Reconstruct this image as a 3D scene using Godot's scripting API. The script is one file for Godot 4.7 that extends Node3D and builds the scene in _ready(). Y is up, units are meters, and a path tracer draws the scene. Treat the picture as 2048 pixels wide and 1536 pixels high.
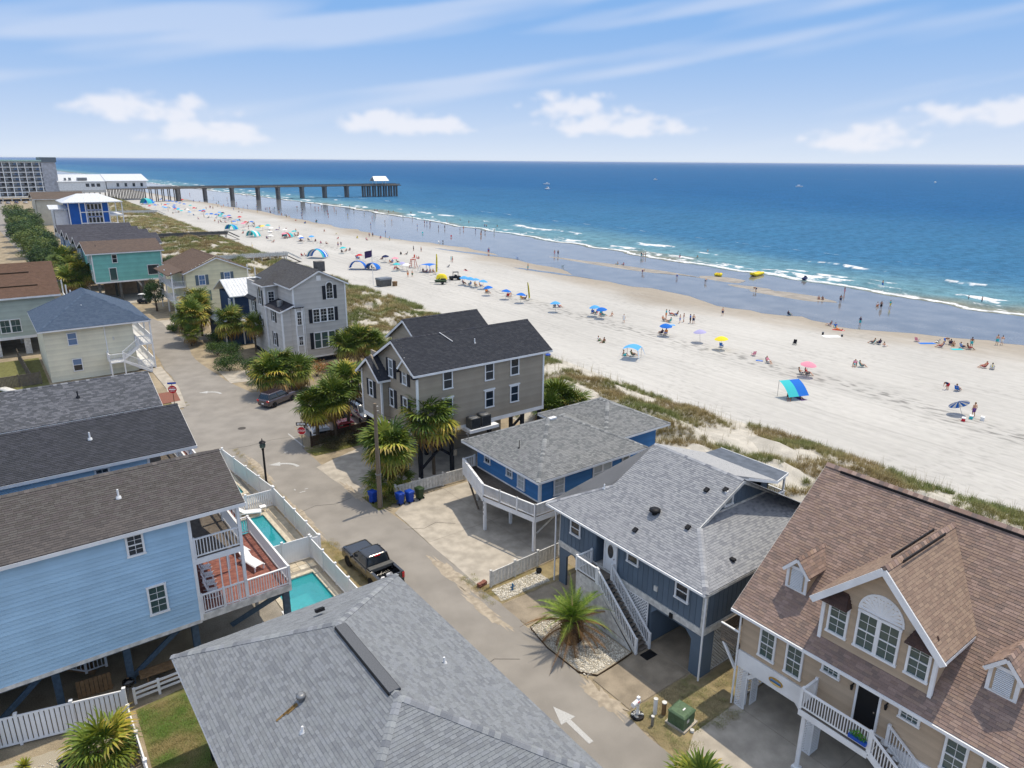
extends Node3D
# A beach street seen from a drone: x runs towards the ocean, -z up the street, y is up, metres.

var M := {}
var used := {}
var rng := RandomNumberGenerator.new()
var CUBE: ArrayMesh
var PLANK: ArrayMesh
var TAB: ArrayMesh
var CYL: ArrayMesh
const CAM := Vector3(0, 28, 0)

# ---------------------------------------------------------------- geometry collector
class G:
	var v := PackedVector3Array()
	var n := PackedVector3Array()
	var c := PackedColorArray()
	var col := Color.WHITE
	func tri(a: Vector3, b: Vector3, d: Vector3):          # counter-clockwise seen from outside
		var m := (b - a).cross(d - a).normalized()
		v.append(a); v.append(d); v.append(b)
		n.append(m); n.append(m); n.append(m)
		c.append(col); c.append(col); c.append(col)
	func tri_n(a: Vector3, b: Vector3, d: Vector3, na: Vector3, nb: Vector3, nd: Vector3):
		v.append(a); v.append(d); v.append(b)
		n.append(na); n.append(nd); n.append(nb)
		c.append(col); c.append(col); c.append(col)
	func quad(a: Vector3, b: Vector3, d: Vector3, e: Vector3):
		tri(a, b, d); tri(a, d, e)
	func poly(p: Array):
		for i in range(1, p.size() - 1): tri(p[0], p[i], p[i + 1])
	func slab(p: Array, off: Vector3):                     # polygon seen from outside, thickened by off (inwards)
		poly(p)
		var q := []
		for x in p: q.append(x + off)
		for i in range(1, q.size() - 1): tri(q[0], q[i + 1], q[i])
		for i in p.size():
			var j := (i + 1) % p.size()
			quad(p[j], p[i], q[i], q[j])
	func box(o: Vector3, s: Vector3, b := Basis()):
		var x := b.x * s.x * 0.5
		var y := b.y * s.y * 0.5
		var z := b.z * s.z * 0.5
		quad(o - x - y + z, o + x - y + z, o + x + y + z, o - x + y + z)
		quad(o + x - y - z, o - x - y - z, o - x + y - z, o + x + y - z)
		quad(o + x - y + z, o + x - y - z, o + x + y - z, o + x + y + z)
		quad(o - x - y - z, o - x - y + z, o - x + y + z, o - x + y - z)
		quad(o - x + y + z, o + x + y + z, o + x + y - z, o - x + y - z)
		quad(o - x - y - z, o + x - y - z, o + x - y + z, o - x - y + z)
	func beam(a: Vector3, b: Vector3, w: float, h: float, up := Vector3.UP):
		var z := (b - a)
		var l := z.length()
		z /= l
		var x := up.cross(z)
		if x.length() < 0.01: x = Vector3.RIGHT.cross(z)
		x = x.normalized()
		box((a + b) * 0.5, Vector3(w, h, l), Basis(x, z.cross(x), z))
	func grid(rows: Array, closed := false, ends := false): # smooth sheet through rows of points; a row runs counter-clockwise about the axis
		var r := rows.size()
		var k: int = rows[0].size()
		var nn := []
		for i in r:
			var line := PackedVector3Array()
			for j in k:
				var a: Vector3 = rows[i][(j + 1) % k if closed else mini(j + 1, k - 1)] - rows[i][(j - 1 + k) % k if closed else maxi(j - 1, 0)]
				var b: Vector3 = rows[mini(i + 1, r - 1)][j] - rows[maxi(i - 1, 0)][j]
				var m := a.cross(b)
				line.append(m.normalized() if m.length() > 1e-9 else Vector3.UP)
			nn.append(line)
		for i in r - 1:
			for j in (k if closed else k - 1):
				var j2 := (j + 1) % k
				tri_n(rows[i][j], rows[i][j2], rows[i + 1][j2], nn[i][j], nn[i][j2], nn[i + 1][j2])
				tri_n(rows[i][j], rows[i + 1][j2], rows[i + 1][j], nn[i][j], nn[i + 1][j2], nn[i + 1][j])
		if ends:
			var lo := []
			var hi := []
			for j in k:
				hi.append(rows[r - 1][j]); lo.append(rows[0][k - 1 - j])
			poly(lo); poly(hi)
	func tube(p: Array, rad: Array, sides := 8, ends := true):
		var rows := []
		for i in p.size():
			var t: Vector3 = (p[mini(i + 1, p.size() - 1)] - p[maxi(i - 1, 0)]).normalized()
			var x := t.cross(Vector3.RIGHT if absf(t.x) < 0.9 else Vector3.BACK).normalized()
			var y := t.cross(x)
			var line := PackedVector3Array()
			for j in sides:
				var a := TAU * j / sides
				line.append(p[i] + (x * cos(a) + y * sin(a)) * rad[i])
			rows.append(line)
		grid(rows, true, ends)
	func lathe(at: Vector3, prof: Array, sides := 16, b := Basis()):   # prof: [radius, height] pairs from the bottom up
		var rows := []
		for q in prof:
			var line := PackedVector3Array()
			for j in sides:
				var a := -TAU * j / sides
				line.append(at + b * Vector3(cos(a) * q[0], q[1], sin(a) * q[0]))
			rows.append(line)
		grid(rows, true, true)
	func mesh() -> ArrayMesh:
		var a := []
		a.resize(Mesh.ARRAY_MAX)
		a[Mesh.ARRAY_VERTEX] = v; a[Mesh.ARRAY_NORMAL] = n; a[Mesh.ARRAY_COLOR] = c
		var m := ArrayMesh.new()
		m.add_surface_from_arrays(Mesh.PRIMITIVE_TRIANGLES, a)
		return m

# ---------------------------------------------------------------- naming and tagging
func numbered(called: String) -> String:
	var k: int = used.get(called, -1) + 1
	used[called] = k
	return called if k == 0 else "%s_%03d" % [called, k]
func tag(o: Node, label: String, category: String, group := ""):
	o.set_meta("label", label); o.set_meta("category", category)
	if group != "": o.set_meta("group", group)
func thing(called: String, label: String, category: String, at := Vector3.ZERO, turn := 0.0, group := "") -> Node3D:
	var o := Node3D.new()
	o.name = numbered(called)
	add_child(o)
	o.position = at; o.rotation.y = turn
	tag(o, label, category, group)
	return o
func put(p: Node, called: String, mesh: Mesh, m: Material) -> MeshInstance3D:
	var o := MeshInstance3D.new()
	o.name = called; o.mesh = mesh
	if m: o.material_override = m
	p.add_child(o, true)
	return o
func pm(p: Node, called: String, g: G, m: Material) -> MeshInstance3D:
	return put(p, called, g.mesh(), m)
func bx(p: Node, called: String, at: Vector3, size: Vector3, m: Material, b := Basis()) -> MeshInstance3D:
	var o := put(p, called, CUBE, m)
	o.transform = Transform3D(Basis(b.x * size.x, b.y * size.y, b.z * size.z), at)
	return o
func bar(p: Node, called: String, a: Vector3, b: Vector3, w: float, h: float, m: Material) -> MeshInstance3D:
	var z := (b - a)
	var l := z.length()
	z /= l
	var x := Vector3.UP.cross(z)
	if x.length() < 0.01: x = Vector3.RIGHT
	x = x.normalized()
	return bx(p, called, (a + b) * 0.5, Vector3(w, h, l), m, Basis(x, z.cross(x), z))
func cyl(p: Node, called: String, a: Vector3, b: Vector3, r: float, m: Material) -> MeshInstance3D:
	var y := (b - a)
	var l := y.length()
	y /= l
	var x := y.cross(Vector3.RIGHT if absf(y.x) < 0.9 else Vector3.BACK).normalized()
	var o := put(p, called, CYL, m)
	o.transform = Transform3D(Basis(x * r, y * l, x.cross(y) * r), a)
	return o
func struct(called: String, g: G, m: Material) -> MeshInstance3D:
	var o := pm(self, called, g, m)
	o.set_meta("kind", "structure")
	return o
func copy(o: Node3D, label := "", group := "") -> Node3D:
	var c := o.duplicate() as Node3D
	var base := String(o.name)
	if base.length() > 4 and base[base.length() - 4] == "_" and base.right(3).is_valid_int(): base = base.left(base.length() - 4)
	c.name = numbered(base)
	add_child(c)
	if label != "": c.set_meta("label", label)
	if group != "": c.set_meta("group", group)
	return c
func rgb(r: float, g: float, b: float) -> Color: return Color(r / 255.0, g / 255.0, b / 255.0)

# ---------------------------------------------------------------- computed textures and materials
func blend_noise(size: int, sd: int, f1: float, f2: float, lo: float, hi: float, w2 := 0.5) -> ImageTexture:
	var a := FastNoiseLite.new()
	a.seed = sd; a.frequency = f1; a.noise_type = FastNoiseLite.TYPE_SIMPLEX_SMOOTH; a.fractal_octaves = 4
	var b := FastNoiseLite.new()
	b.seed = sd + 7; b.frequency = f2; b.noise_type = FastNoiseLite.TYPE_SIMPLEX; b.fractal_octaves = 2
	var ia := a.get_seamless_image(size, size)
	var ib := b.get_seamless_image(size, size)
	ia.convert(Image.FORMAT_L8); ib.convert(Image.FORMAT_L8)
	var da := ia.get_data()
	var db := ib.get_data()
	var out := PackedByteArray()
	out.resize(da.size())
	for i in da.size():
		var t := (da[i] * (1.0 - w2) + db[i] * w2) / 255.0
		out[i] = int(255.0 * (lo + (hi - lo) * clampf((t - 0.25) * 2.0, 0.0, 1.0)))
	var im := Image.create_from_data(size, size, false, Image.FORMAT_L8, out)
	im.generate_mipmaps()
	return ImageTexture.create_from_image(im)
func mat(called: String, c: Color, rough := 0.8, tex: Texture2D = null, scale := 0.3, spec := 0.35, metal := 0.0) -> StandardMaterial3D:
	var m := StandardMaterial3D.new()
	m.albedo_color = c; m.roughness = rough; m.metallic_specular = spec; m.metallic = metal
	if tex:
		m.albedo_texture = tex
		m.uv1_triplanar = true; m.uv1_world_triplanar = true
		m.uv1_scale = Vector3.ONE * scale
	M[called] = m
	return m
func bump(called: String, tex: Texture2D, cm: float):
	var m: StandardMaterial3D = M[called]
	m.heightmap_enabled = true; m.heightmap_texture = tex; m.heightmap_scale = cm
func vmat(called: String, rough := 0.8, tex: Texture2D = null, scale := 0.3, spec := 0.3) -> StandardMaterial3D:
	var m := mat(called, Color.WHITE, rough, tex, scale, spec)
	m.vertex_color_use_as_albedo = true
	return m
func lin(c: Color) -> Color: return c.srgb_to_linear()

func make_materials():
	var fine := blend_noise(512, 3, 0.03, 0.25, 0.84, 1.0, 0.55)
	var soft := blend_noise(512, 11, 0.012, 0.06, 0.82, 1.0, 0.4)
	var grit := blend_noise(512, 23, 0.05, 0.4, 0.6, 1.0, 0.7)
	var spots := blend_noise(512, 31, 0.008, 0.16, 0.78, 1.0, 0.5)
	M["tex_clean"] = blend_noise(512, 61, 0.006, 0.2, 0.94, 1.0, 0.3)
	M["tex_fine"] = fine; M["tex_soft"] = soft; M["tex_grit"] = grit; M["tex_spots"] = spots
	mat("white", rgb(236, 237, 238), 0.55, M.tex_clean, 0.2)
	mat("vinyl_white", rgb(242, 243, 245), 0.4, M.tex_clean, 0.15)
	mat("old_white", rgb(228, 227, 222), 0.7, spots, 0.5)
	mat("glass", rgb(34, 42, 50), 0.06, null, 0.3, 0.6)
	mat("glass_green", rgb(66, 86, 84), 0.06, null, 0.3, 0.6)
	mat("glass_blue", rgb(92, 122, 160), 0.1, null, 0.3, 0.6)
	mat("glass_blind", rgb(120, 126, 128), 0.1, null, 0.3, 0.6)
	mat("blind", rgb(200, 205, 205), 0.6, soft, 2.0)
	mat("black", rgb(24, 25, 28), 0.5)
	mat("shutter", rgb(33, 37, 46), 0.6, soft, 0.8)
	mat("shutter_grey", rgb(98, 116, 128), 0.6, soft, 0.8)
	mat("asphalt", rgb(150, 145, 138), 0.95, blend_noise(1024, 41, 0.006, 0.3, 0.87, 1.0, 0.55), 0.055)
	mat("asphalt_old", rgb(138, 132, 124), 0.95, grit, 0.21)
	mat("asphalt_patch", rgb(104, 100, 96), 0.95, grit, 0.3)
	mat("concrete", rgb(186, 178, 165), 0.9, blend_noise(1024, 51, 0.008, 0.2, 0.84, 1.0, 0.35), 0.09)
	mat("concrete_dark", rgb(164, 157, 146), 0.9, spots, 0.11)
	mat("concrete_stain", rgb(160, 148, 130), 0.9, spots, 0.16)
	mat("pavers", rgb(214, 204, 184), 0.85, spots, 0.3)
	mat("paver_b", rgb(206, 194, 172), 0.85, spots, 0.3)
	mat("paver_c", rgb(222, 214, 198), 0.85, spots, 0.3)
	mat("coping", rgb(214, 204, 184), 0.8, soft, 0.4)
	mat("brick", rgb(164, 112, 96), 0.9, grit, 0.4)
	mat("paint_line", rgb(226, 226, 224), 0.8, grit, 0.5)
	mat("drift", rgb(182, 170, 152), 1.0, spots, 0.4)
	mat("soil", rgb(168, 154, 130), 1.0, spots, 0.12)
	mat("grass_ground", rgb(122, 122, 76), 1.0, spots, 0.35)
	mat("grass_dry", rgb(156, 142, 108), 1.0, spots, 0.3)
	mat("gravel_bed", rgb(206, 196, 176), 1.0, grit, 0.8)
	mat("sand", rgb(214, 207, 194), 1.0, spots, 0.08)
	mat("pool_tile", rgb(96, 206, 212), 0.5, soft, 0.3)
	var pw := mat("pool_water", rgb(60, 190, 200), 0.04, null, 0.3, 0.5)
	pw.transparency = BaseMaterial3D.TRANSPARENCY_ALPHA; pw.albedo_color.a = 0.32
	mat("deck_red2", rgb(146, 94, 84), 0.8, spots, 0.5)
	mat("post_blue", rgb(84, 104, 122), 0.7, soft, 0.5)
	mat("post_dark", rgb(34, 38, 46), 0.7, soft, 0.5)
	mat("deck_grey", rgb(118, 110, 102), 0.85, spots, 0.6)
	mat("deck_red", rgb(156, 104, 92), 0.8, spots, 0.6)
	mat("wood", rgb(146, 118, 86), 0.85, spots, 0.6)
	mat("wood_grey", rgb(124, 114, 102), 0.9, spots, 0.5)
	mat("wood_dark", rgb(82, 66, 48), 0.9, spots, 0.5)
	mat("metal_roof", rgb(226, 230, 234), 0.45, soft, 0.2, 0.5)
	mat("metal_grey", rgb(150, 152, 154), 0.45, soft, 1.0, 0.5, 0.6)
	mat("chrome", rgb(200, 202, 206), 0.2, null, 0.3, 0.5, 1.0)
	mat("ac_grey", rgb(96, 96, 94), 0.6, soft, 0.5)
	mat("rubber", rgb(22, 22, 23), 0.9)
	mat("dark_gap", rgb(18, 18, 20), 1.0)
	mat("door_dark", rgb(28, 36, 52), 0.4)
	mat("plastic_blue", rgb(28, 74, 178), 0.45, soft, 0.8)
	mat("plastic_green", rgb(52, 74, 46), 0.5, soft, 0.8)
	mat("transformer", rgb(92, 116, 88), 0.55, soft, 0.6)
	mat("guard_red", rgb(190, 84, 66), 0.7)
	mat("hyd_blue", rgb(60, 104, 140), 0.5)
	mat("gloss_black", rgb(14, 14, 16), 0.15, null, 0.3, 0.6)
	mat("teal_paint", rgb(110, 186, 190), 0.5)
	mat("sign_red", rgb(190, 32, 44), 0.4)
	mat("sign_blue", rgb(24, 76, 170), 0.4)
	mat("sign_white", rgb(236, 236, 236), 0.4)
	mat("bark", rgb(112, 98, 82), 1.0, grit, 1.2)
	mat("palm_bark", rgb(126, 112, 94), 1.0, grit, 1.4)
	vmat("leaf", 0.55, null, 0.3, 0.35).backlight_enabled = true
	M["leaf"].backlight = Color(0.16, 0.2, 0.05)
	M["leaf"].cull_mode = BaseMaterial3D.CULL_DISABLED
	M["powder"] = siding("powder", rgb(174, 208, 232))
	for q in [["leaf_a", Color(0.86, 0.9, 0.86)], ["leaf_b", Color(1.0, 0.96, 0.8)]]:
		M[q[0]] = M["leaf"].duplicate()
		M[q[0]].albedo_color = q[1]
	vmat("paint", 0.6, fine, 0.6)
	vmat("cloth", 0.9)
	vmat("skin", 0.6)
	vmat("shingle", 0.95, fine, 0.9, 0.2)
	vmat("car_body", 0.25, null, 0.3, 0.5)
	vmat("sheet", 0.95, spots, 0.1)

func make_shared():
	var g := G.new()
	g.box(Vector3.ZERO, Vector3.ONE)
	CUBE = g.mesh()
	# a lap-siding board: x length, y height, z proud; thick at the lower edge
	g = G.new()
	var a := [Vector3(-0.5, -0.5, 0), Vector3(0.5, -0.5, 0), Vector3(0.5, -0.5, 1), Vector3(-0.5, -0.5, 1), Vector3(-0.5, 0.5, 0), Vector3(0.5, 0.5, 0), Vector3(0.5, 0.5, 0.25), Vector3(-0.5, 0.5, 0.25)]
	g.quad(a[3], a[2], a[6], a[7]); g.quad(a[0], a[1], a[2], a[3]); g.quad(a[0], a[3], a[7], a[4]); g.quad(a[2], a[1], a[5], a[6]); g.quad(a[7], a[6], a[5], a[4]); g.quad(a[1], a[0], a[4], a[5])
	PLANK = g.mesh()
	# a roof shingle: x width, y up the slope, z proud of the deck; thick at the lower edge
	g = G.new()
	a = [Vector3(-0.49, 0, 0.05), Vector3(0.49, 0, 0.05), Vector3(0.49, 0, 1), Vector3(-0.49, 0, 1), Vector3(-0.49, 1.04, 0.05), Vector3(0.49, 1.04, 0.05), Vector3(0.49, 1.04, 0.3), Vector3(-0.49, 1.04, 0.3)]
	g.quad(a[3], a[2], a[6], a[7]); g.quad(a[0], a[1], a[2], a[3]); g.quad(a[0], a[3], a[7], a[4]); g.quad(a[2], a[1], a[5], a[6])
	TAB = g.mesh()
	g = G.new()
	g.lathe(Vector3.ZERO, [[1.0, 0.0], [1.0, 1.0]], 12)
	CYL = g.mesh()

# ---------------------------------------------------------------- camera, sky, sun
func fbm(sd: int, f: float, oct := 4) -> FastNoiseLite:
	var a := FastNoiseLite.new()
	a.seed = sd; a.frequency = f; a.fractal_octaves = oct; a.noise_type = FastNoiseLite.TYPE_SIMPLEX_SMOOTH
	return a
func make_sky() -> Sky:
	var w := 2048
	var h := 1024
	var im := Image.create(w, h, false, Image.FORMAT_RGBF)
	var n1 := fbm(5, 0.022, 3)
	var n2 := fbm(9, 0.045, 5)
	var n3 := fbm(14, 0.12, 4)
	# cumulus banks: azimuth, elevation, half width, half height (degrees)
	var banks := [[3.5, 2.6, 7.5, 1.3], [8.0, 2.9, 5.0, 1.2], [-6.0, 2.4, 6.0, 1.2], [20.3, 3.9, 5.0, 1.25], [23.0, 3.3, 3.2, 0.9], [26.5, 0.9, 2.8, 0.6], [36.5, 0.9, 2.6, 0.5], [42.5, 1.0, 2.0, 0.5],
		[52.5, 2.8, 4.6, 1.2], [57.0, 3.6, 5.2, 1.0], [62.0, 4.5, 2.6, 0.7], [66.0, 2.6, 2.8, 0.9], [71.5, 2.9, 3.4, 0.8], [78.0, 2.5, 4.0, 1.0], [33.0, 4.9, 3.5, 0.5], [59.5, 1.4, 3.0, 0.5], [70.0, 6.6, 4.0, 0.45]]
	for q in 26: banks.append([95.0 + q * 10.3 + 4.0 * sin(q * 2.3), 2.6 + 1.2 * sin(q * 1.7), 4.5 + 1.5 * sin(q * 3.1), 1.1])
	for j in h:
		var el := 90.0 - (j + 0.5) / h * 180.0
		if el < -1.0:
			im.fill_rect(Rect2i(0, j, w, h - j), Color(0.36, 0.40, 0.44))
			break
		var e := maxf(el, 0.0)
		# air: pale lavender at the horizon to blue
		var k1 := 1.0 - exp(-e / 7.5)
		var k2 := 1.0 - exp(-maxf(e - 10.0, 0.0) / 22.0)
		var base := Vector3(0.41, 0.455, 0.52).lerp(Vector3(0.045, 0.195, 0.455), k1).lerp(Vector3(0.27, 0.36, 0.53), k2)
		for i in w:
			var az := (i + 0.5) / w * 360.0 - 180.0
			var c := base
			var s := 0.0
			if e < 90.0:   # thin streaks of high cloud, slanting up to the right
				var acr := e - 0.16 * az
				var q := n1.get_noise_2d(az * 0.9 + acr * 2.0, acr * 13.0) * 0.8 + n2.get_noise_2d(az * 0.5, acr * 3.0 + 70.0) * 0.45
				s = clampf((q - 0.07) * 1.0, 0.0, 0.36) * clampf(e / 6.0, 0.1, 1.0) + 0.55 * smoothstep(12.0, 40.0, e)
			if e < 9.0:
				var m := -1.0
				for b in banks:
					var dx: float = absf(fposmod(az - b[0] + 180.0, 360.0) - 180.0) / b[2]
					if dx < 1.3:
						var dy: float = (e - b[1]) / (b[3] if e > b[1] else b[3] * 0.6)
						m = maxf(m, 1.0 - dx * dx - dy * dy)
				if m > -0.6:
					var q2 := n2.get_noise_2d(az * 6.0, e * 14.0) * 0.9 + n3.get_noise_2d(az * 6.0, e * 12.0) * 0.35
					s = maxf(s, clampf((m + q2 * 1.3 + 0.1) * 1.2, 0.0, 1.0) * 0.8)
			c = c.lerp(Vector3(0.50, 0.505, 0.54), s)
			im.set_pixel(i, j, Color(c.x, c.y, c.z))
	var pano := PanoramaSkyMaterial.new()
	pano.panorama = ImageTexture.create_from_image(im)
	var sky := Sky.new()
	sky.sky_material = pano
	return sky

func make_view():
	var cam := Camera3D.new()
	cam.name = "camera"
	cam.fov = 56.74; cam.near = 0.2; cam.far = 60000.0
	var pitch := deg_to_rad(17.4)
	var yaw := deg_to_rad(37.0)
	var roll := deg_to_rad(0.44)
	var fw := Vector3(sin(yaw) * cos(pitch), -sin(pitch), -cos(yaw) * cos(pitch))
	var r := Vector3(cos(yaw), 0, sin(yaw))
	var u := r.cross(fw)
	cam.transform = Transform3D(Basis(r * cos(roll) + u * sin(roll), u * cos(roll) - r * sin(roll), -fw), CAM)
	add_child(cam)
	cam.current = true
	var e := Environment.new()
	e.background_mode = Environment.BG_SKY
	e.sky = make_sky()
	e.background_energy_multiplier = 1.0
	e.tonemap_mode = Environment.TONE_MAPPER_LINEAR
	e.tonemap_exposure = 1.8
	e.sdfgi_enabled = true; e.ssao_enabled = true; e.ssil_enabled = true
	e.fog_enabled = true; e.fog_density = 0.00006; e.fog_light_color = Color(0.72, 0.8, 0.93)
	var we := WorldEnvironment.new()
	we.name = "world_environment"; we.environment = e
	add_child(we)
	var sun := DirectionalLight3D.new()
	sun.name = "sun"
	sun.light_energy = 0.64; sun.light_color = Color(1.0, 0.95, 0.865); sun.light_angular_distance = 0.53
	sun.shadow_enabled = true
	add_child(sun)
	sun.look_at_from_position(Vector3.ZERO, Vector3(-0.375, -1.0, 0.045), Vector3.UP)

# ---------------------------------------------------------------- ground, road, beach and sea
var dune_noise := fbm(77, 0.06, 4)
func table(t: Array, z: float) -> float:      # rows [z, value] with z falling
	if z >= t[0][0]: return t[0][1]
	for i in range(1, t.size()):
		if z >= t[i][0]: return lerpf(t[i - 1][1], t[i][1], (z - t[i - 1][0]) / (t[i][0] - t[i - 1][0]))
	return t[t.size() - 1][1]
const DUNE_EDGE := [[60, 68.0], [-17, 68.4], [-40, 68.6], [-56, 67.0], [-106, 71.0], [-163, 72.5], [-252, 75.4], [-573, 92.0], [-900, 100.0], [-3000, 110.0]]
const WET_EDGE := [[60, 141.0], [-41, 139.0], [-61, 131.0], [-86, 127.0], [-132, 128.0], [-200, 139.0], [-270, 134.0], [-420, 140.0], [-600, 134.0], [-900, 134.0], [-3000, 140.0]]
const WATER_EDGE := [[60, 170.0], [-51, 170.0], [-71, 171.0], [-99, 174.0], [-137, 174.0], [-175, 180.0], [-255, 185.0], [-301, 188.0], [-443, 199.0], [-566, 199.0], [-930, 194.0], [-3000, 190.0]]
func beach_y(x: float) -> float: return -0.75 - 0.0072 * (minf(x, 168.0) - 66.0) - 0.004 * maxf(x - 168.0, 0.0)
func dune_y(x: float, z: float) -> float:
	var e := table(DUNE_EDGE, z)
	var t := clampf((x - 46.0) / (e - 46.0), 0.0, 1.0)
	var y := sin(PI * t) * 1.1 + dune_noise.get_noise_2d(x * 2.2, z * 1.6) * 1.7 * sin(PI * t)
	return maxf(y, -0.1) + lerpf(0.012, beach_y(e) + 0.01, t * t)
func ground_y(x: float, z: float) -> float:
	if x < 46.0: return 0.0
	if x < table(DUNE_EDGE, z): return dune_y(x, z)
	return beach_y(x)
func sheet(called: String, pts: Array, y: float, m: Material, thick := 0.0) -> MeshInstance3D:   # flat polygon, [x, z] corners
	var pv := PackedVector2Array()
	for p in pts: pv.append(Vector2(p[0], p[1]))
	var g := G.new()
	var idx := Geometry2D.triangulate_polygon(pv)
	for i in range(0, idx.size(), 3):
		var a := Vector3(pv[idx[i]].x, y, pv[idx[i]].y)
		var b := Vector3(pv[idx[i + 1]].x, y, pv[idx[i + 1]].y)
		var d := Vector3(pv[idx[i + 2]].x, y, pv[idx[i + 2]].y)
		if (b - a).cross(d - a).y > 0: g.tri(a, b, d)
		else: g.tri(a, d, b)
	if thick > 0.0:
		for i in pv.size():
			var p := pv[i]
			var q := pv[(i + 1) % pv.size()]
			g.quad(Vector3(p.x, y - thick, p.y), Vector3(q.x, y - thick, q.y), Vector3(q.x, y, q.y), Vector3(p.x, y, p.y))
	return struct(called, g, m)
func rough_edge(pts: Array, step: float, amp: float, sd: int) -> Array:     # breaks straight edges up
	var nz := fbm(sd, 0.35, 3)
	var out := []
	for i in pts.size():
		var a := Vector2(pts[i][0], pts[i][1])
		var b := Vector2(pts[(i + 1) % pts.size()][0], pts[(i + 1) % pts.size()][1])
		var k := maxi(1, int(a.distance_to(b) / step))
		var nrm := (b - a).normalized().orthogonal()
		for q in k:
			var p := a.lerp(b, float(q) / k)
			p += nrm * nz.get_noise_2d(p.x * 3.0, p.y * 3.0) * amp
			out.append([p.x, p.y])
	return out
func strip(called: String, lo: Callable, hi: Callable, y: Callable, z0: float, z1: float, nx: int, m: Material, colour: Callable) -> MeshInstance3D:
	var g := G.new()
	var z := z0
	var prev := []
	var pc := []
	while true:
		var row := []
		var cc := []
		for i in nx + 1:
			var x := lerpf(lo.call(z), hi.call(z), float(i) / nx)
			row.append(Vector3(x, y.call(x, z), z)); cc.append(colour.call(x, z))
		if prev.size():
			for i in nx:
				for t in [[prev[i], prev[i + 1], row[i + 1], pc[i], pc[i + 1], cc[i + 1]], [prev[i], row[i + 1], row[i], pc[i], cc[i + 1], cc[i]]]:
					g.v.append(t[0]); g.v.append(t[2]); g.v.append(t[1])
					g.c.append(t[3]); g.c.append(t[5]); g.c.append(t[4])
					var nn: Vector3 = (t[1] - t[0]).cross(t[2] - t[0]).normalized()
					if nn.y < 0: nn = -nn
					for q in 3: g.n.append(nn)
		prev = row; pc = cc
		if z <= z1: break
		z = maxf(z1, z - maxf(1.0, (z0 - z) * 0.02 + absf(z) * 0.006))
	return struct(called, g, m)

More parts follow.
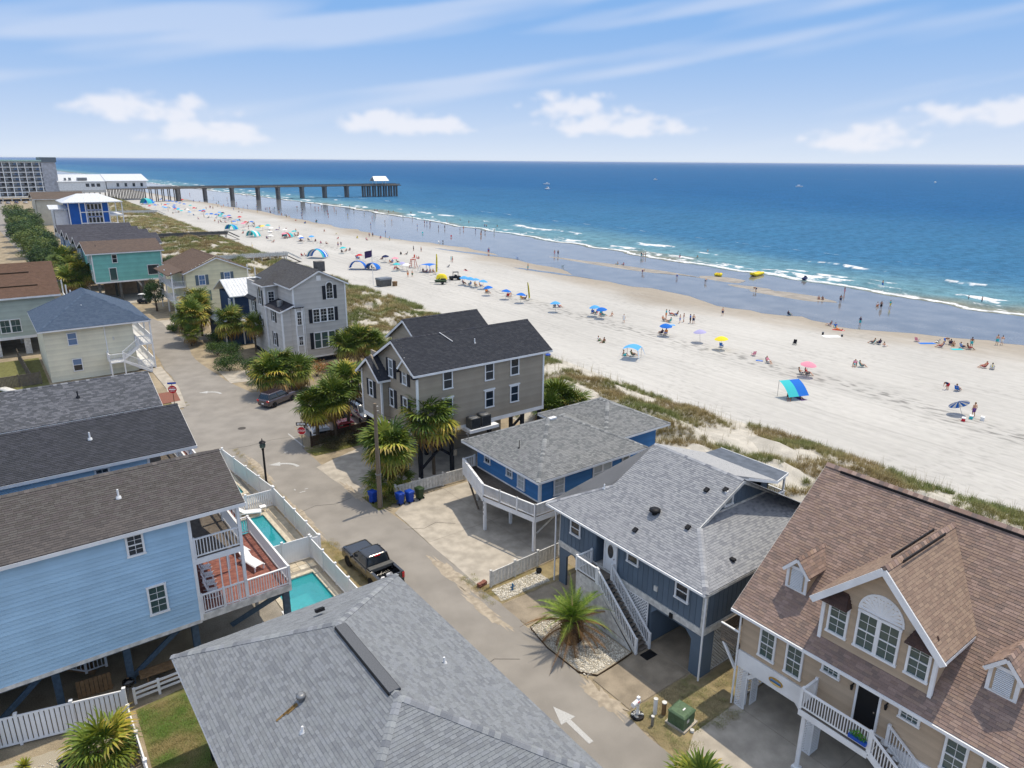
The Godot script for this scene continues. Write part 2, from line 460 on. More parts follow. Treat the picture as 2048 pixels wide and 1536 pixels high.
func make_ground():
	var g := G.new()
	# one sheet with openings where the pools are sunk
	var cuts := [300.0, -39.6, -43.8, -48.4, -54.4, -59.4, -64.4, -3500.0]
	for r in [[-3500.0, 12.4], [15.4, 46.0]]: g.quad(Vector3(r[0], -0.02, 300), Vector3(r[1], -0.02, 300), Vector3(r[1], -0.02, -3500), Vector3(r[0], -0.02, -3500))
	for i in range(0, 8, 2): g.quad(Vector3(12.4, -0.02, cuts[i]), Vector3(15.4, -0.02, cuts[i]), Vector3(15.4, -0.02, cuts[i + 1]), Vector3(12.4, -0.02, cuts[i + 1]))
	struct("ground", g, M.soil)
	# dunes
	var sandc := lin(rgb(204, 198, 187))
	var d2 := fbm(90, 0.03, 3)
	strip("dune", func(_z): return 46.0, func(z): return table(DUNE_EDGE, z), func(x, z): return dune_y(x, z), 40.0, -900.0, 22, M.sheet,
		func(x, z): return sandc)
	# dry beach: pale, with raked streaks, wheel tracks and a line of wrack, held in a computed texture
	var bw := 512
	var bh := 1024
	var im := Image.create(bw, bh, false, Image.FORMAT_RGB8)
	var nA := fbm(101, 0.02, 4)
	var nB := fbm(102, 0.2, 3)
	var nC := fbm(103, 0.11, 3)
	for j in bh:
		var z := 20.0 - 420.0 * j / bh
		var we := table(WET_EDGE, z)
		for i in bw:
			var x := 62.0 + 85.0 * i / bw
			var s := 0.93 + 0.05 * nA.get_noise_2d(x * 2.0, z) + 0.035 * nB.get_noise_2d(x * 7.0 + z * 0.12, z * 0.18) + 0.03 * nB.get_noise_2d(x * 3.0, z * 3.0)
			# wrack and footprints, scattered along a wandering line
			var wl := 92.0 + 3.0 * nA.get_noise_2d(7.0, z * 0.6) - 0.045 * (z + 60.0)
			var band := exp(-pow((x - wl) / 2.6, 2.0))
			var q := nC.get_noise_2d(x * 8.0, z * 3.6)
			if band > 0.15 and q > 0.12: s -= band * minf((q - 0.12) * 0.9, 0.24)
			for tr in [[80.0, 0.05], [81.6, 0.05], [88.3, 0.02], [89.9, 0.02], [104.0, -0.015], [105.6, -0.015]]:
				var tx: float = tr[0] - tr[1] * (z + 60.0) + 1.6 * nA.get_noise_2d(tr[0] * 5.0, z * 0.35)
				if absf(x - tx) < 0.22: s -= 0.035
			# trodden sand: small pits where people have walked
			var ft := nC.get_noise_2d(x * 11.0 + 90.0, z * 5.0)
			if ft > 0.3 and x < we - 4.0: s -= 0.045 * clampf(nA.get_noise_2d(x * 3.0, z * 3.0) * 5.0, 0.0, 1.4)
			# damp sand next to the wet flats: its own darker, browner tone with an uneven edge
			var damp := smoothstep(-17.0, -1.0, x - we + 8.0 * nA.get_noise_2d(x * 0.8, z * 0.7) + 3.0 * nB.get_noise_2d(x * 0.8, z * 0.3))
			var cc := Vector3(0.772, 0.764, 0.745).lerp(Vector3(0.665, 0.63, 0.58), damp) * s
			im.set_pixel(i, j, Color(cc.x, cc.y, cc.z))
	im.generate_mipmaps()
	var bm := StandardMaterial3D.new()
	bm.albedo_texture = ImageTexture.create_from_image(im); bm.roughness = 0.95; bm.metallic_specular = 0.2
	bm.texture_repeat = false
	M["beach"] = bm
	var gm := G.new()
	var uv := PackedVector2Array()
	var zs := [300.0, 20.0, -20.0, -60.0, -100.0, -160.0, -260.0, -399.0, -400.0, -700.0, -3000.0]
	for k in zs.size() - 1:
		for i in 16:
			var x0 := 60.0 + 158.0 * i / 16
			var x1 := 60.0 + 158.0 * (i + 1) / 16
			var za: float = zs[k]
			var zb: float = zs[k + 1]
			gm.quad(Vector3(x0, beach_y(x0), za), Vector3(x1, beach_y(x1), za), Vector3(x1, beach_y(x1), zb), Vector3(x0, beach_y(x0), zb))
	for p in gm.v: uv.append(Vector2((p.x - 62.0) / 85.0, clampf((20.0 - p.z) / 420.0, 0.001, 0.999)))
	var arr := []
	arr.resize(Mesh.ARRAY_MAX)
	arr[Mesh.ARRAY_VERTEX] = gm.v; arr[Mesh.ARRAY_NORMAL] = gm.n; arr[Mesh.ARRAY_TEX_UV] = uv
	var am := ArrayMesh.new()
	am.add_surface_from_arrays(Mesh.PRIMITIVE_TRIANGLES, arr)
	put(self, "beach", am, bm).set_meta("kind", "structure")
	# wet flats: smooth dark sand that mirrors the sky
	mat("wet_sand", rgb(132, 130, 127), 0.12, M.tex_spots, 0.03, 0.6)
	mat("sand_bar", rgb(168, 160, 148), 0.6, M.tex_spots, 0.06)
	var wn := fbm(120, 0.02, 4)
	var wetx := func(z: float) -> float: return table(WET_EDGE, z) + 5.0 * wn.get_noise_2d(3.0, z * 2.0) + 2.4 * wn.get_noise_2d(9.0, z * 9.0) + 0.8 * wn.get_noise_2d(19.0, z * 40.0)
	strip("wet_sand", wetx, func(_z): return 214.0, func(x, _z): return beach_y(x) + 0.012, 60.0, -2900.0, 10, M.wet_sand, func(_x, _z): return Color.WHITE)
	for bar_ in [[151, -150, 3.0, 26.0], [157, -117, 4.0, 7.0], [150, -92, 4.0, 10.0], [152, -104, 2.0, 6.0]]:
		var pts := []
		for k in 48:
			var a := TAU * k / 48
			var rr := 1.0 + 0.3 * wn.get_noise_2d(cos(a) * 60.0 + bar_[0], sin(a) * 60.0 + bar_[1])
			pts.append([bar_[0] + cos(a) * bar_[2] * rr + sin(a) * bar_[3] * 0.12, bar_[1] + sin(a) * bar_[3] * rr])
		sheet("sand_bar", pts, beach_y(bar_[0]) + 0.034, M.sand_bar)
	for pool in [[133, -196, 1.6, 20.0], [126, -150, 1.2, 13.0]]:      # shallow runnels on the damp sand
		var pts2 := []
		for k in 40:
			var a := TAU * k / 40
			var rr := 1.0 + 0.4 * wn.get_noise_2d(cos(a) * 50.0 + pool[0], sin(a) * 50.0)
			pts2.append([pool[0] + cos(a) * pool[2] * rr + sin(a) * pool[3] * 0.18, pool[1] + sin(a) * pool[3] * rr])
		sheet("wet_sand", pts2, beach_y(pool[0]) + 0.03, M.wet_sand)
	make_sea()

func make_sea():
	var nw := fbm(140, 0.03, 4)
	var nf := fbm(141, 0.25, 4)
	var edge := func(z: float) -> float: return table(WATER_EDGE, z) + 4.0 * nw.get_noise_2d(1.0, z * 1.3)
	# breaking waves: lines parallel to the shore, [metres out, height, z from, z to]
	var lines := [[6.5, 0.5, -46.0, -128.0], [15.0, 0.6, 20.0, -70.0], [12.0, 0.45, -60.0, -118.0], [8.0, 0.4, -128.0, -270.0], [24.0, 0.3, -150.0, -420.0], [10.0, 0.45, -330.0, -640.0], [34.0, 0.35, 0.0, -130.0], [30.0, 0.4, -520.0, -1500.0], [12.0, 0.5, -640.0, -1700.0]]
	var wave := func(x: float, z: float) -> float:
		var y := 0.0
		var out: float = x - edge.call(z)
		for l in lines:
			if z < l[2] and z > l[3]:
				var off: float = l[0] + 2.4 * nw.get_noise_2d(l[0] * 9.0, z * 1.8)
				var d := out - off
				var k := smoothstep(0.0, 14.0, minf(l[2] - z, z - l[3]))
				y += l[1] * k * exp(-pow(d / (1.5 if d < 0 else 3.2), 2.0))
		return y + 0.07 * nf.get_noise_2d(x * 1.2, z * 0.8) * smoothstep(0.0, 10.0, out)
	# foam: white water where waves have broken and thin sheets up the sand, with its own ragged outline
	var foam := func(x: float, z: float) -> float:
		var out: float = x - edge.call(z)
		var q := nf.get_noise_2d(x * 2.4, z * 0.9)
		var q2 := nw.get_noise_2d(x * 1.5 + 40.0, z * 1.5)
		var f := 0.0
		f = maxf(f, 1.35 - absf(out - 0.9 - 1.1 * q2) / (1.1 + 1.1 * maxf(q2, 0.0)) + q * 1.0)
		if out > 0.5 and out < 8.0: f = maxf(f, (0.5 - out * 0.06) + q * 1.3 + q2 * 1.1 - 0.3)
		for l in lines:
			if z < l[2] and z > l[3]:
				var off: float = l[0] + 2.4 * nw.get_noise_2d(l[0] * 9.0, z * 1.8)
				var d := out - off
				if d > -3.5 and d < 0.4: f = maxf(f, 0.55 + d * 0.3 + q * 0.8 + 2.6 * nw.get_noise_2d(l[0] * 5.0, z * 1.6) - 0.35)
		return clampf(f, 0.0, 1.0)
	mat("water", Color.WHITE, 0.4, M.tex_soft, 0.035, 0.02).vertex_color_use_as_albedo = true
	var deep := lin(rgb(46, 100, 148))
	var mid := lin(rgb(68, 119, 157))
	var shallow := lin(rgb(110, 150, 164))
	var silt := lin(rgb(136, 140, 130))
	var hue := func(x: float, z: float) -> Color:
		var out: float = x - edge.call(z) + 14.0 * nw.get_noise_2d(x * 0.6, z * 0.4)
		var c := silt.lerp(shallow, smoothstep(0.0, 9.0, out)).lerp(mid, smoothstep(6.0, 60.0, out)).lerp(deep, smoothstep(60.0, 420.0, out + 120.0 * nw.get_noise_2d(x * 0.05, z * 0.05)))
		var s := 1.0 + 0.16 * nf.get_noise_2d(x * 0.35, z * 0.6)
		return Color(c.r * s, c.g * s, c.b * s)
	var near_hue := func(x: float, z: float) -> Color: return hue.call(x, z).lerp(Color(0.86, 0.88, 0.9), smoothstep(0.35, 0.75, foam.call(x, z)))
	# water near the shore in a fine mesh, then coarser out to the horizon
	var g := G.new()
	var rows := []
	var z := 20.0
	while z > -1700.0:
		rows.append(z)
		z -= maxf(0.55, absf(z + 40.0) * 0.0075 + 0.1)
	rows.append(-1700.0)
	var outs := []
	var o := -1.5
	while o < 60.0:
		outs.append(o)
		o += 0.38 if o < 20.0 else 0.38 + (o - 20.0) * 0.09
	outs.append(60.0)
	var pv := PackedVector3Array()
	var pc := PackedColorArray()
	for zz in rows:
		var ex: float = edge.call(zz)
		for oo in outs:
			var x: float = ex + oo
			var y: float = maxf(-1.47, beach_y(x) + 0.03) + wave.call(x, zz) * smoothstep(-1.5, 3.0, oo) * smoothstep(60.0, 50.0, oo)
			pv.append(Vector3(x, y, zz)); pc.append(near_hue.call(x, zz))
	var k := outs.size()
	var pn := PackedVector3Array()
	var ix := PackedInt32Array()
	for i in rows.size():
		for j in k:
			var a := pv[i * k + mini(j + 1, k - 1)] - pv[i * k + maxi(j - 1, 0)]
			var b := pv[mini(i + 1, rows.size() - 1) * k + j] - pv[maxi(i - 1, 0) * k + j]
			pn.append(a.cross(b).normalized())
			if i < rows.size() - 1 and j < k - 1:
				var p := i * k + j
				ix.append_array(PackedInt32Array([p, p + k + 1, p + 1, p, p + k, p + k + 1]))
	var arr := []
	arr.resize(Mesh.ARRAY_MAX)
	arr[Mesh.ARRAY_VERTEX] = pv; arr[Mesh.ARRAY_NORMAL] = pn; arr[Mesh.ARRAY_COLOR] = pc; arr[Mesh.ARRAY_INDEX] = ix
	var am := ArrayMesh.new()
	am.add_surface_from_arrays(Mesh.PRIMITIVE_TRIANGLES, arr)
	put(self, "sea", am, M.water).set_meta("kind", "structure")
	# open sea
	strip("sea", func(zz): return edge.call(zz) + 60.0 if zz > -1700.0 else edge.call(zz) - 2.0, func(_z): return 1400.0, func(x, zz): return -1.47 + 0.12 * nf.get_noise_2d(x * 0.4, zz * 0.25) * smoothstep(230.0, 260.0, x), 20.0, -4000.0, 90, M.water, hue)
	g = G.new()
	g.col = deep
	g.quad(Vector3(1400, -1.47, 2000), Vector3(40000, -1.47, 2000), Vector3(40000, -1.47, -40000), Vector3(1400, -1.47, -40000))
	g.quad(Vector3(150, -1.47, -4000), Vector3(1400, -1.47, -4000), Vector3(1400, -1.47, -40000), Vector3(150, -1.47, -40000))
	g.quad(Vector3(150, -1.47, 2000), Vector3(1400, -1.47, 2000), Vector3(1400, -1.47, 20), Vector3(150, -1.47, 20))
	struct("sea", g, M.water)

# ---------------------------------------------------------------- building kit (world coordinates; rebase() moves the origin of a thing to its foot)
var win_cache := {}
func rebase(t: Node3D, at: Vector3):
	t.position = at
	for k in t.get_children(): k.position -= at
func rect(l: float, h: float) -> Array: return [[0, 0], [l, 0], [l, h], [0, h]]
func span_at(pv: Array, t: float) -> Vector2:      # [s, t] polygon cut by a level line
	var lo := INF
	var hi := -INF
	for i in pv.size():
		var a = pv[i]
		var b = pv[(i + 1) % pv.size()]
		var d: float = b[1] - a[1]
		if absf(d) < 1e-6: continue
		var k: float = (t - a[1]) / d
		if k < 0.0 or k > 1.0: continue
		var s: float = lerpf(a[0], b[0], k)
		lo = minf(lo, s); hi = maxf(hi, s)
	return Vector2(lo, hi)
# wall standing on a -> b (left to right seen from outside); mats: siding materials; kind: lap, board or plain
func wall(t: Node3D, a: Vector3, b: Vector3, prof: Array, mats: Array, expo := 0.22, kind := "lap") -> Dictionary:
	var d := (b - a).normalized()
	var n := d.cross(Vector3.UP)
	var g := G.new()
	var p := []
	for q in prof: p.append(a + d * q[0] + Vector3.UP * q[1])
	g.slab(p, -n * 0.14)
	var w := pm(t, "wall", g, mats[0])
	var top := 0.0
	var len_ := 0.0
	for q in prof: top = maxf(top, q[1]); len_ = maxf(len_, q[0])
	if kind == "lap":
		var y := 0.0
		var k := 0
		while y < top - 0.04:
			var e := minf(expo, top - y)
			var s := span_at(prof, y + e * 0.5)
			if s.y - s.x > 0.05:
				var o := put(w, "plank", PLANK, mats[k % mats.size()])
				o.transform = Transform3D(Basis(d * (s.y - s.x), Vector3.UP * e * 0.93, n * 0.06), a + d * (s.x + s.y) * 0.5 + Vector3.UP * (y + e * 0.5) + n * 0.002)
			y += expo; k += 1
	elif kind == "board":
		var x := 0.0
		var k := 0
		while x < len_ - 0.03:
			var e := minf(expo, len_ - x)
			bx(w, "board", a + d * (x + e * 0.5) + Vector3.UP * top * 0.5 + n * 0.012, Vector3(e - 0.03, top - 0.004, 0.022), mats[k % mats.size()], Basis(d, Vector3.UP, n))
			x += expo; k += 1
	return {"a": a, "d": d, "n": n, "w": w}
func frame_mesh(w: float, h: float, cols: int, rows: int, arch: bool, split: bool) -> ArrayMesh:
	var key := "%.2f_%.2f_%d_%d_%s_%s" % [w, h, cols, rows, arch, split]
	if win_cache.has(key): return win_cache[key]
	var g := G.new()
	var t := 0.1
	g.box(Vector3(-w / 2 + t / 2, h / 2, 0.055), Vector3(t, h, 0.09)); g.box(Vector3(w / 2 - t / 2, h / 2, 0.055), Vector3(t, h, 0.09))
	g.box(Vector3(0, t / 2 - 0.01, 0.07), Vector3(w + 0.06, t, 0.13))
	if arch:
		var prev := Vector3(-w / 2 + t / 2, h, 0.055)
		for i in range(1, 13):
			var a := PI - PI * i / 12.0
			var q := Vector3(cos(a) * (w / 2 - t / 2), h + sin(a) * (w / 2 - t / 2), 0.055)
			g.beam(prev, q, 0.09, t, Vector3(0, 0, 1).cross(q - prev).normalized())
			prev = q
	else: g.box(Vector3(0, h - t / 2, 0.06), Vector3(w + 0.04, t, 0.1))
	if split: g.box(Vector3(0, h / 2, 0.05), Vector3(w - 2 * t, 0.055, 0.06))
	for c in range(1, cols): g.box(Vector3(-w / 2 + t + (w - 2 * t) * c / cols, h / 2, 0.044), Vector3(0.022, h - 2 * t, 0.014))
	for r in range(1, rows): g.box(Vector3(0, t + (h - 2 * t) * r / rows, 0.0435), Vector3(w - 2 * t, 0.022, 0.014))
	win_cache[key] = g.mesh()
	return win_cache[key]
# window on a wall: s, y = middle of the sill; o: g glass material, c/r muntins, sh shutter material, arch, m frame material
func window(t: Node3D, wd: Dictionary, s: float, y: float, w: float, h: float, o := {}) -> MeshInstance3D:
	var b := Basis(wd.d, Vector3.UP, wd.n)
	var at: Vector3 = wd.a + wd.d * s + Vector3.UP * (y - wd.a.y)
	var arch: bool = o.get("arch", false)
	var split: bool = o.get("split", true)
	var f := put(t, "window", frame_mesh(w, h, o.get("c", 1), o.get("r", 1), arch, split), o.get("m", M.white))
	f.transform = Transform3D(b, at + wd.n * 0.04)
	var gm: Material = o.get("g", M.glass_blind if rng.randf() < 0.25 else M.glass)
	if split:
		bx(f, "pane", Vector3(0, 0.1 + (h - 0.2) * 0.25, 0.03), Vector3(w - 0.2, (h - 0.2) * 0.5, 0.012), o.get("g2", gm))
		bx(f, "pane", Vector3(0, 0.1 + (h - 0.2) * 0.75, 0.034), Vector3(w - 0.2, (h - 0.2) * 0.5, 0.012), gm)
	else: bx(f, "pane", Vector3(0, h / 2, 0.032), Vector3(w - 0.2, h - 0.2, 0.012), gm)
	if arch:
		var g := G.new()
		var p := []
		for i in 13: p.append(Vector3(cos(PI * i / 12.0) * (w / 2 - 0.08), h - 0.1 + sin(PI * i / 12.0) * (w / 2 - 0.08), 0.045))
		g.slab(p, Vector3(0, 0, -0.012))
		pm(f, "pane", g, o.get("ga", gm))
	if o.has("sh"):
		var hh: float = h
		for k in [-1, 1]:
			var c: Vector3 = at + wd.d * k * (w / 2 + o.get("shw", 0.42) / 2 + 0.02) + Vector3.UP * hh / 2 + wd.n * 0.075
			bx(t, "shutter", c, Vector3(o.get("shw", 0.42), hh, 0.05), o.sh, b)
	return f
func door(t: Node3D, wd: Dictionary, s: float, y: float, w: float, h: float, m: Material, frame: Material):
	var b := Basis(wd.d, Vector3.UP, wd.n)
	var at: Vector3 = wd.a + wd.d * s + Vector3.UP * (y - wd.a.y)
	var g := G.new()
	for k in [-1, 1]: g.box(Vector3(k * (w / 2 + 0.05), h / 2, 0.05), Vector3(0.1, h, 0.1))
	g.box(Vector3(0, h + 0.05, 0.05), Vector3(w + 0.2, 0.1, 0.1))
	var f := pm(t, "door_frame", g, frame)
	f.transform = Transform3D(b, at + wd.n * 0.03)
	var d := bx(t, "door", at + Vector3.UP * h / 2 + wd.n * 0.06, Vector3(w, h, 0.05), m, b)
	var hd := put(d, "handle", CUBE, M.chrome)
	hd.transform = Transform3D(Basis.from_scale(Vector3(0.06 / w, 0.08 / h, 1.4)), Vector3(0.38, -0.02, 0.9))
func rail_posts(t: Node3D, pts: Array, y0: float, y1: float, m: Material, w := 0.14):
	for p in pts: bx(t, "post", Vector3(p[0], (y0 + y1) / 2, p[1]), Vector3(w, y1 - y0, w), m)
# railing from a to b (points on the floor)
func railing(t: Node3D, a: Vector3, b: Vector3, h: float, m: Material, gap := 0.14, ends := true, single := true):
	var g := G.new()
	var up := Vector3.UP
	g.beam(a + up * h, b + up * h, 0.12, 0.06)
	var l := Vector2(b.x - a.x, b.z - a.z).length()
	var k := maxi(1, int(l / gap))
	if not single:
		for i in range(1, k):
			var q := a.lerp(b, float(i) / k)
			g.box(q + up * (h / 2 + 0.06), Vector3(0.04, h - 0.12, 0.04))
	var r := pm(t, "railing", g, m)
	bar(r, "bottom_rail", a + up * 0.12, b + up * 0.12, 0.05, 0.07, m)
	if single:
		for i in range(1, k):
			var q := a.lerp(b, float(i) / k)
			bx(r, "baluster", q + up * (h / 2 + 0.05), Vector3(0.04, h - 0.14, 0.04), m)
	if ends:
		for q in [a, b]: bx(t, "post", q + up * (h / 2 + 0.04), Vector3(0.13, h + 0.1, 0.13), m)
func stairs(t: Node3D, top: Vector3, bot: Vector3, side: Vector3, width: float, n: int, m: Material, ms: Material):
	for i in n:
		var k := (i + 0.5) / n
		var q := top.lerp(bot, k)
		q.y = top.y + (bot.y - top.y) * (i + 1.0) / (n + 0.0) + (top.y - bot.y) / n * 0.3
		var run := Vector3(bot.x - top.x, 0, bot.z - top.z)
		var dz := run.normalized()
		bx(t, "tread", q + side * width / 2, Vector3(width, 0.05, run.length() / n + 0.03), m, Basis(side, Vector3.UP, side.cross(Vector3.UP)))
	for k in [0.0, 1.0]:
		bar(t, "stringer", top + side * width * k + Vector3.DOWN * 0.12, bot + side * width * k + Vector3.DOWN * 0.02, 0.06, 0.26, ms)
func lattice(t: Node3D, a: Vector3, d: Vector3, w: float, h: float, m: Material, pitch := 0.15):     # square of crossing slats, a = lower left corner
	var n := d.cross(Vector3.UP)
	var g := G.new()
	for f in [[0.0, h / 2, 0.06, h], [w, h / 2, 0.06, h]]: g.box(a + d * f[0] + Vector3.UP * f[1], Vector3(f[2], f[3], 0.05), Basis(d, Vector3.UP, n))
	for f in [0.03, h - 0.03]: g.box(a + d * w / 2 + Vector3.UP * f, Vector3(w - 0.06, 0.06, 0.05), Basis(d, Vector3.UP, n))
	for k in [1, -1]:
		var c := -h
		while c < w + h:
			var p0 := Vector2(c, 0.0) if k == 1 else Vector2(c, 0.0)
			var p1 := Vector2(c + h * k, h)
			# clip to 0..w
			var t0 := 0.0
			var t1 := 1.0
			var dx := p1.x - p0.x
			for lim in [0.0, w]:
				var tt: float = (lim - p0.x) / dx
				if (dx > 0) == (lim == 0.0): t0 = maxf(t0, tt)
				else: t1 = minf(t1, tt)
			if t1 - t0 > 0.02:
				var q0 := p0.lerp(p1, t0)
				var q1 := p0.lerp(p1, t1)
				g.beam(a + d * q0.x + Vector3.UP * q0.y + n * 0.008 * k, a + d * q1.x + Vector3.UP * q1.y + n * 0.008 * k, 0.012, 0.055, (d * -k + Vector3.UP).normalized())
			c += pitch * 1.414
	pm(t, "lattice_panel", g, m)

# ---------------------------------------------------------------- shingled roofs
var tone_mats := {}
func tone_mat(c: Color) -> Material:
	var k := c.to_html()
	if not tone_mats.has(k):
		var m := StandardMaterial3D.new()
		m.albedo_color = c * 0.95; m.roughness = 0.95; m.metallic_specular = 0.2
		m.albedo_texture = M.tex_fine; m.uv1_triplanar = true; m.uv1_world_triplanar = true; m.uv1_scale = Vector3.ONE * 0.9
		tone_mats[k] = m
	return tone_mats[k]
# faces: polygons seen counter-clockwise from outside whose first edge is the eave; tones: shingle colours; singles: nearest shingles built as parts
func roof(t: Node3D, faces: Array, tones: Array, singles := 0, expo := 0.15, tabw := 0.3, thick := 0.12) -> MeshInstance3D:
	var mean := Color(0, 0, 0)
	for c in tones: mean += c / tones.size()
	tones = tones.map(func(c): return mean.lerp(c, 0.55))
	var g := G.new()
	for f in faces:
		var n: Vector3 = (f[1] - f[0]).cross(f[2] - f[0]).normalized()
		g.slab(f, -Vector3.UP * thick)
	var r := pm(t, "roof", g, tone_mat(tones[0]))
	var tabs := []
	for fi in faces.size():
		var f: Array = faces[fi]
		var u: Vector3 = (f[1] - f[0]).normalized()
		var n: Vector3 = (f[1] - f[0]).cross(f[2] - f[0]).normalized()
		var v := n.cross(u)
		var pv := []
		var vmax := 0.0
		for p in f:
			var q: Vector3 = p - f[0]
			pv.append([q.dot(u), q.dot(v)]); vmax = maxf(vmax, q.dot(v))
		var rows := int(ceil(vmax / expo))
		for k in rows:
			var v0 := k * expo
			var v1 := minf(v0 + expo, vmax)
			if v1 - v0 < 0.02: continue
			var s0 := span_at(pv, v0 + 0.002)
			var s1 := span_at(pv, v1 - 0.002)
			var x := minf(s0.x, s1.x) - rng.randf() * tabw
			while x < maxf(s0.y, s1.y):
				var w := tabw * (0.72 + 0.56 * rng.randf())
				var a0 := clampf(x, s0.x, s0.y)
				var b0 := clampf(x + w, s0.x, s0.y)
				var a1 := clampf(x, s1.x, s1.y)
				var b1 := clampf(x + w, s1.x, s1.y)
				if b0 - a0 > 0.02 or b1 - a1 > 0.02:
					var full: bool = b0 - a0 > w - 0.001 and b1 - a1 > w - 0.001 and v1 - v0 > expo - 0.001
					var mid: Vector3 = f[0] + u * (x + w / 2) + v * v0
					tabs.append([mid.distance_squared_to(CAM) if full else 1e9, fi, a0, b0, a1, b1, v0, v1, rng.randi() % tones.size()])
				x += w
	if singles > 0: tabs.sort_custom(func(p, q): return p[0] < q[0])
	var h := G.new()
	var lt := []
	for c in tones: lt.append(lin(c * 0.95))
	for i in tabs.size():
		var q: Array = tabs[i]
		var f: Array = faces[q[1]]
		var u: Vector3 = (f[1] - f[0]).normalized()
		var n: Vector3 = (f[1] - f[0]).cross(f[2] - f[0]).normalized()
		var v := n.cross(u)
		var lift := 0.02 + 0.008 * float((i * 7) % 5) / 5.0
		if i < singles and q[0] < 1e8:
			var o := put(r, "shingle", TAB, tone_mat(tones[q[8]]))
			o.transform = Transform3D(Basis(u * (q[3] - q[2]), v * (q[7] - q[6]), n * lift), f[0] + u * (q[2] + q[3]) / 2 + v * q[6])
		else:
			h.col = lt[q[8]]
			var p0: Vector3 = f[0] + v * q[6] + n * lift
			var p1: Vector3 = f[0] + v * q[7] + n * 0.006
			var A: Vector3 = p0 + u * (q[2] + 0.006)
			var B: Vector3 = p0 + u * (q[3] - 0.006)
			h.quad(A, B, p1 + u * q[5], p1 + u * q[4])
			h.quad(A - n * lift, B - n * lift, B, A)
	if h.v.size(): pm(r, "shingle_field", h, M.shingle).set_meta("kind", "stuff")
	return r
# caps along a ridge or hip between faces with normals n1, n2
func caps(r: MeshInstance3D, a: Vector3, b: Vector3, n1: Vector3, n2: Vector3, tones: Array, wide := 0.17, lift := 0.045):
	var d := (b - a)
	var l := d.length()
	d /= l
	var sides := []
	for n in [n1, n2]:
		var s: Vector3 = n.cross(d)
		if s.dot(Vector3(n.x, 0, n.z)) < 0: s = -s
		sides.append(s)
	var g := G.new()
	var k := int(l / 0.24)
	for i in k:
		g.col = lin(tones[rng.randi() % tones.size()])
		var p := a + d * l * i / k
		var q := a + d * l * (i + 1.04) / k
		var up := (n1 + n2).normalized()
		var pt := p + up * (lift + 0.012)
		var qt := q + up * lift
		for j in 2:
			var n: Vector3 = [n1, n2][j]
			var ps: Vector3 = p + sides[j] * wide + n * (lift * 0.7 + 0.012)
			var qs: Vector3 = q + sides[j] * wide + n * lift * 0.7
			if j == 0: g.quad(ps, qs, qt, pt) if (qs - ps).cross(qt - ps).dot(n) > 0 else g.quad(pt, qt, qs, ps)
			else: g.quad(ps, qs, qt, pt) if (qs - ps).cross(qt - ps).dot(n) > 0 else g.quad(pt, qt, qs, ps)
			g.tri(pt, ps, p)
			g.quad(ps - n * 0.04, qs - n * 0.04, qs, ps)
	pm(r, "ridge_cap", g, M.shingle).set_meta("kind", "stuff")
func fnorm(f: Array) -> Vector3: return (f[1] - f[0]).cross(f[2] - f[0]).normalized()
# gable roof over x0..x1, z0..z1 (z0 > z1), ridge along "x" or "z"
func gable_roof(t: Node3D, x0: float, x1: float, zs: float, zn: float, ye: float, yr: float, along: String, tones: Array, singles := 0, expo := 0.15, tabw := 0.3, white := true) -> MeshInstance3D:
	var faces: Array
	var ra: Vector3
	var rb: Vector3
	if along == "x":
		var zm := (zs + zn) / 2
		ra = Vector3(x0, yr, zm); rb = Vector3(x1, yr, zm)
		faces = [[Vector3(x0, ye, zs), Vector3(x1, ye, zs), rb, ra], [Vector3(x1, ye, zn), Vector3(x0, ye, zn), ra, rb]]
	else:
		var xm := (x0 + x1) / 2
		ra = Vector3(xm, yr, zs); rb = Vector3(xm, yr, zn)
		faces = [[Vector3(x0, ye, zn), Vector3(x0, ye, zs), ra, rb], [Vector3(x1, ye, zs), Vector3(x1, ye, zn), rb, ra]]
	var r := roof(t, faces, tones, singles, expo, tabw)
	caps(r, ra, rb, fnorm(faces[0]), fnorm(faces[1]), tones)
	if white:
		for f in faces:
			bar(t, "fascia", f[0] + Vector3.DOWN * 0.14, f[1] + Vector3.DOWN * 0.14, 0.05, 0.2, M.white)
			bar(t, "rake_board", f[0] + Vector3.DOWN * 0.17, f[3] + Vector3.DOWN * 0.17, 0.07, 0.2, M.white)
			bar(t, "rake_board", f[1] + Vector3.DOWN * 0.17, f[2] + Vector3.DOWN * 0.17, 0.07, 0.2, M.white)
	return r
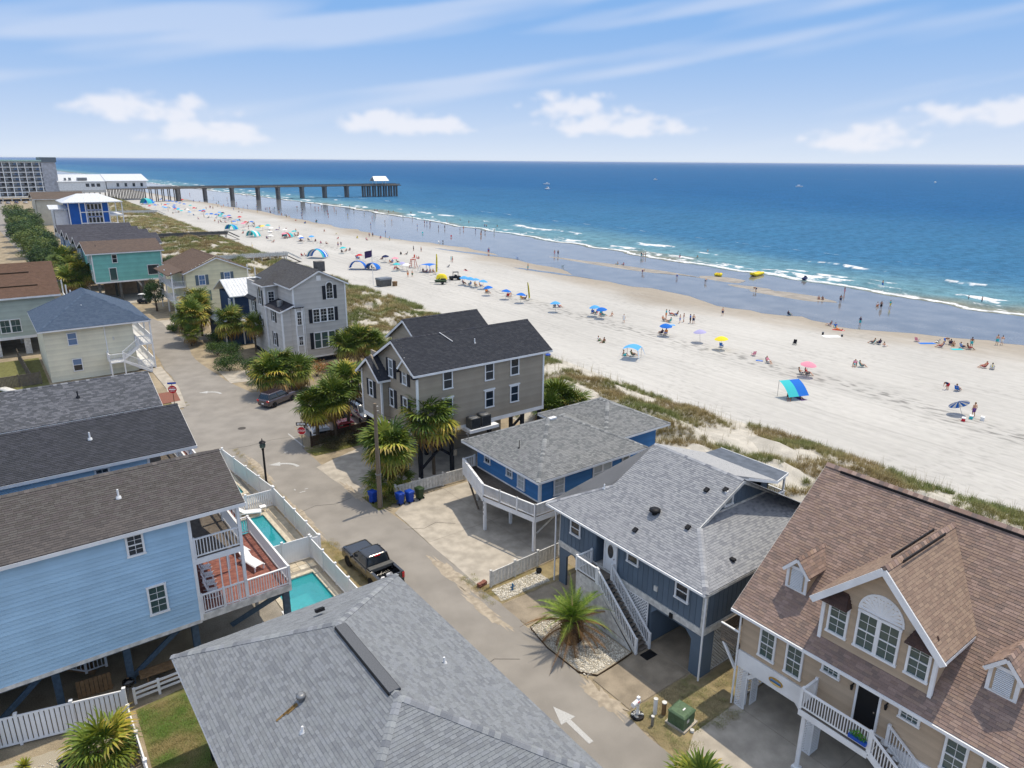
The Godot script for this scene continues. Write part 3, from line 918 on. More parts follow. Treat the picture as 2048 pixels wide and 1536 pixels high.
func hip_roof(t: Node3D, x0: float, x1: float, zs: float, zn: float, ye: float, yr: float, tones: Array, singles := 0, expo := 0.15, tabw := 0.3, inset := -1.0) -> MeshInstance3D:
	var a := Vector3(x0, ye, zs)
	var b := Vector3(x1, ye, zs)
	var c := Vector3(x1, ye, zn)
	var d := Vector3(x0, ye, zn)
	var faces: Array
	var e: Vector3
	var f: Vector3
	if x1 - x0 <= zs - zn:
		var i := (x1 - x0) / 2 if inset < 0 else inset
		e = Vector3((x0 + x1) / 2, yr, zs - i); f = Vector3((x0 + x1) / 2, yr, zn + i)
		faces = [[d, a, e, f], [a, b, e], [b, c, f, e], [c, d, f]]
	else:
		var i := (zs - zn) / 2 if inset < 0 else inset
		e = Vector3(x0 + i, yr, (zs + zn) / 2); f = Vector3(x1 - i, yr, (zs + zn) / 2)
		faces = [[d, a, e], [a, b, f, e], [b, c, f], [c, d, e, f]]
	var r := roof(t, faces, tones, singles, expo, tabw)
	var nn := []
	for q in faces: nn.append(fnorm(q))
	var tall := x1 - x0 <= zs - zn
	caps(r, e, f, nn[0] if tall else nn[1], nn[2] if tall else nn[3], tones)
	caps(r, a, e, nn[0], nn[1], tones)
	caps(r, b, e if tall else f, nn[1], nn[2], tones); caps(r, c, f, nn[2], nn[3], tones); caps(r, d, f if tall else e, nn[3], nn[0], tones)
	var cor := [a, b, c, d]
	for i in 4: bar(t, "fascia", cor[i] + Vector3.DOWN * 0.13, cor[(i + 1) % 4] + Vector3.DOWN * 0.13, 0.05, 0.18, M.white)
	return r
func vent_pipe(t: Node3D, at: Vector3, m: Material, h := 0.35):
	var g := G.new()
	g.lathe(at, [[0.14, -0.1], [0.12, 0.03], [0.05, 0.06], [0.05, h], [0.035, h]], 10)
	pm(t, "vent_pipe", g, m)
func piles(t: Node3D, pts: Array, y: float, m: Material, w := 0.3):
	for p in pts: bx(t, "stilt", Vector3(p[0], y / 2, p[1]), Vector3(w, y, w), m)

# ---------------------------------------------------------------- fences
func fence(label: String, a: Vector3, b: Vector3, h: float, m: Material, pick := 0.16, gap := 0.03, bay := 2.4, caps_ := true, group := "", cat := "fence") -> Node3D:
	var t := thing("fence", label, cat, a, 0, group)
	var l := a.distance_to(b)
	var d := (b - a) / l
	var bs := Basis(d, Vector3.UP, d.cross(Vector3.UP))
	var k := maxi(1, int(round(l / bay)))
	for i in k + 1:
		var p := d * l * i / k
		bx(t, "post", p + Vector3.UP * (h + 0.12) / 2, Vector3(0.13, h + 0.12, 0.13), m, bs)
		if caps_: bx(t, "post_cap", p + Vector3.UP * (h + 0.14), Vector3(0.17, 0.05, 0.17), m, bs)
	bx(t, "rail", d * l / 2 + Vector3.UP * (h - 0.03), Vector3(l, 0.09, 0.07), m, bs)
	bx(t, "rail", d * l / 2 + Vector3.UP * 0.14, Vector3(l, 0.1, 0.06), m, bs)
	var x := pick / 2 + 0.07
	while x < l - 0.05:
		bx(t, "picket", d * x + Vector3.UP * (h / 2 + 0.04), Vector3(pick, h - 0.14, 0.028), m, bs)
		x += pick + gap
	return t

# ---------------------------------------------------------------- houses on the ocean side of the street
func V(x: float, y: float, z: float) -> Vector3: return Vector3(x, y, z)
func box_walls(t: Node3D, x0: float, x1: float, zs: float, zn: float, y0: float, y1: float, mats: Array, expo := 0.22, west := "lap", south := "lap", east := "plain", north := "plain") -> Dictionary:
	var h := y1 - y0
	return {"w": wall(t, V(x0, y0, zn), V(x0, y0, zs), rect(zs - zn, h), mats, expo, west),
		"s": wall(t, V(x0, y0, zs), V(x1, y0, zs), rect(x1 - x0, h), mats, expo, south),
		"e": wall(t, V(x1, y0, zs), V(x1, y0, zn), rect(zs - zn, h), mats, expo, east),
		"n": wall(t, V(x1, y0, zn), V(x0, y0, zn), rect(x1 - x0, h), mats, expo, north)}
func siding(called: String, c: Color, n := 3) -> Array:
	var out := []
	for i in n:
		var k := 1.0 - 0.02 * i
		out.append(mat("%s_%d" % [called, i], Color(c.r * k, c.g * k, c.b * k), 0.7, M.tex_clean, 0.12))
	return out
func dormer(t: Node3D, zc: float, x: float, y0: float, tones: Array, wm: Array):
	# small roof dormer facing the street with an arched louvre
	var hw := 0.56
	var ye := y0 + 1.25
	var yr := ye + 0.68
	var g := G.new()
	g.slab([V(x, y0, zc - hw), V(x, y0, zc + hw), V(x, ye, zc + hw), V(x, yr - 0.05, zc), V(x, ye, zc - hw)], V(0.1, 0, 0))
	for k in [-1, 1]:
		var q := [V(x + 0.1, y0, zc + k * hw), V(x + 1.9, ye, zc + k * hw), V(x + 0.1, ye, zc + k * hw)]
		if k == -1: q.reverse()
		g.slab(q, V(0, 0, -k * 0.08))
	var d := pm(t, "dormer", g, wm[0])
	var face := G.new()
	for k in [-1, 1]: face.box(V(x - 0.03, (y0 + ye) / 2, zc + k * (hw - 0.06)), V(0.06, ye - y0 + 0.1, 0.14))
	face.box(V(x - 0.03, y0 + 0.06, zc), V(0.06, 0.14, hw * 2 - 0.26))
	face.box(V(x - 0.03, ye + 0.02, zc), V(0.055, 0.16, hw * 2 - 0.26))
	pm(d, "trim", face, M.white)
	for i in 13:
		var yy := y0 + 0.18 + i * 0.085
		var hw2 := 0.32 if yy < ye - 0.25 else 0.32 * sqrt(maxf(0.05, 1.0 - pow((yy - ye + 0.25) / 0.36, 2.0)))
		bx(d, "louvre", V(x - 0.05, yy, zc), V(0.05, 0.022, hw2 * 2), M.white, Basis(Vector3.BACK, 0.0) * Basis(Vector3(0, 0, 1), 0.6))
	bx(d, "louvre_backing", V(x - 0.012, y0 + 0.7, zc), V(0.02, 1.2, 0.66), M.blind)
	var xb := x + 2.6
	var f := [[V(x - 0.22, ye - 0.12, zc + hw + 0.16), V(xb - 0.7, ye - 0.12, zc + hw + 0.16), V(xb, yr, zc), V(x - 0.22, yr, zc)], [V(xb - 0.7, ye - 0.12, zc - hw - 0.16), V(x - 0.22, ye - 0.12, zc - hw - 0.16), V(x - 0.22, yr, zc), V(xb, yr, zc)]]
	var r := roof(t, f, tones, 20, 0.15, 0.3, 0.08)
	r.name = "dormer_roof"
	caps(r, V(x - 0.22, yr, zc), V(xb, yr, zc), fnorm(f[0]), fnorm(f[1]), tones, 0.15)
	for k in [-1, 1]: bar(t, "rake_board", V(x - 0.2, ye - 0.24, zc + k * (hw + 0.14)), V(x - 0.2, yr - 0.12, zc), 0.06, 0.16, M.white)

func house_brown_roof():
	var t := thing("house", "taupe beach house with brown shingle roof and dormers over a lattice carport", "house")
	var sd := siding("taupe_near", rgb(194, 172, 146))
	var tones := [rgb(166, 143, 134), rgb(147, 126, 118), rgb(184, 160, 147), rgb(156, 132, 120), rgb(134, 119, 113), rgb(174, 150, 133)]
	var x0 := 28.8
	var wd := box_walls(t, x0, 42.6, -4.9, -18.0, 3.55, 6.3, sd, 0.17, "lap", "plain", "plain", "lap")
	# gable end on the north side
	wall(t, V(42.6, 6.3, -18.0), V(x0, 6.3, -18.0), [[0, 0], [13.8, 0], [6.9, 5.6]], sd, 0.17, "lap")
	bx(t, "floor_frame", V(35.7, 3.3, -11.45), V(13.5, 0.4, 12.9), M.old_white)
	bx(t, "beam", V(x0 - 0.06, 3.02, -11.45), V(0.16, 1.0, 13.1), M.white)
	bx(t, "beam", V(35.7, 3.02, -18.02), V(13.6, 1.0, 0.12), M.white)
	# ground floor: lattice piers, back wall of the carport
	for z in [-17.95, -14.1]:
		lattice(t, V(x0, 0.02, z), Vector3.BACK, 0.55, 2.5, M.white, 0.11)
		lattice(t, V(x0 + 0.55, 0.02, z + 0.55), Vector3.LEFT * -1.0, 0.55, 2.5, M.white, 0.11) if z < -15 else lattice(t, V(x0, 0.02, z + 0.55), Vector3.RIGHT, 0.7, 2.5, M.white, 0.11)
		piles(t, [[x0 + 0.3, z + 0.28]], 2.55, M.white, 0.26)
	lattice(t, V(x0 + 0.7, 0.02, -18.02), Vector3.RIGHT, 6.0, 2.5, M.white, 0.15)
	bx(t, "carport_wall", V(36.0, 1.25, -11.4), V(0.15, 2.5, 12.6), sd[1])
	piles(t, [[x0 + 0.2, -9.6], [x0 + 0.2, -5.2], [33, -14], [33, -9.6]], 2.55, M.white, 0.24)
	for k in [[-17.35, -16.9], [-14.15, -14.6]]: bar(t, "arch_brace", V(x0, 2.1, k[0]), V(x0, 2.55, k[1]), 0.12, 0.2, M.white)
	# windows, door
	var W: Dictionary = wd.w
	var zo := func(z): return z + 18.0
	var gg := {"g": M.glass_green, "c": 2, "r": 4}
	for q in [[-16.46, 3.88, 0.92, 1.7], [-14.97, 3.85, 0.92, 1.75], [-7.64, 3.86, 0.9, 1.7], [-6.2, 3.86, 0.9, 1.7]]: window(t, W, zo.call(q[0]), q[1], q[2], q[3], gg)
	for q in [[-13.14, 5.1, 0.9, 0.5], [-9.55, 5.08, 0.88, 0.5]]: window(t, W, zo.call(q[0]), q[1], q[2], q[3], {"g": M.glass_green, "c": 3, "r": 2, "split": false})
	door(t, W, zo.call(-11.32), 3.6, 0.95, 2.0, M.black, M.white)
	for z in [-12.05, -10.5]:
		var gl := G.new()
		gl.box(V(x0 - 0.1, 5.35, z), V(0.2, 0.05, 0.05)); gl.lathe(V(x0 - 0.2, 5.1, z), [[0.05, 0.0], [0.08, 0.2], [0.03, 0.28]], 8)
		pm(t, "wall_lamp", gl, M.black)
	# entry deck, its rail and the stair running down along the house
	bx(t, "deck_floor", V(28.13, 3.42, -12.1), V(1.3, 0.12, 3.3), M.deck_grey)
	bar(t, "deck_beam", V(27.48, 3.28, -13.75), V(27.48, 3.28, -10.45), 0.08, 0.32, M.white)
	railing(t, V(27.5, 3.5, -13.7), V(27.5, 3.5, -10.45), 1.02, M.white, 0.13)
	railing(t, V(28.7, 3.5, -13.7), V(27.62, 3.5, -13.7), 1.02, M.white, 0.13)
	cyl(t, "deck_post", V(27.62, 0.0, -13.5), V(27.62, 3.14, -13.5), 0.11, M.white)
	bx(t, "deck_post_foot", V(27.62, 0.06, -13.5), V(0.36, 0.12, 0.36), M.white)
	stairs(t, V(27.5, 3.45, -10.4), V(27.5, 0.1, -5.6), Vector3.RIGHT, 1.1, 17, M.deck_grey, M.white)
	railing(t, V(27.5, 3.4, -10.4), V(27.5, 0.05, -5.6), 1.02, M.white, 0.13)
	railing(t, V(28.62, 3.4, -10.2), V(28.62, 0.05, -5.4), 1.02, M.white, 0.13)
	# north side balcony
	bx(t, "side_balcony", V(29.6, 3.5, -18.6), V(1.9, 0.12, 1.1), M.deck_grey)
	for k in 6: bx(t, "balcony_board", V(28.64, 3.68 + k * 0.15, -18.6), V(0.05, 0.125, 1.12), M.wood_grey)
	for k in 6: bx(t, "balcony_board", V(29.6, 3.68 + k * 0.15, -19.16), V(1.9, 0.125, 0.05), M.wood_grey)
	bar(t, "balcony_rail", V(28.62, 4.56, -19.18), V(28.62, 4.56, -18.02), 0.1, 0.06, M.white)
	bar(t, "balcony_brace", V(28.72, 3.42, -19.0), V(28.72, 2.2, -18.1), 0.12, 0.12, M.white)
	# oval plaque: painted dune scene
	var ov := G.new()
	for i in 20:
		var a0 := TAU * i / 20
		var a1 := TAU * (i + 1) / 20
		ov.tri(V(x0 - 0.18, 3.0, -15.7), V(x0 - 0.18, 3.0 + sin(a0) * 0.2, -15.7 + cos(a0) * 0.4), V(x0 - 0.18, 3.0 + sin(a1) * 0.2, -15.7 + cos(a1) * 0.4))
		ov.quad(V(x0 - 0.14, 3.0 + sin(a0) * 0.2, -15.7 + cos(a0) * 0.4), V(x0 - 0.14, 3.0 + sin(a1) * 0.2, -15.7 + cos(a1) * 0.4), V(x0 - 0.18, 3.0 + sin(a1) * 0.2, -15.7 + cos(a1) * 0.4), V(x0 - 0.18, 3.0 + sin(a0) * 0.2, -15.7 + cos(a0) * 0.4))
	var pl := pm(t, "plaque", ov, mat("plaque_gold", rgb(176, 140, 70), 0.5))
	for band in [[0.02, 0.12, rgb(96, 142, 190), 0.56], [-0.04, 0.06, rgb(60, 104, 160), 0.62], [-0.12, 0.08, rgb(222, 190, 110), 0.52]]:
		bx(pl, "painted_scene", V(x0 - 0.185, 3.0 + band[0], -15.7), V(0.006, band[1], band[3]), mat("plaque_%.2f" % band[0], band[2], 0.6))
	# main roof with overhang, ridge along the street
	var e0 := 28.25
	var e1 := 43.15
	var ye := 6.06
	var yr := 12.2
	var xr := 35.7
	var zn := -18.4
	var zs := -4.5
	var f := [[V(e0, ye, zn), V(e0, ye, zs), V(xr, yr, zs), V(xr, yr, zn)], [V(e1, ye, zs), V(e1, ye, zn), V(xr, yr, zn), V(xr, yr, zs)]]
	var r := roof(t, f, tones, 220, 0.15, 0.3)
	caps(r, V(xr, yr, zn), V(xr, yr, zs), fnorm(f[0]), fnorm(f[1]), tones, 0.2, 0.09)
	bar(t, "ridge_vent", V(xr - 0.22, yr - 0.1, zn + 0.9), V(xr - 0.22, yr - 0.1, zs - 0.9), 0.06, 0.12, M.black)
	bar(t, "gutter", V(e0 - 0.03, ye - 0.1, zn), V(e0 - 0.03, ye - 0.1, zs), 0.14, 0.14, M.white)
	bar(t, "rake_board", V(e0, ye - 0.17, zn), V(xr, yr - 0.17, zn), 0.07, 0.2, M.old_white)
	bx(t, "soffit", V(28.5, 6.0, -11.4), V(0.55, 0.04, 13.6), M.white)
	cyl(t, "downspout", V(28.62, 0.1, -18.05), V(28.62, 5.9, -18.05), 0.05, M.white)
	# front gable
	var gx := 29.0
	var gz := -11.56
	var gw := wall(t, V(gx, 6.5, -14.05), V(gx, 6.5, -9.07), [[0, 0], [4.98, 0], [4.98, 2.45], [2.49, 5.1], [0, 2.45]], sd, 0.17, "lap")
	for k in [-14.05, -9.07]:
		bar(t, "corner_board", V(gx - 0.04, 6.55, k), V(gx - 0.04, 8.9, k), 0.16, 0.16, M.white)
		var q := [V(gx, 6.55, k), V(gx + 2.6, 8.8, k), V(gx, 8.8, k)]
		var cg := G.new()
		if k < -10: q.reverse()
		cg.slab(q, V(0, 0, 0.1 if k < -10 else -0.1))
		pm(t, "cheek_wall", cg, sd[0])
	var zq := func(z): return z + 14.05
	window(t, gw, zq.call(-13.3), 7.15, 0.95, 1.7, gg); window(t, gw, zq.call(-9.72), 7.15, 0.95, 1.7, gg)
	window(t, gw, zq.call(-11.98), 7.15, 0.96, 1.9, gg); window(t, gw, zq.call(-11.04), 7.15, 0.96, 1.9, gg)
	var fan := G.new()
	var fc := V(gx - 0.05, 9.08, -11.51)
	for i in 16:
		var a0 := PI * i / 16
		var a1 := PI * (i + 1) / 16
		var p0 := fc + V(0, sin(a0) * 1.02, cos(a0) * 0.96)
		var p1 := fc + V(0, sin(a1) * 1.02, cos(a1) * 0.96)
		var b0 := fc + V(-0.035 if i % 2 else -0.012, sin(a0 + 0.09) * 0.9, cos(a0 + 0.09) * 0.85)
		fan.tri(fc + V(-0.02, 0, 0), p0, b0); fan.tri(fc + V(-0.02, 0, 0), b0, p1); fan.tri(b0, p0, p1)
		fan.beam(p0, p1, 0.06, 0.1)
	pm(t, "fan_panel", fan, M.white)
	for zc in [-13.42, -9.62]:     # little hipped hoods over the outer windows
		var hd := [[V(gx - 0.55, 8.86, zc - 0.62), V(gx - 0.55, 8.86, zc + 0.62), V(gx, 9.5, zc + 0.4), V(gx, 9.5, zc - 0.4)], [V(gx - 0.55, 8.86, zc + 0.62), V(gx, 8.86, zc + 0.62), V(gx, 9.5, zc + 0.4)], [V(gx, 8.86, zc - 0.62), V(gx - 0.55, 8.86, zc - 0.62), V(gx, 9.5, zc - 0.4)]]
		roof(t, hd, [rgb(96, 78, 72), rgb(86, 70, 66), rgb(104, 84, 76)], 0, 0.14, 0.28, 0.05).name = "window_hood"
		bar(t, "hood_trim", V(gx - 0.5, 8.84, zc - 0.6), V(gx - 0.5, 8.84, zc + 0.6), 0.06, 0.1, M.white)
	var ax := 28.5
	var ay := 11.75
	var fe := 8.82
	var hz := 2.9
	var gf := [[V(ax, fe, gz + hz), V(31.7, fe, gz + hz), V(35.1, ay, gz), V(ax, ay, gz)], [V(31.7, fe, gz - hz), V(ax, fe, gz - hz), V(ax, ay, gz), V(35.1, ay, gz)]]
	var gr := roof(t, gf, [rgb(168, 146, 130), rgb(156, 134, 120), rgb(178, 156, 138), rgb(146, 126, 114)], 80, 0.15, 0.3)
	gr.name = "gable_roof"
	caps(gr, V(ax, ay, gz), V(35.1, ay, gz), fnorm(gf[0]), fnorm(gf[1]), tones, 0.2, 0.06)
	for k in [1, -1]:
		bar(t, "ridge_vent", V(29.6, ay + 0.0, gz + 0.25 * k), V(33.6, ay + 0.0, gz + 0.25 * k), 0.05, 0.14, M.black)
		bar(t, "rake_board", V(ax - 0.03, fe - 0.2, gz + hz * k), V(ax - 0.03, ay - 0.2, gz), 0.08, 0.3, M.white)
		bar(t, "rake_soffit", V(ax + 0.3, fe - 0.12, gz + hz * k), V(ax + 0.3, ay - 0.16, gz), 0.55, 0.03, M.white)
		bar(t, "fascia", V(ax, fe - 0.15, gz + hz * k), V(31.6, fe - 0.15, gz + hz * k), 0.05, 0.16, M.white)
	dormer(t, -16.15, 30.1, 7.5, tones, sd)
	dormer(t, -7.0, 30.1, 7.5, tones, sd)
	rebase(t, V(35.7, 0, -11.4))
	var tb := thing("planter", "small green leafy planter box hanging on the white deck rail", "planter", V(27.36, 3.8, -10.9))
	var lg := G.new()
	leaf_cloud(lg, V(0, 0.28, 0), V(0.12, 0.22, 0.4), 160, 0.09, [lin(rgb(90, 150, 40)), lin(rgb(60, 120, 40))])
	bx(tb, "box", V(0, 0.08, 0), V(0.18, 0.18, 0.8), M.sign_blue)
	pm(tb, "foliage", lg, M.leaf)

func house_slate():
	var t := thing("house", "slate blue board siding house with pale grey shingle roof and white front stairs", "house")
	var sd := siding("slate", rgb(100, 116, 132))
	var tones := [rgb(178, 180, 184), rgb(168, 170, 175), rgb(184, 186, 190), rgb(138, 141, 148), rgb(174, 176, 181), rgb(152, 155, 161)]
	var x0 := 28.8
	var zs := -20.45
	var zn := -32.6
	var wd := box_walls(t, x0, 41.4, zs, zn, 3.25, 6.0, sd, 0.4, "board", "board", "plain", "plain")
	bx(t, "belly_band", V(x0 - 0.03, 3.02, (zs + zn) / 2), V(0.1, 0.42, zs - zn + 0.1), M.old_white)
	bx(t, "belly_band", V(35.1, 3.02, zs + 0.03), V(12.5, 0.42, 0.1), M.old_white)
	bx(t, "floor_frame", V(35.1, 2.98, (zs + zn) / 2), V(12.4, 0.4, zs - zn - 0.2), M.old_white)
	bar(t, "corner_board", V(x0 - 0.03, 3.2, zs + 0.03), V(x0 - 0.03, 5.9, zs + 0.03), 0.2, 0.2, M.old_white)
	# ground floor wall with a small arched opening, the stair, lattice and the carport arch
	var g := G.new()
	for seg in [[zn, -31.9, 0, 2.8], [-30.7, -24.2, 0, 2.8], [-21.15, zs, 0, 2.8]]: g.box(V(x0 + 0.08, 1.4, (seg[0] + seg[1]) / 2), V(0.16, 2.8, seg[1] - seg[0]))
	for seg in [[-31.9, -30.7], [-24.2, -21.15]]: g.box(V(x0 + 0.08, 2.72, (seg[0] + seg[1]) / 2), V(0.16, 0.16, seg[1] - seg[0]))
	for c in [[-31.9, 1], [-30.7, -1], [-24.2, 1], [-21.15, -1]]:
		g.slab([V(x0, 2.2, c[0]), V(x0, 2.64, c[0] + 0.44 * c[1]), V(x0, 2.64, c[0])] if c[1] > 0 else [V(x0, 2.2, c[0]), V(x0, 2.64, c[0]), V(x0, 2.64, c[0] - 0.44)], V(0.16, 0, 0))
	g.box(V(x0 + 0.55, 1.4, zs + 0.0), V(0.9, 2.8, 0.16))
	pm(t, "lower_wall", g, sd[1])
	lattice(t, V(x0 + 1.2, 0.9, -31.9), Vector3.BACK, 1.2, 1.8, M.old_white, 0.15)
	lattice(t, V(x0 - 0.06, 1.0, -26.6), Vector3.BACK, 2.2, 1.85, M.white, 0.15)
	lattice(t, V(x0 + 1.0, 0.02, zs), Vector3.RIGHT, 10.0, 2.75, M.old_white, 0.16)
	bx(t, "carport_wall", V(35.5, 1.4, -26.5), V(0.15, 2.8, 12.0), sd[2])
	bx(t, "carport_wall", V(32.0, 1.4, -24.3), V(6.4, 2.8, 0.15), sd[2])
	var W: Dictionary = wd.w
	var zo := func(z): return z - zn
	window(t, W, zo.call(-31.0), 4.3, 0.98, 1.1, {}); window(t, W, zo.call(-25.82), 4.75, 0.95, 0.7, {"split": false}); window(t, W, zo.call(-22.0), 4.3, 0.98, 1.15, {})
	# entry: recessed dark side and a white door with an oval light
	t.remove_child(W.w); W.w.free()
	wall(t, V(x0, 3.25, zn), V(x0, 3.25, -29.1), rect(-29.1 - zn, 2.75), sd, 0.4, "board"); wall(t, V(x0, 3.25, -28.2), V(x0, 3.25, zs), rect(zs + 28.2, 2.75), sd, 0.4, "board")
	bx(t, "entry_head", V(x0 + 0.07, 5.75, -28.65), V(0.14, 0.5, 0.9), sd[1])
	for q in [[x0 + 0.75, -29.12, 1.5, 0.1], [x0 + 0.75, -28.16, 1.5, 0.1], [x0 + 1.5, -28.65, 0.1, 0.9]]: bx(t, "entry_wall", V(q[0], 4.6, q[1]), V(q[2], 2.7, q[3]), sd[1])
	bx(t, "entry_door", V(x0 + 1.43, 4.3, -28.65), V(0.05, 2.05, 0.8), M.sign_blue)
	door(t, W, zo.call(-27.7), 3.3, 0.92, 2.1, M.white, M.white)
	var ov := G.new()
	ov.lathe(V(x0 - 0.075, 4.7, -27.7), [[0.25, 0.0], [0.25, 0.02]], 18, Basis(Vector3(0, 1.9, 0), Vector3(-1, 0, 0), Vector3(0, 0, 1)))
	pm(t, "door_light", ov, M.glass)
	bx(t, "meter_box", V(x0 - 0.06, 4.05, -23.9), V(0.12, 0.32, 0.24), M.old_white)
	var lamp := G.new()
	lamp.box(V(x0 - 0.1, 2.95, -22.6), V(0.14, 0.3, 0.22))
	pm(t, "wall_lamp", lamp, M.black)
	# stair and landing
	bx(t, "landing", V(28.1, 3.06, -28.4), V(1.36, 0.1, 2.0), M.deck_grey)
	bx(t, "stair_skirt", V(27.46, 1.5, -28.4), V(0.05, 3.0, 2.0), M.old_white)
	stairs(t, V(27.42, 3.05, -27.35), V(27.42, 0.08, -23.9), Vector3.RIGHT, 1.05, 16, M.deck_grey, M.old_white)
	var sk := G.new()
	sk.slab([V(27.38, 0, -27.4), V(27.38, 0, -24.3), V(27.38, 2.75, -27.4)], V(0.04, 0, 0))
	pm(t, "stair_skirt", sk, M.old_white)
	railing(t, V(27.42, 3.05, -29.35), V(27.42, 3.05, -27.5), 1.0, M.white, 0.13)
	railing(t, V(28.7, 3.05, -29.35), V(27.5, 3.05, -29.35), 1.0, M.white, 0.13)
	railing(t, V(27.42, 3.0, -27.4), V(27.42, 0.03, -23.95), 1.0, M.white, 0.13)
	railing(t, V(28.46, 3.0, -27.25), V(28.46, 0.03, -23.85), 1.0, M.white, 0.13)
	railing(t, V(28.46, 3.05, -27.3), V(28.78, 3.05, -27.3), 1.0, M.white, 0.13, false)
	# dutch gable roof
	var ye := 5.88
	var yr := 9.55
	var xr := 35.25
	var e0 := 28.25
	var e1 := 42.25
	var es := -20.05
	var en := -33.45
	var k := 3.1
	var yk := ye + (yr - ye) * k / (xr - e0)
	var A := V(e0, ye, en)
	var B := V(e0, ye, es)
	var C := V(e1, ye, es)
	var D := V(e1, ye, en)
	var f := [[A, B, V(e0 + k, yk, es - k), V(xr, yr, es - k), V(xr, yr, en + k), V(e0 + k, yk, en + k)],
		[C, D, V(e1 - k, yk, en + k), V(xr, yr, en + k), V(xr, yr, es - k), V(e1 - k, yk, es - k)],
		[B, C, V(e1 - k, yk, es - k), V(e1 - k - 0.7, yk + 0.367, es - k - 0.7), V(e0 + k + 0.7, yk + 0.367, es - k - 0.7), V(e0 + k, yk, es - k)], [D, A, V(e0 + k, yk, en + k), V(e1 - k, yk, en + k)]]
	var r := roof(t, f, tones, 300, 0.15, 0.24)
	caps(r, V(xr, yr, en + k), V(xr, yr, es - k), fnorm(f[0]), fnorm(f[1]), tones, 0.16)
	caps(r, B, V(e0 + k, yk, es - k), fnorm(f[0]), fnorm(f[2]), tones, 0.17); caps(r, C, V(e1 - k, yk, es - k), fnorm(f[1]), fnorm(f[2]), tones, 0.17)
	caps(r, A, V(e0 + k, yk, en + k), fnorm(f[0]), fnorm(f[3]), tones, 0.17)
	# gablet walls
	var gz := es - k - 0.4
	var gy := yk + 0.35
	var hw := (yr - gy) / (yr - ye) * (xr - e0)
	var gl := wall(t, V(xr - hw, gy - 0.3, gz), V(xr + hw, gy - 0.3, gz), [[0, 0], [2 * hw, 0], [2 * hw, 0.25], [hw, yr - gy + 0.2], [0, 0.25]], [sd[1], sd[0]], 0.4, "plain")
	for i in 16: 
		var s := 0.3 + i * 0.45
		var hh := (yr - gy) * (1.0 - absf(s - hw) / hw)
		if hh > 0.25: bx(gl.w, "board", V(xr - hw + s, gy + hh * 0.5 - 0.1, gz + 0.015), V(0.42, hh, 0.024), sd[0])
	window(t, gl, hw - 0.9, gy + 0.1, 0.85, 1.05, {})
	bar(t, "gablet_sill", V(xr - hw, gy - 0.12, gz + 0.06), V(xr + hw, gy - 0.12, gz + 0.06), 0.06, 0.14, M.old_white)
	for q in [-1, 1]:
		bar(t, "rake_board", V(xr + q * (xr - e0 - k), yk - 0.06, es - k + 0.02), V(xr, yr - 0.16, es - k + 0.02), 0.06, 0.2, M.old_white)
	bar(t, "gutter", A + V(-0.04, -0.1, 0), B + V(-0.04, -0.1, 0), 0.14, 0.13, M.white)
	bar(t, "fascia", B + V(0, -0.13, 0), C + V(0, -0.13, 0), 0.05, 0.16, M.old_white); bar(t, "fascia", D + V(0, -0.13, 0), A + V(0, -0.13, 0), 0.05, 0.16, M.white)
	for z in [-20.2, -32.75]:
		cyl(t, "downspout", V(28.5, 0.12, z), V(28.5, 5.7, z), 0.055, M.white)
	# things on the roof
	var fan := G.new()
	fan.lathe(V(30.9, ye + (30.9 - e0) * 0.525, -26.25), [[0.16, -0.1], [0.16, 0.18], [0.36, 0.2], [0.34, 0.32], [0.2, 0.38]], 18)
	pm(t, "attic_fan", fan, M.black)
	var slope: float = (yr - ye) / (xr - e0)
	for q in [[33.6, -24.6], [34.1, -23.6], [31.0, -23.75], [29.4, -26.4]]:
		bx(t, "roof_vent", V(q[0], ye + (q[0] - e0) * slope + 0.1, q[1]), V(0.3, 0.14, 0.26), M.black, Basis(Vector3.BACK, atan(slope)))
	bx(t, "roof_vent", V(31.6, ye + 0.55, -20.9), V(0.26, 0.14, 0.3), M.black)
	vent_pipe(t, V(30.9, ye + (30.9 - e0) * slope, -30.7), M.white, 0.3)
	# rear wing: low pale slope from the ridge, dark membrane porch roof and deck
	var rs := [[V(41.5, 7.15, -24.7), V(41.5, 7.15, -30.9), V(35.4, 9.5, -30.4), V(35.4, 9.5, -23.9)]]
	roof(t, rs, [rgb(190, 191, 193), rgb(182, 183, 186), rgb(196, 197, 199)], 0, 0.15, 0.24).name = "rear_slope"
	var pd := G.new()
	pd.slab([V(41.5, 7.12, -24.7), V(43.6, 6.98, -25.2), V(43.6, 6.98, -31.0), V(41.5, 7.12, -30.9)], V(0, -0.14, 0))
	pm(t, "membrane_roof", pd, mat("membrane", rgb(104, 112, 124), 0.85, M.tex_spots, 0.3))
	for q in [[V(43.62, 6.93, -25.2), V(43.62, 6.93, -31.0)], [V(35.8, 9.2, -24.0), V(41.5, 7.05, -24.66)], [V(41.5, 7.07, -24.66), V(43.6, 6.94, -25.17)]]: bar(t, "fascia", q[0], q[1], 0.05, 0.18, M.white)
	box_walls(t, 40.6, 41.6, -25.4, -30.8, 3.25, 7.0, sd, 0.4, "plain", "plain", "plain", "plain")
	bx(t, "rear_deck", V(42.6, 4.5, -28.1), V(2.2, 0.14, 5.8), M.deck_grey)
	piles(t, [[43.45, -25.4], [43.45, -30.8], [42.3, -25.4]], 4.45, M.old_white, 0.2)
	for q in [[43.5, -25.35], [43.5, -30.8]]: bx(t, "porch_post", V(q[0], 5.75, q[1]), V(0.12, 2.4, 0.12), M.white)
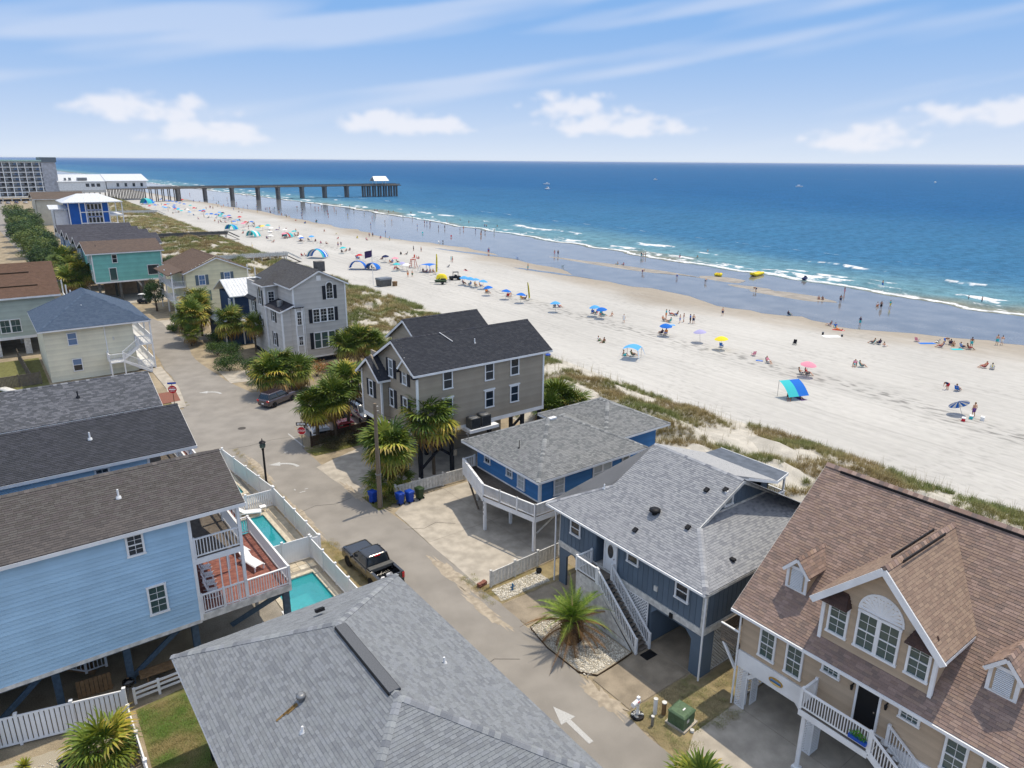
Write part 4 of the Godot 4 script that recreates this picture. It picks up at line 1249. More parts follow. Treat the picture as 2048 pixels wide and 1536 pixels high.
	railing(t, V(41.6, 4.57, -25.3), V(43.5, 4.57, -25.3), 1.0, M.white, 0.14); railing(t, V(43.55, 4.57, -25.4), V(43.55, 4.57, -30.8), 1.0, M.white, 0.14)
	rebase(t, V(35.2, 0, -26.5))

func house_blue_deck():
	var t := thing("house", "bright blue siding house with grey hip roof and white angled deck on posts", "house")
	var sd := siding("royal", rgb(72, 128, 182))
	var tones := [rgb(154, 156, 157), rgb(141, 143, 145), rgb(164, 166, 166), rgb(120, 123, 125)]
	var x0 := 31.45
	var zs := -38.1
	var zn := -46.5
	var wd := box_walls(t, x0, 41.2, zs, zn, 2.95, 5.4, sd, 0.2, "lap", "lap", "plain", "plain")
	box_walls(t, 41.2, 46.6, -40.2, -47.4, 2.95, 5.6, sd, 0.2, "plain", "lap", "plain", "plain")
	bx(t, "floor_frame", V(36.2, 2.78, -42.3), V(9.4, 0.34, 8.2), M.white)
	bar(t, "corner_board", V(x0 - 0.02, 2.9, zs + 0.02), V(x0 - 0.02, 5.3, zs + 0.02), 0.2, 0.2, M.white)
	bar(t, "skirt_board", V(x0 - 0.04, 3.02, zn), V(x0 - 0.04, 3.02, zs), 0.05, 0.12, M.white)
	var W: Dictionary = wd.w
	var S: Dictionary = wd.s
	window(t, W, -44.95 - zn, 3.85, 0.85, 0.95, {"c": 2, "r": 2}); window(t, W, -41.88 - zn, 3.75, 0.85, 1.0, {"c": 2, "r": 2}); window(t, W, -40.33 - zn, 3.3, 0.95, 1.5, {"c": 2, "r": 4, "g": M.blind})
	window(t, S, 33.3 - x0, 3.2, 1.1, 1.5, {"c": 2, "r": 4, "g": M.blind}); window(t, S, 37.4 - x0, 3.2, 1.05, 1.5, {"g": M.blind}); window(t, S, 38.45 - x0, 3.2, 1.05, 1.5, {"g": M.blind}); window(t, S, 40.6 - x0, 3.2, 0.9, 1.5, {})
	var r := hip_roof(t, 30.45, 42.2, -37.1, -47.5, 5.35, 7.75, tones, 300, 0.15, 0.3, 5.2)
	# lower rear wing roof
	hip_roof(t, 39.5, 47.6, -39.4, -48.4, 5.6, 7.35, tones, 0, 0.15, 0.3, 4.0).name = "rear_roof"
	bx(t, "ridge_hood", V(36.0, 7.72, -42.2), V(0.7, 0.14, 0.4), M.white)
	var pipe := G.new()
	pipe.lathe(V(32.2, 6.05, -41.7), [[0.16, 0.0], [0.13, 0.12], [0.03, 0.14], [0.03, 0.75]], 8)
	pm(t, "vent_pipe", pipe, M.black)
	var mast := G.new()
	mast.tube([V(30.75, 5.3, -46.9), V(30.75, 5.95, -46.9), V(30.6, 6.1, -46.95)], [0.035, 0.035, 0.06], 8)
	pm(t, "service_mast", mast, M.metal_grey)
	# deck with an angled front, floor boards along the house
	var P := [V(31.4, 2.9, -46.9), V(30.2, 2.9, -46.8), V(28.7, 2.9, -41.75), V(29.8, 2.9, -36.6), V(33.2, 2.9, -36.6), V(33.2, 2.9, -38.1), V(31.45, 2.9, -38.1)]
	var dg := G.new()
	dg.slab([P[0], P[1], P[2], P[6]].map(func(q): return q), V(0, -0.1, 0)) 
	dg.slab([P[6], P[2], P[3], P[4], P[5]], V(0, -0.1, 0))
	var df := pm(t, "deck_floor", dg, M.deck_grey)
	for i in 16:
		var k := i / 15.0
		var a: Vector3 = P[1].lerp(P[0], k)
		var b: Vector3 = P[2].lerp(V(31.35, 2.9, -41.75), k)
		bar(df, "floor_board", a + V(0, 0.018, 0.05), b + V(0, 0.018, 0), 0.085 + 0.08 * k, 0.028, [M.deck_grey, M.wood_grey][i % 2])
		bar(df, "floor_board", b + V(0, 0.018, 0.03), P[3].lerp(V(31.35, 2.9, -36.65), k) + V(0, 0.018, -0.05), 0.12, 0.028, [M.wood_grey, M.deck_grey][i % 2])
	for q in [[1, 2], [2, 3], [3, 4]]: bar(t, "rim_board", P[q[0]] + V(0, -0.22, 0), P[q[1]] + V(0, -0.22, 0), 0.08, 0.4, M.white)
	# solid panel on the first stretch, balusters on the rest
	var pn := G.new()
	pn.beam(P[1] + V(-0.02, 0.5, 0), P[2] + V(-0.02, 0.5, 0), 0.05, 0.95)
	pm(t, "rail_panel", pn, M.white)
	for i in 5: bx(t, "post", P[1].lerp(P[2], i / 4.0) + V(-0.03, 0.35, 0), V(0.13, 1.5, 0.13), M.white)
	bar(t, "top_rail", P[1] + V(0, 1.02, 0), P[2] + V(0, 1.02, 0), 0.18, 0.06, M.white)
	railing(t, P[0] + V(0, 0, -0.02), P[1] + V(0, 0, -0.02), 1.0, M.white, 0.16)
	for i in 3: railing(t, P[2].lerp(P[3], i / 3.0), P[2].lerp(P[3], (i + 1) / 3.0), 1.0, M.white, 0.115)
	railing(t, P[3], P[4], 1.0, M.white, 0.115)
	piles(t, [[28.75, -41.6], [29.85, -36.75], [31.0, -41.2], [32.6, -36.8]], 2.6, M.white, 0.2)
	piles(t, [[31.2, -38.4], [35.5, -38.4], [39.5, -38.4], [35.5, -42.5], [39.5, -42.5], [31.2, -46.2], [35.5, -46.2]], 2.6, M.old_white, 0.22)
	bar(t, "brace", V(30.2, 2.7, -46.4), V(30.2, 0.1, -44.6), 0.12, 0.12, M.wood_grey)
	bar(t, "brace", V(32.6, 2.5, -37.0), V(31.3, 0.4, -38.2), 0.1, 0.12, M.old_white)
	bx(t, "ground_wall", V(42.0, 1.35, -42.4), V(0.15, 2.7, 8.0), sd[1])
	# numbers down the first post
	var tm := TextMesh.new()
	tm.text = "1\n7\n2\n1"; tm.font_size = 24; tm.pixel_size = 0.011; tm.depth = 0.01
	var nums := put(t, "house_number", tm, M.shutter)
	nums.transform = Transform3D(Basis(Vector3.BACK, Vector3.UP, Vector3.LEFT), V(28.61, 2.0, -41.6))
	rebase(t, V(36.3, 0, -42.3))

func house_taupe_stilts():
	var t := thing("house", "two storey taupe house on dark stilts with charcoal gable roof and black shutters", "house")
	var sd := siding("taupe", rgb(168, 156, 138))
	var tones := [rgb(72, 74, 80), rgb(64, 66, 72), rgb(80, 82, 88), rgb(68, 70, 78)]
	var x0 := 29.2
	var zs := -52.6
	var zm := -59.9
	var yf := 4.35
	var h := 6.0
	var S := wall(t, V(x0, yf, zs), V(43.5, yf, zs), rect(14.3, h), sd, 0.24, "lap")
	var Wd := wall(t, V(x0, yf, zm), V(x0, yf, zs), [[0, 0], [7.3, 0], [7.3, h], [3.65, h + 2.2], [0, h]], sd, 0.24, "lap")
	wall(t, V(43.5, yf, zs), V(43.5, yf, zm), [[0, 0], [7.3, 0], [7.3, h], [3.65, h + 2.2], [0, h]], sd, 0.24, "plain")
	box_walls(t, 33.8, 42.2, zm, -66.0, yf, yf + h, sd, 0.24, "plain", "plain", "plain", "plain")
	wall(t, V(33.8, yf + h, -66.0), V(33.8, yf + h, zm), [[0, 0], [6.1, 0], [6.1, 0.3], [3.2, 2.2], [0, 0.1]], sd, 0.24, "lap")
	wall(t, V(33.8, yf, -62.0), V(29.4, yf, -62.0), rect(4.4, 4.4), sd, 0.24, "plain")
	var N := wall(t, V(28.4, yf, -62.0), V(28.4, yf, -58.0), [[0, 0], [4.0, 0], [4.0, 4.4], [2.0, 6.1], [0, 4.4]], sd, 0.24, "lap")
	wall(t, V(28.4, yf, -58.0), V(29.3, yf, -58.0), rect(0.9, 4.4), sd, 0.24, "lap"); wall(t, V(31.5, yf, -62.0), V(28.4, yf, -62.0), rect(3.1, 4.4), sd, 0.24, "plain")
	wall(t, V(x0 + 0.2, yf, -62.0), V(x0 + 0.2, yf, zm), rect(2.1, h), sd, 0.24, "plain")
	# trim
	for q in [[x0, zs], [43.5, zs], [28.4, -58.0], [28.4, -62.0]]: bar(t, "corner_board", V(q[0] - 0.02, yf, q[1] + 0.02), V(q[0] - 0.02, yf + (h if q[0] != 28.4 else 4.4), q[1] + 0.02), 0.18, 0.18, M.white)
	bar(t, "band_board", V(x0 - 0.1, yf - 0.12, zs + 0.05), V(43.6, yf - 0.12, zs + 0.05), 0.1, 0.36, M.white); bar(t, "band_board", V(x0 - 0.05, yf - 0.12, -58.0), V(x0 - 0.05, yf - 0.12, zs), 0.1, 0.36, M.white); bar(t, "band_board", V(28.35, yf - 0.12, -62.0), V(28.35, yf - 0.12, -58.0), 0.1, 0.36, M.white)
	bx(t, "floor_frame", V(36.3, yf - 0.2, -59.2), V(14.2, 0.3, 13.2), M.post_dark)
	var o := {"m": M.white}
	for q in [[32.3, 8.25], [36.9, 8.25], [39.88, 8.25], [32.27, 5.65], [36.9, 5.55], [39.88, 5.5]]:
		window(t, S, q[0] - x0, q[1], 1.05, 1.72, {"g": M.glass})
		bx(t, "window_head", V(q[0], q[1] + 1.8, zs + 0.09), V(1.3, 0.12, 0.14), M.white)
	for q in [[-57.3, 8.75], [-54.7, 8.65], [-57.35, 5.85], [-54.72, 5.7]]: window(t, Wd, q[0] - zm, q[1], 0.85, 1.75, {"sh": M.shutter, "shw": 0.48})
	window(t, N, 2.0, 6.3, 0.85, 1.65, {"sh": M.shutter, "shw": 0.48})
	# roofs
	var r := gable_roof(t, 28.65, 44.3, zs + 0.45, zm - 0.45, 10.2, 12.55, "x", tones, 0, 0.17, 0.32)
	gable_roof(t, 33.4, 42.5, zm + 0.9, -66.6, 10.3, 12.7, "x", tones, 0, 0.17, 0.32).name = "rear_roof"
	gable_roof(t, 27.9, 33.9, -57.55, -62.45, 8.5, 10.25, "x", tones, 0, 0.17, 0.32).name = "entry_roof"
	# small gable on the street end
	var gt := G.new()
	gt.slab([V(x0 - 0.25, 9.9, -55.5), V(x0 - 0.25, 9.9, -52.9), V(x0 - 0.25, 11.3, -54.2)], V(0.2, 0, 0))
	pm(t, "street_gable", gt, sd[0])
	for k in [-1, 1]: bar(t, "rake_board", V(x0 - 0.35, 9.8, -54.2 + 1.55 * k), V(x0 - 0.35, 11.3, -54.2), 0.12, 0.18, M.white)
	for z in [-55.7, -52.7]: bx(t, "eave_return", V(x0 - 0.2, 9.85, z), V(0.5, 0.3, 0.5), M.shutter)
	vent_pipe(t, V(36.6, 11.5, -54.5), M.white, 0.45)
	bar(t, "roof_cable", V(33.7, 12.62, -56.15), V(34.4, 11.9, -54.9), 0.06, 0.04, M.white)
	# platform with air conditioners
	bx(t, "unit_shelf", V(35.4, yf - 0.25, zs + 0.75), V(3.3, 0.3, 1.4), M.white)
	# stilts and braces
	var st := []
	for x in [29.35, 32.7, 37.0, 41.0, 43.2]:
		for z in [zs - 0.1, -57.5, -62.6]: st.append([x if z != -62.6 or x > 30 else 29.05, z])
	piles(t, st, yf - 0.3, M.post_dark, 0.32)
	for q in [[V(29.4, 1.0, zs - 0.1), V(32.6, 3.6, zs - 0.1)], [V(32.7, 1.6, zs - 0.1), V(29.5, 3.9, -56.0)], [V(37.0, 0.8, zs - 0.1), V(41, 3.8, zs - 0.1)]]: bar(t, "brace", q[0], q[1], 0.1, 0.26, M.post_dark)
	bx(t, "store_wall", V(38.5, 2.0, -60.0), V(6.0, 4.0, 6.0), sd[2])
	bx(t, "meter_box", V(32.9, 1.9, zs + 0.12), V(0.35, 0.6, 0.16), M.metal_grey)
	rebase(t, V(36.3, 0, -58.5))
	for q in [[34.55, 1.0, "rectangular grey air conditioner on the white shelf of the taupe house", 0.5], [35.75, 1.0, "taller drum-topped air conditioner on the white shelf of the taupe house", 0.55]]:
		var a := thing("air_conditioner", q[2], "air conditioner", V(q[0], yf - 0.1, zs + 0.8))
		bx(a, "cabinet", V(0, q[3], 0), V(1.0, q[3] * 2, 0.95), M.ac_grey)
		for i in 9:
			bx(a, "louvre", V(0, 0.12 + i * 0.1, 0.485), V(0.92, 0.05, 0.02), M.post_dark)
		var fan := G.new()
		fan.lathe(V(0, q[3] * 2, 0), [[0.44, 0.0], [0.44, 0.05], [0.38, 0.06], [0.38, 0.03], [0.1, 0.03], [0.1, 0.06]], 16)
		pm(a, "fan_grille", fan, M.metal_grey)

func house_grey_shutters():
	var t := thing("house", "tall three storey grey house with black shutters and a two storey bay", "house")
	var sd := siding("dove", rgb(202, 198, 192))
	var tones := [rgb(96, 96, 98), rgb(88, 88, 91), rgb(104, 104, 106)]
	var x0 := 32.6
	var zs := -96.3
	var zn := -110.0
	# main south block
	var S := wall(t, V(34.4, 0.8, zs), V(42.1, 0.8, zs), [[0, 0], [7.7, 0], [7.7, 10.4], [3.85, 12.4], [0, 10.4]], sd, 0.24, "lap")
	wall(t, V(42.1, 0.8, zs), V(42.1, 0.8, zn), rect(13.7, 10.4), sd, 0.24, "plain")
	wall(t, V(42.1, 0.8, zn), V(x0, 0.8, zn), rect(9.5, 10.0), sd, 0.24, "plain")
	wall(t, V(34.4, 7.0, -102.2), V(34.4, 7.0, zs), rect(5.9, 4.2), sd, 0.24, "lap")
	var L := wall(t, V(x0, 0.8, zs), V(34.5, 0.8, zs), rect(1.9, 7.3), sd, 0.24, "lap")
	var W := wall(t, V(x0, 0.8, -102.3), V(x0, 0.8, zs), rect(6.0, 7.3), sd, 0.24, "lap")
	var U := wall(t, V(x0 - 0.15, 0.8, zn), V(x0 - 0.15, 0.8, -102.3), rect(7.7, 10.0), sd, 0.24, "lap")
	var US := wall(t, V(x0 - 0.15, 7.4, -102.3), V(34.4, 7.4, -102.3), rect(1.95, 3.4), sd, 0.24, "lap")
	bx(t, "foundation", V(37.3, 0.4, -103.2), V(9.3, 0.8, 13.4), M.post_dark)
	for q in [[x0, zs, 0.8, 8.1], [34.42, zs, 8.1, 11.2], [42.1, zs, 0.8, 11.2], [x0 - 0.17, -102.28, 0.8, 10.8]]: bar(t, "corner_board", V(q[0], q[2], q[1] + 0.03), V(q[0], q[3], q[1] + 0.03), 0.2, 0.2, M.white)
	bar(t, "skirt_board", V(x0, 0.85, zs + 0.05), V(42.1, 0.85, zs + 0.05), 0.05, 0.24, M.white)
	var sh := {"sh": M.shutter, "shw": 0.5}
	window(t, S, 5.35, 9.0, 1.1, 1.95, {"sh": M.shutter, "shw": 0.5, "arch": true, "c": 2, "r": 4})
	for k in 3:
		window(t, S, 3.15 + 1.08 * k, 5.8, 1.08, 2.0, {"c": 2, "r": 4}); window(t, S, 3.1 + 1.08 * k, 2.0, 1.08, 2.4, {"g": M.glass_green})
	for q in [[2.3, 5.8, 2.0], [6.15, 5.8, 2.0], [2.25, 2.0, 2.4], [6.1, 2.0, 2.4]]: bx(t, "shutter", V(34.4 + q[0], q[1] + q[2] / 2, zs + 0.08), V(0.5, q[2], 0.05), M.shutter)
	bx(t, "gable_vent", V(38.25, 12.1, zs + 0.08), V(0.65, 0.7, 0.05), M.white)
	# bay
	var bw := [[33.9, zs], [34.35, zs + 0.6], [35.3, zs + 0.6], [35.75, zs]]
	for i in 3:
		var w := wall(t, V(bw[i][0], 0.9, bw[i][1]), V(bw[i + 1][0], 0.9, bw[i + 1][1]), rect(Vector2(bw[i][0] - bw[i + 1][0], bw[i][1] - bw[i + 1][1]).length(), 7.4), sd, 0.24, "lap")
		bar(t, "corner_board", V(bw[i + 1][0], 0.9, bw[i + 1][1] + 0.02), V(bw[i + 1][0], 8.3, bw[i + 1][1] + 0.02), 0.14, 0.14, M.white)
		if i == 1:
			window(t, w, 0.475, 5.85, 0.75, 2.0, {"c": 2, "r": 4}); window(t, w, 0.475, 2.95, 0.75, 1.4, {"c": 2, "r": 3})
	var bf := G.new()
	bf.poly([V(33.7, 8.3, zs), V(34.2, 8.3, zs + 0.8), V(35.45, 8.3, zs + 0.8), V(35.95, 8.3, zs), V(35.3, 8.75, zs), V(34.35, 8.75, zs)])
	bf.quad(V(33.7, 8.3, zs), V(34.2, 8.3, zs + 0.8), V(34.35, 8.75, zs), V(34.3, 8.75, zs))
	pm(t, "bay_roof", bf, tone_mat(rgb(74, 74, 78)))
	# west windows
	window(t, W, 2.9, 6.0, 0.95, 1.75, sh); window(t, W, 2.75, 2.5, 0.95, 1.95, sh)
	window(t, U, 5.8, 7.7, 1.2, 2.2, {"sh": M.shutter, "shw": 0.45, "arch": true, "c": 2, "r": 4}); window(t, U, 2.5, 6.2, 1.0, 1.6, sh); window(t, U, 5.3, 4.6, 1.1, 1.0, {"sh": M.shutter, "shw": 0.3, "arch": true}); window(t, U, 2.6, 2.4, 1.0, 1.8, sh)
	window(t, US, 0.9, 8.0, 1.0, 1.9, {"c": 2, "r": 4})
	# roofs: main gable, hipped stair tower, low flat terrace on the corner
	gable_roof(t, 33.9, 42.6, zs + 0.4, zn - 0.3, 11.1, 13.25, "z", tones, 0, 0.18, 0.34)
	var tr := roof(t, [[V(32.1, 10.7, -106.4), V(32.1, 10.7, -101.9), V(34.6, 12.1, -104.2)], [V(32.1, 10.7, -101.9), V(36.2, 10.9, -101.9), V(37.2, 12.6, -104.2), V(34.6, 12.1, -104.2)], [V(36.2, 10.9, -106.4), V(32.1, 10.7, -106.4), V(34.6, 12.1, -104.2), V(37.2, 12.6, -104.2)]], tones, 0, 0.18, 0.34)
	tr.name = "tower_roof"
	var lr := roof(t, [[V(32.2, 7.95, -102.2), V(32.2, 7.95, zs + 0.35), V(34.4, 8.75, zs + 0.35), V(34.4, 8.75, -102.2)]], [rgb(74, 74, 79), rgb(66, 66, 72)], 0, 0.18, 0.34)
	lr.name = "lower_roof"
	bar(t, "fascia", V(32.2, 7.85, -102.2), V(32.2, 7.85, zs + 0.35), 0.06, 0.2, M.white)
	bar(t, "rake_board", V(32.2, 7.82, zs + 0.38), V(34.4, 8.62, zs + 0.38), 0.06, 0.2, M.white)
	roof(t, [[V(31.9, 8.1, -110.2), V(31.9, 8.1, -106.2), V(33.2, 8.9, -106.2), V(33.2, 8.9, -110.2)]], tones, 0, 0.18, 0.34).name = "porch_roof"
	bar(t, "fascia", V(32.05, 10.62, -106.4), V(32.05, 10.62, -101.9), 0.06, 0.18, M.white); bar(t, "fascia", V(32.05, 10.62, -101.87), V(36.2, 10.8, -101.87), 0.06, 0.18, M.white)
	bx(t, "chimney", V(41.6, 12.6, -104.0), V(1.3, 1.5, 1.3), mat("chimney_grey", rgb(120, 116, 112), 0.85, M.tex_spots, 0.4))
	rebase(t, V(37.3, 0, -103.0))
	var a := thing("air_conditioner", "round silver condenser on the dark lower roof of the grey house", "air conditioner", V(33.3, 8.45, -98.6))
	var g := G.new()
	g.lathe(Vector3.ZERO, [[0.4, -0.3], [0.42, 0.55], [0.3, 0.62]], 14)
	pm(a, "drum", g, M.metal_grey)

func house_navy():
	var t := thing("house", "narrow navy blue house with white standing seam metal roof", "house")
	var sd := siding("navy", rgb(50, 72, 104))
	box_walls(t, 31.4, 42.0, -114.2, -122.0, 3.6, 7.6, sd, 0.24, "plain", "lap", "plain", "plain")
	box_walls(t, 29.6, 36.0, -113.0, -123.0, 0, 3.6, sd, 0.24, "plain", "plain", "plain", "plain")
	var wq := {"a": V(31.4, 3.6, -122.0), "d": Vector3.BACK, "n": Vector3.LEFT}
	window(t, wq, 5.6, 5.0, 1.2, 1.8, {"g": M.blind})
	bar(t, "corner_board", V(31.38, 3.6, -114.18), V(31.38, 7.6, -114.18), 0.2, 0.2, M.white)
	var g := G.new()
	for k in [1, -1]:
		var zc := -118.1
		g.slab([V(30.6, 7.6, zc + 4.6 * k), V(42.6, 7.6, zc + 4.6 * k), V(42.6, 9.7, zc), V(30.6, 9.7, zc)] if k == 1 else [V(42.6, 7.6, zc - 4.6), V(30.6, 7.6, zc - 4.6), V(30.6, 9.7, zc), V(42.6, 9.7, zc)], V(0, -0.15, 0))
	var r := pm(t, "metal_roof", g, M.metal_roof)
	for i in 24: bar(r, "seam", V(30.7 + i * 0.51, 7.63, -113.5), V(30.7 + i * 0.51, 9.73, -118.1), 0.03, 0.05, M.metal_roof)
	g = G.new()
	g.slab([V(29.0, 3.4, -123.4), V(29.0, 3.4, -112.4), V(31.4, 4.3, -114.2), V(31.4, 4.3, -122.0)], V(0, -0.12, 0))
	g.slab([V(29.0, 3.4, -112.4), V(36.6, 3.4, -112.4), V(36.6, 4.3, -114.2), V(31.4, 4.3, -114.2)], V(0, -0.12, 0))
	var pr := pm(t, "porch_roof", g, M.metal_roof)
	for i in 13: bar(pr, "seam", V(30.2 + i * 0.5, 3.44, -112.45), V(31.6 + i * 0.42, 4.33, -114.2), 0.03, 0.05, M.metal_roof)
	for q in [[29.3, -112.8], [32.0, -112.8], [35.8, -112.8]]: bx(t, "porch_post", V(q[0], 1.7, q[1]), V(0.16, 3.4, 0.16), M.white)
	rebase(t, V(36.0, 0, -118.0))

func house_cream_gable():
	var t := thing("house", "cream yellow three storey gabled house with grey-blue shutters", "house")
	var sd := siding("cream", rgb(232, 226, 192))
	var tones := [rgb(118, 102, 92), rgb(108, 94, 86), rgb(128, 111, 99)]
	var x0 := 30.6
	var x1 := 41.8
	var zs := -141.0
	var zn := -158.0
	var S := wall(t, V(x0, 0, zs), V(x1, 0, zs), [[0, 0], [11.2, 0], [11.2, 8.0], [5.6, 10.5], [0, 8.0]], sd, 0.3, "lap")
	wall(t, V(x1, 0, zs), V(x1, 0, zn), rect(17, 8), sd, 0.3, "plain"); wall(t, V(x1, 0, zn), V(x0, 0, zn), rect(11.2, 8), sd, 0.3, "plain")
	var W := wall(t, V(x0, 0, zn), V(x0, 0, zs), rect(17, 8), sd, 0.3, "plain")
	for q in [[2.8, 5.4], [7.4, 5.6], [3.0, 2.4]]: window(t, S, q[0], q[1], 1.2, 1.9, {"sh": M.shutter_grey, "shw": 0.55, "g": M.glass_blue, "c": 2, "r": 2})
	window(t, S, 6.9, 2.8, 0.9, 1.2, {"sh": M.shutter_grey, "shw": 0.5, "g": M.glass_blue})
	for q in [[15.2, 5.2], [15.2, 2.2]]: window(t, W, q[0], q[1], 1.3, 2.0, {"g": M.glass})
	gable_roof(t, x0 - 0.5, x1 + 0.6, zs + 0.5, zn, 7.85, 10.45, "z", tones, 0, 0.25, 0.4)
	# street side porches on three floors
	for y in [2.5, 5.2]:
		bx(t, "porch_floor", V(x0 - 1.2, y, -147.0), V(2.4, 0.2, 11.0), M.white)
		railing(t, V(x0 - 2.3, y + 0.1, -152.5), V(x0 - 2.3, y + 0.1, -141.6), 1.0, M.white, 0.3, true, false)
		railing(t, V(x0 - 2.3, y + 0.1, -141.6), V(x0, y + 0.1, -141.6), 1.0, M.white, 0.3, true, false)
	for z in [-152.4, -147.0, -141.6]: bx(t, "porch_post", V(x0 - 2.3, 4.0, z), V(0.2, 8.0, 0.2), M.white)
	var g := G.new()
	g.slab([V(x0 - 3.0, 7.6, -153), V(x0 - 3.0, 7.6, -141.2), V(x0 - 0.3, 8.35, -141.2), V(x0 - 0.3, 8.35, -153)], V(0, -0.15, 0))
	pm(t, "porch_roof", g, tone_mat(tones[0]))
	# ocean side porch
	for q in [[43.4, -141.3], [43.4, -146.0]]: bx(t, "porch_post", V(q[0], 4.0, q[1]), V(0.2, 7.8, 0.2), M.white)
	bx(t, "porch_floor", V(42.7, 4.6, -145.0), V(1.8, 0.2, 8.0), M.white)
	railing(t, V(43.4, 4.7, -141.3), V(43.4, 4.7, -148.0), 1.0, M.white, 0.3, true, false); railing(t, V(41.9, 4.7, -141.2), V(43.4, 4.7, -141.2), 1.0, M.white, 0.3, true, false)
	rebase(t, V(36, 0, -149.0))

func house_teal():
	var t := thing("house", "teal two storey house on stilts with brown-grey gable roof", "house")
	var sd := siding("teal", rgb(132, 198, 188))
	var tones := [rgb(120, 106, 98), rgb(112, 99, 92), rgb(128, 113, 104)]
	var S: Dictionary = box_walls(t, 18.6, 31.3, -163.6, -176.0, 4.1, 9.9, sd, 0.3, "plain", "lap", "plain", "plain").s
	window(t, S, 4.0, 7.8, 1.0, 1.7, {}); window(t, S, 3.4, 4.3, 1.4, 2.6, {"g": M.glass_green, "split": false}); window(t, S, 10.9, 4.9, 2.3, 2.1, {"split": false})
	for x in [18.6, 31.3]: bar(t, "corner_board", V(x, 4.1, -163.57), V(x, 9.9, -163.57), 0.22, 0.22, M.white)
	bar(t, "band_board", V(18.6, 4.0, -163.55), V(31.3, 4.0, -163.55), 0.1, 0.3, M.white)
	var W := {"a": V(18.6, 4.1, -176.0), "d": Vector3.BACK, "n": Vector3.LEFT}
	for q in [[10.5, 4.6], [10.5, 7.6], [7.5, 7.6]]: window(t, W, q[0], q[1], 1.2, 1.8, {})
	gable_roof(t, 17.6, 31.9, -163.1, -176.6, 9.9, 11.7, "x", tones, 0, 0.3, 0.45)
	piles(t, [[19.2, -164], [23.0, -164], [27.2, -164], [30.8, -164], [23.0, -170], [27.2, -170]], 4.0, M.ac_grey, 0.45)
	bx(t, "store_wall", V(26, 2.0, -172), V(10, 4, 0.2), mat("plaster", rgb(172, 150, 128), 0.9, M.tex_spots, 0.2))
	vent_pipe(t, V(20.0, 10.9, -167.0), M.black, 0.3)
	stairs(t, V(26.4, 3.9, -164.6), V(28.6, 0.1, -164.6), Vector3.FORWARD, 1.0, 10, M.wood, M.white)
	rebase(t, V(25, 0, -170))

func row_houses():
	# a row of alike gabled houses end-on to the beach
	var cols := [["pale blue", rgb(150, 184, 214)], ["light grey", rgb(172, 176, 180)], ["sky blue", rgb(128, 168, 206)], ["blue grey", rgb(136, 156, 178)]]
	var where := ["next beyond the teal house", "second beyond the teal house", "third beyond the teal house", "beside the bright blue house"]
	var zz := [-184.0, -194.5, -204.5, -217.0]
	for i in 4:
		var z: float = zz[i]
		var t := thing("house", "%s row house with dark grey ridge roof, %s" % [cols[i][0], where[i]], "house", Vector3.ZERO, 0, "row houses end-on to the beach")
		var sd := siding("row%d" % i, cols[i][1], 1)
		var x1: float = 34.3 - (0.4 if i == 2 else 0.0)
		var bw := box_walls(t, 18.8, x1, z + 4.0, z - 4.0, 3.4, 9.8, sd, 0.3, "plain", "plain", "plain", "plain")
		wall(t, V(18.8, 9.8, z - 4.0), V(18.8, 9.8, z + 4.0), [[0, 0], [8, 0], [4, 1.8]], sd, 0.3, "plain")
		for q in [[2.2, 4.6], [5.6, 4.6], [2.2, 7.4], [5.6, 7.4]]: window(t, bw.w, q[0], q[1], 1.2, 1.8, {})
		gable_roof(t, 17.9, x1 + 0.6, z + 4.6, z - 4.6, 9.7, 11.6, "x", [rgb(92, 92, 100), rgb(82, 82, 90), rgb(100, 100, 108)], 0, 0.3, 0.5)
		piles(t, [[19.2, z + 3.6], [24, z + 3.6], [29, z + 3.6], [33.5, z + 3.6]], 3.4, M.old_white, 0.3)
		rebase(t, V(26, 0, z))

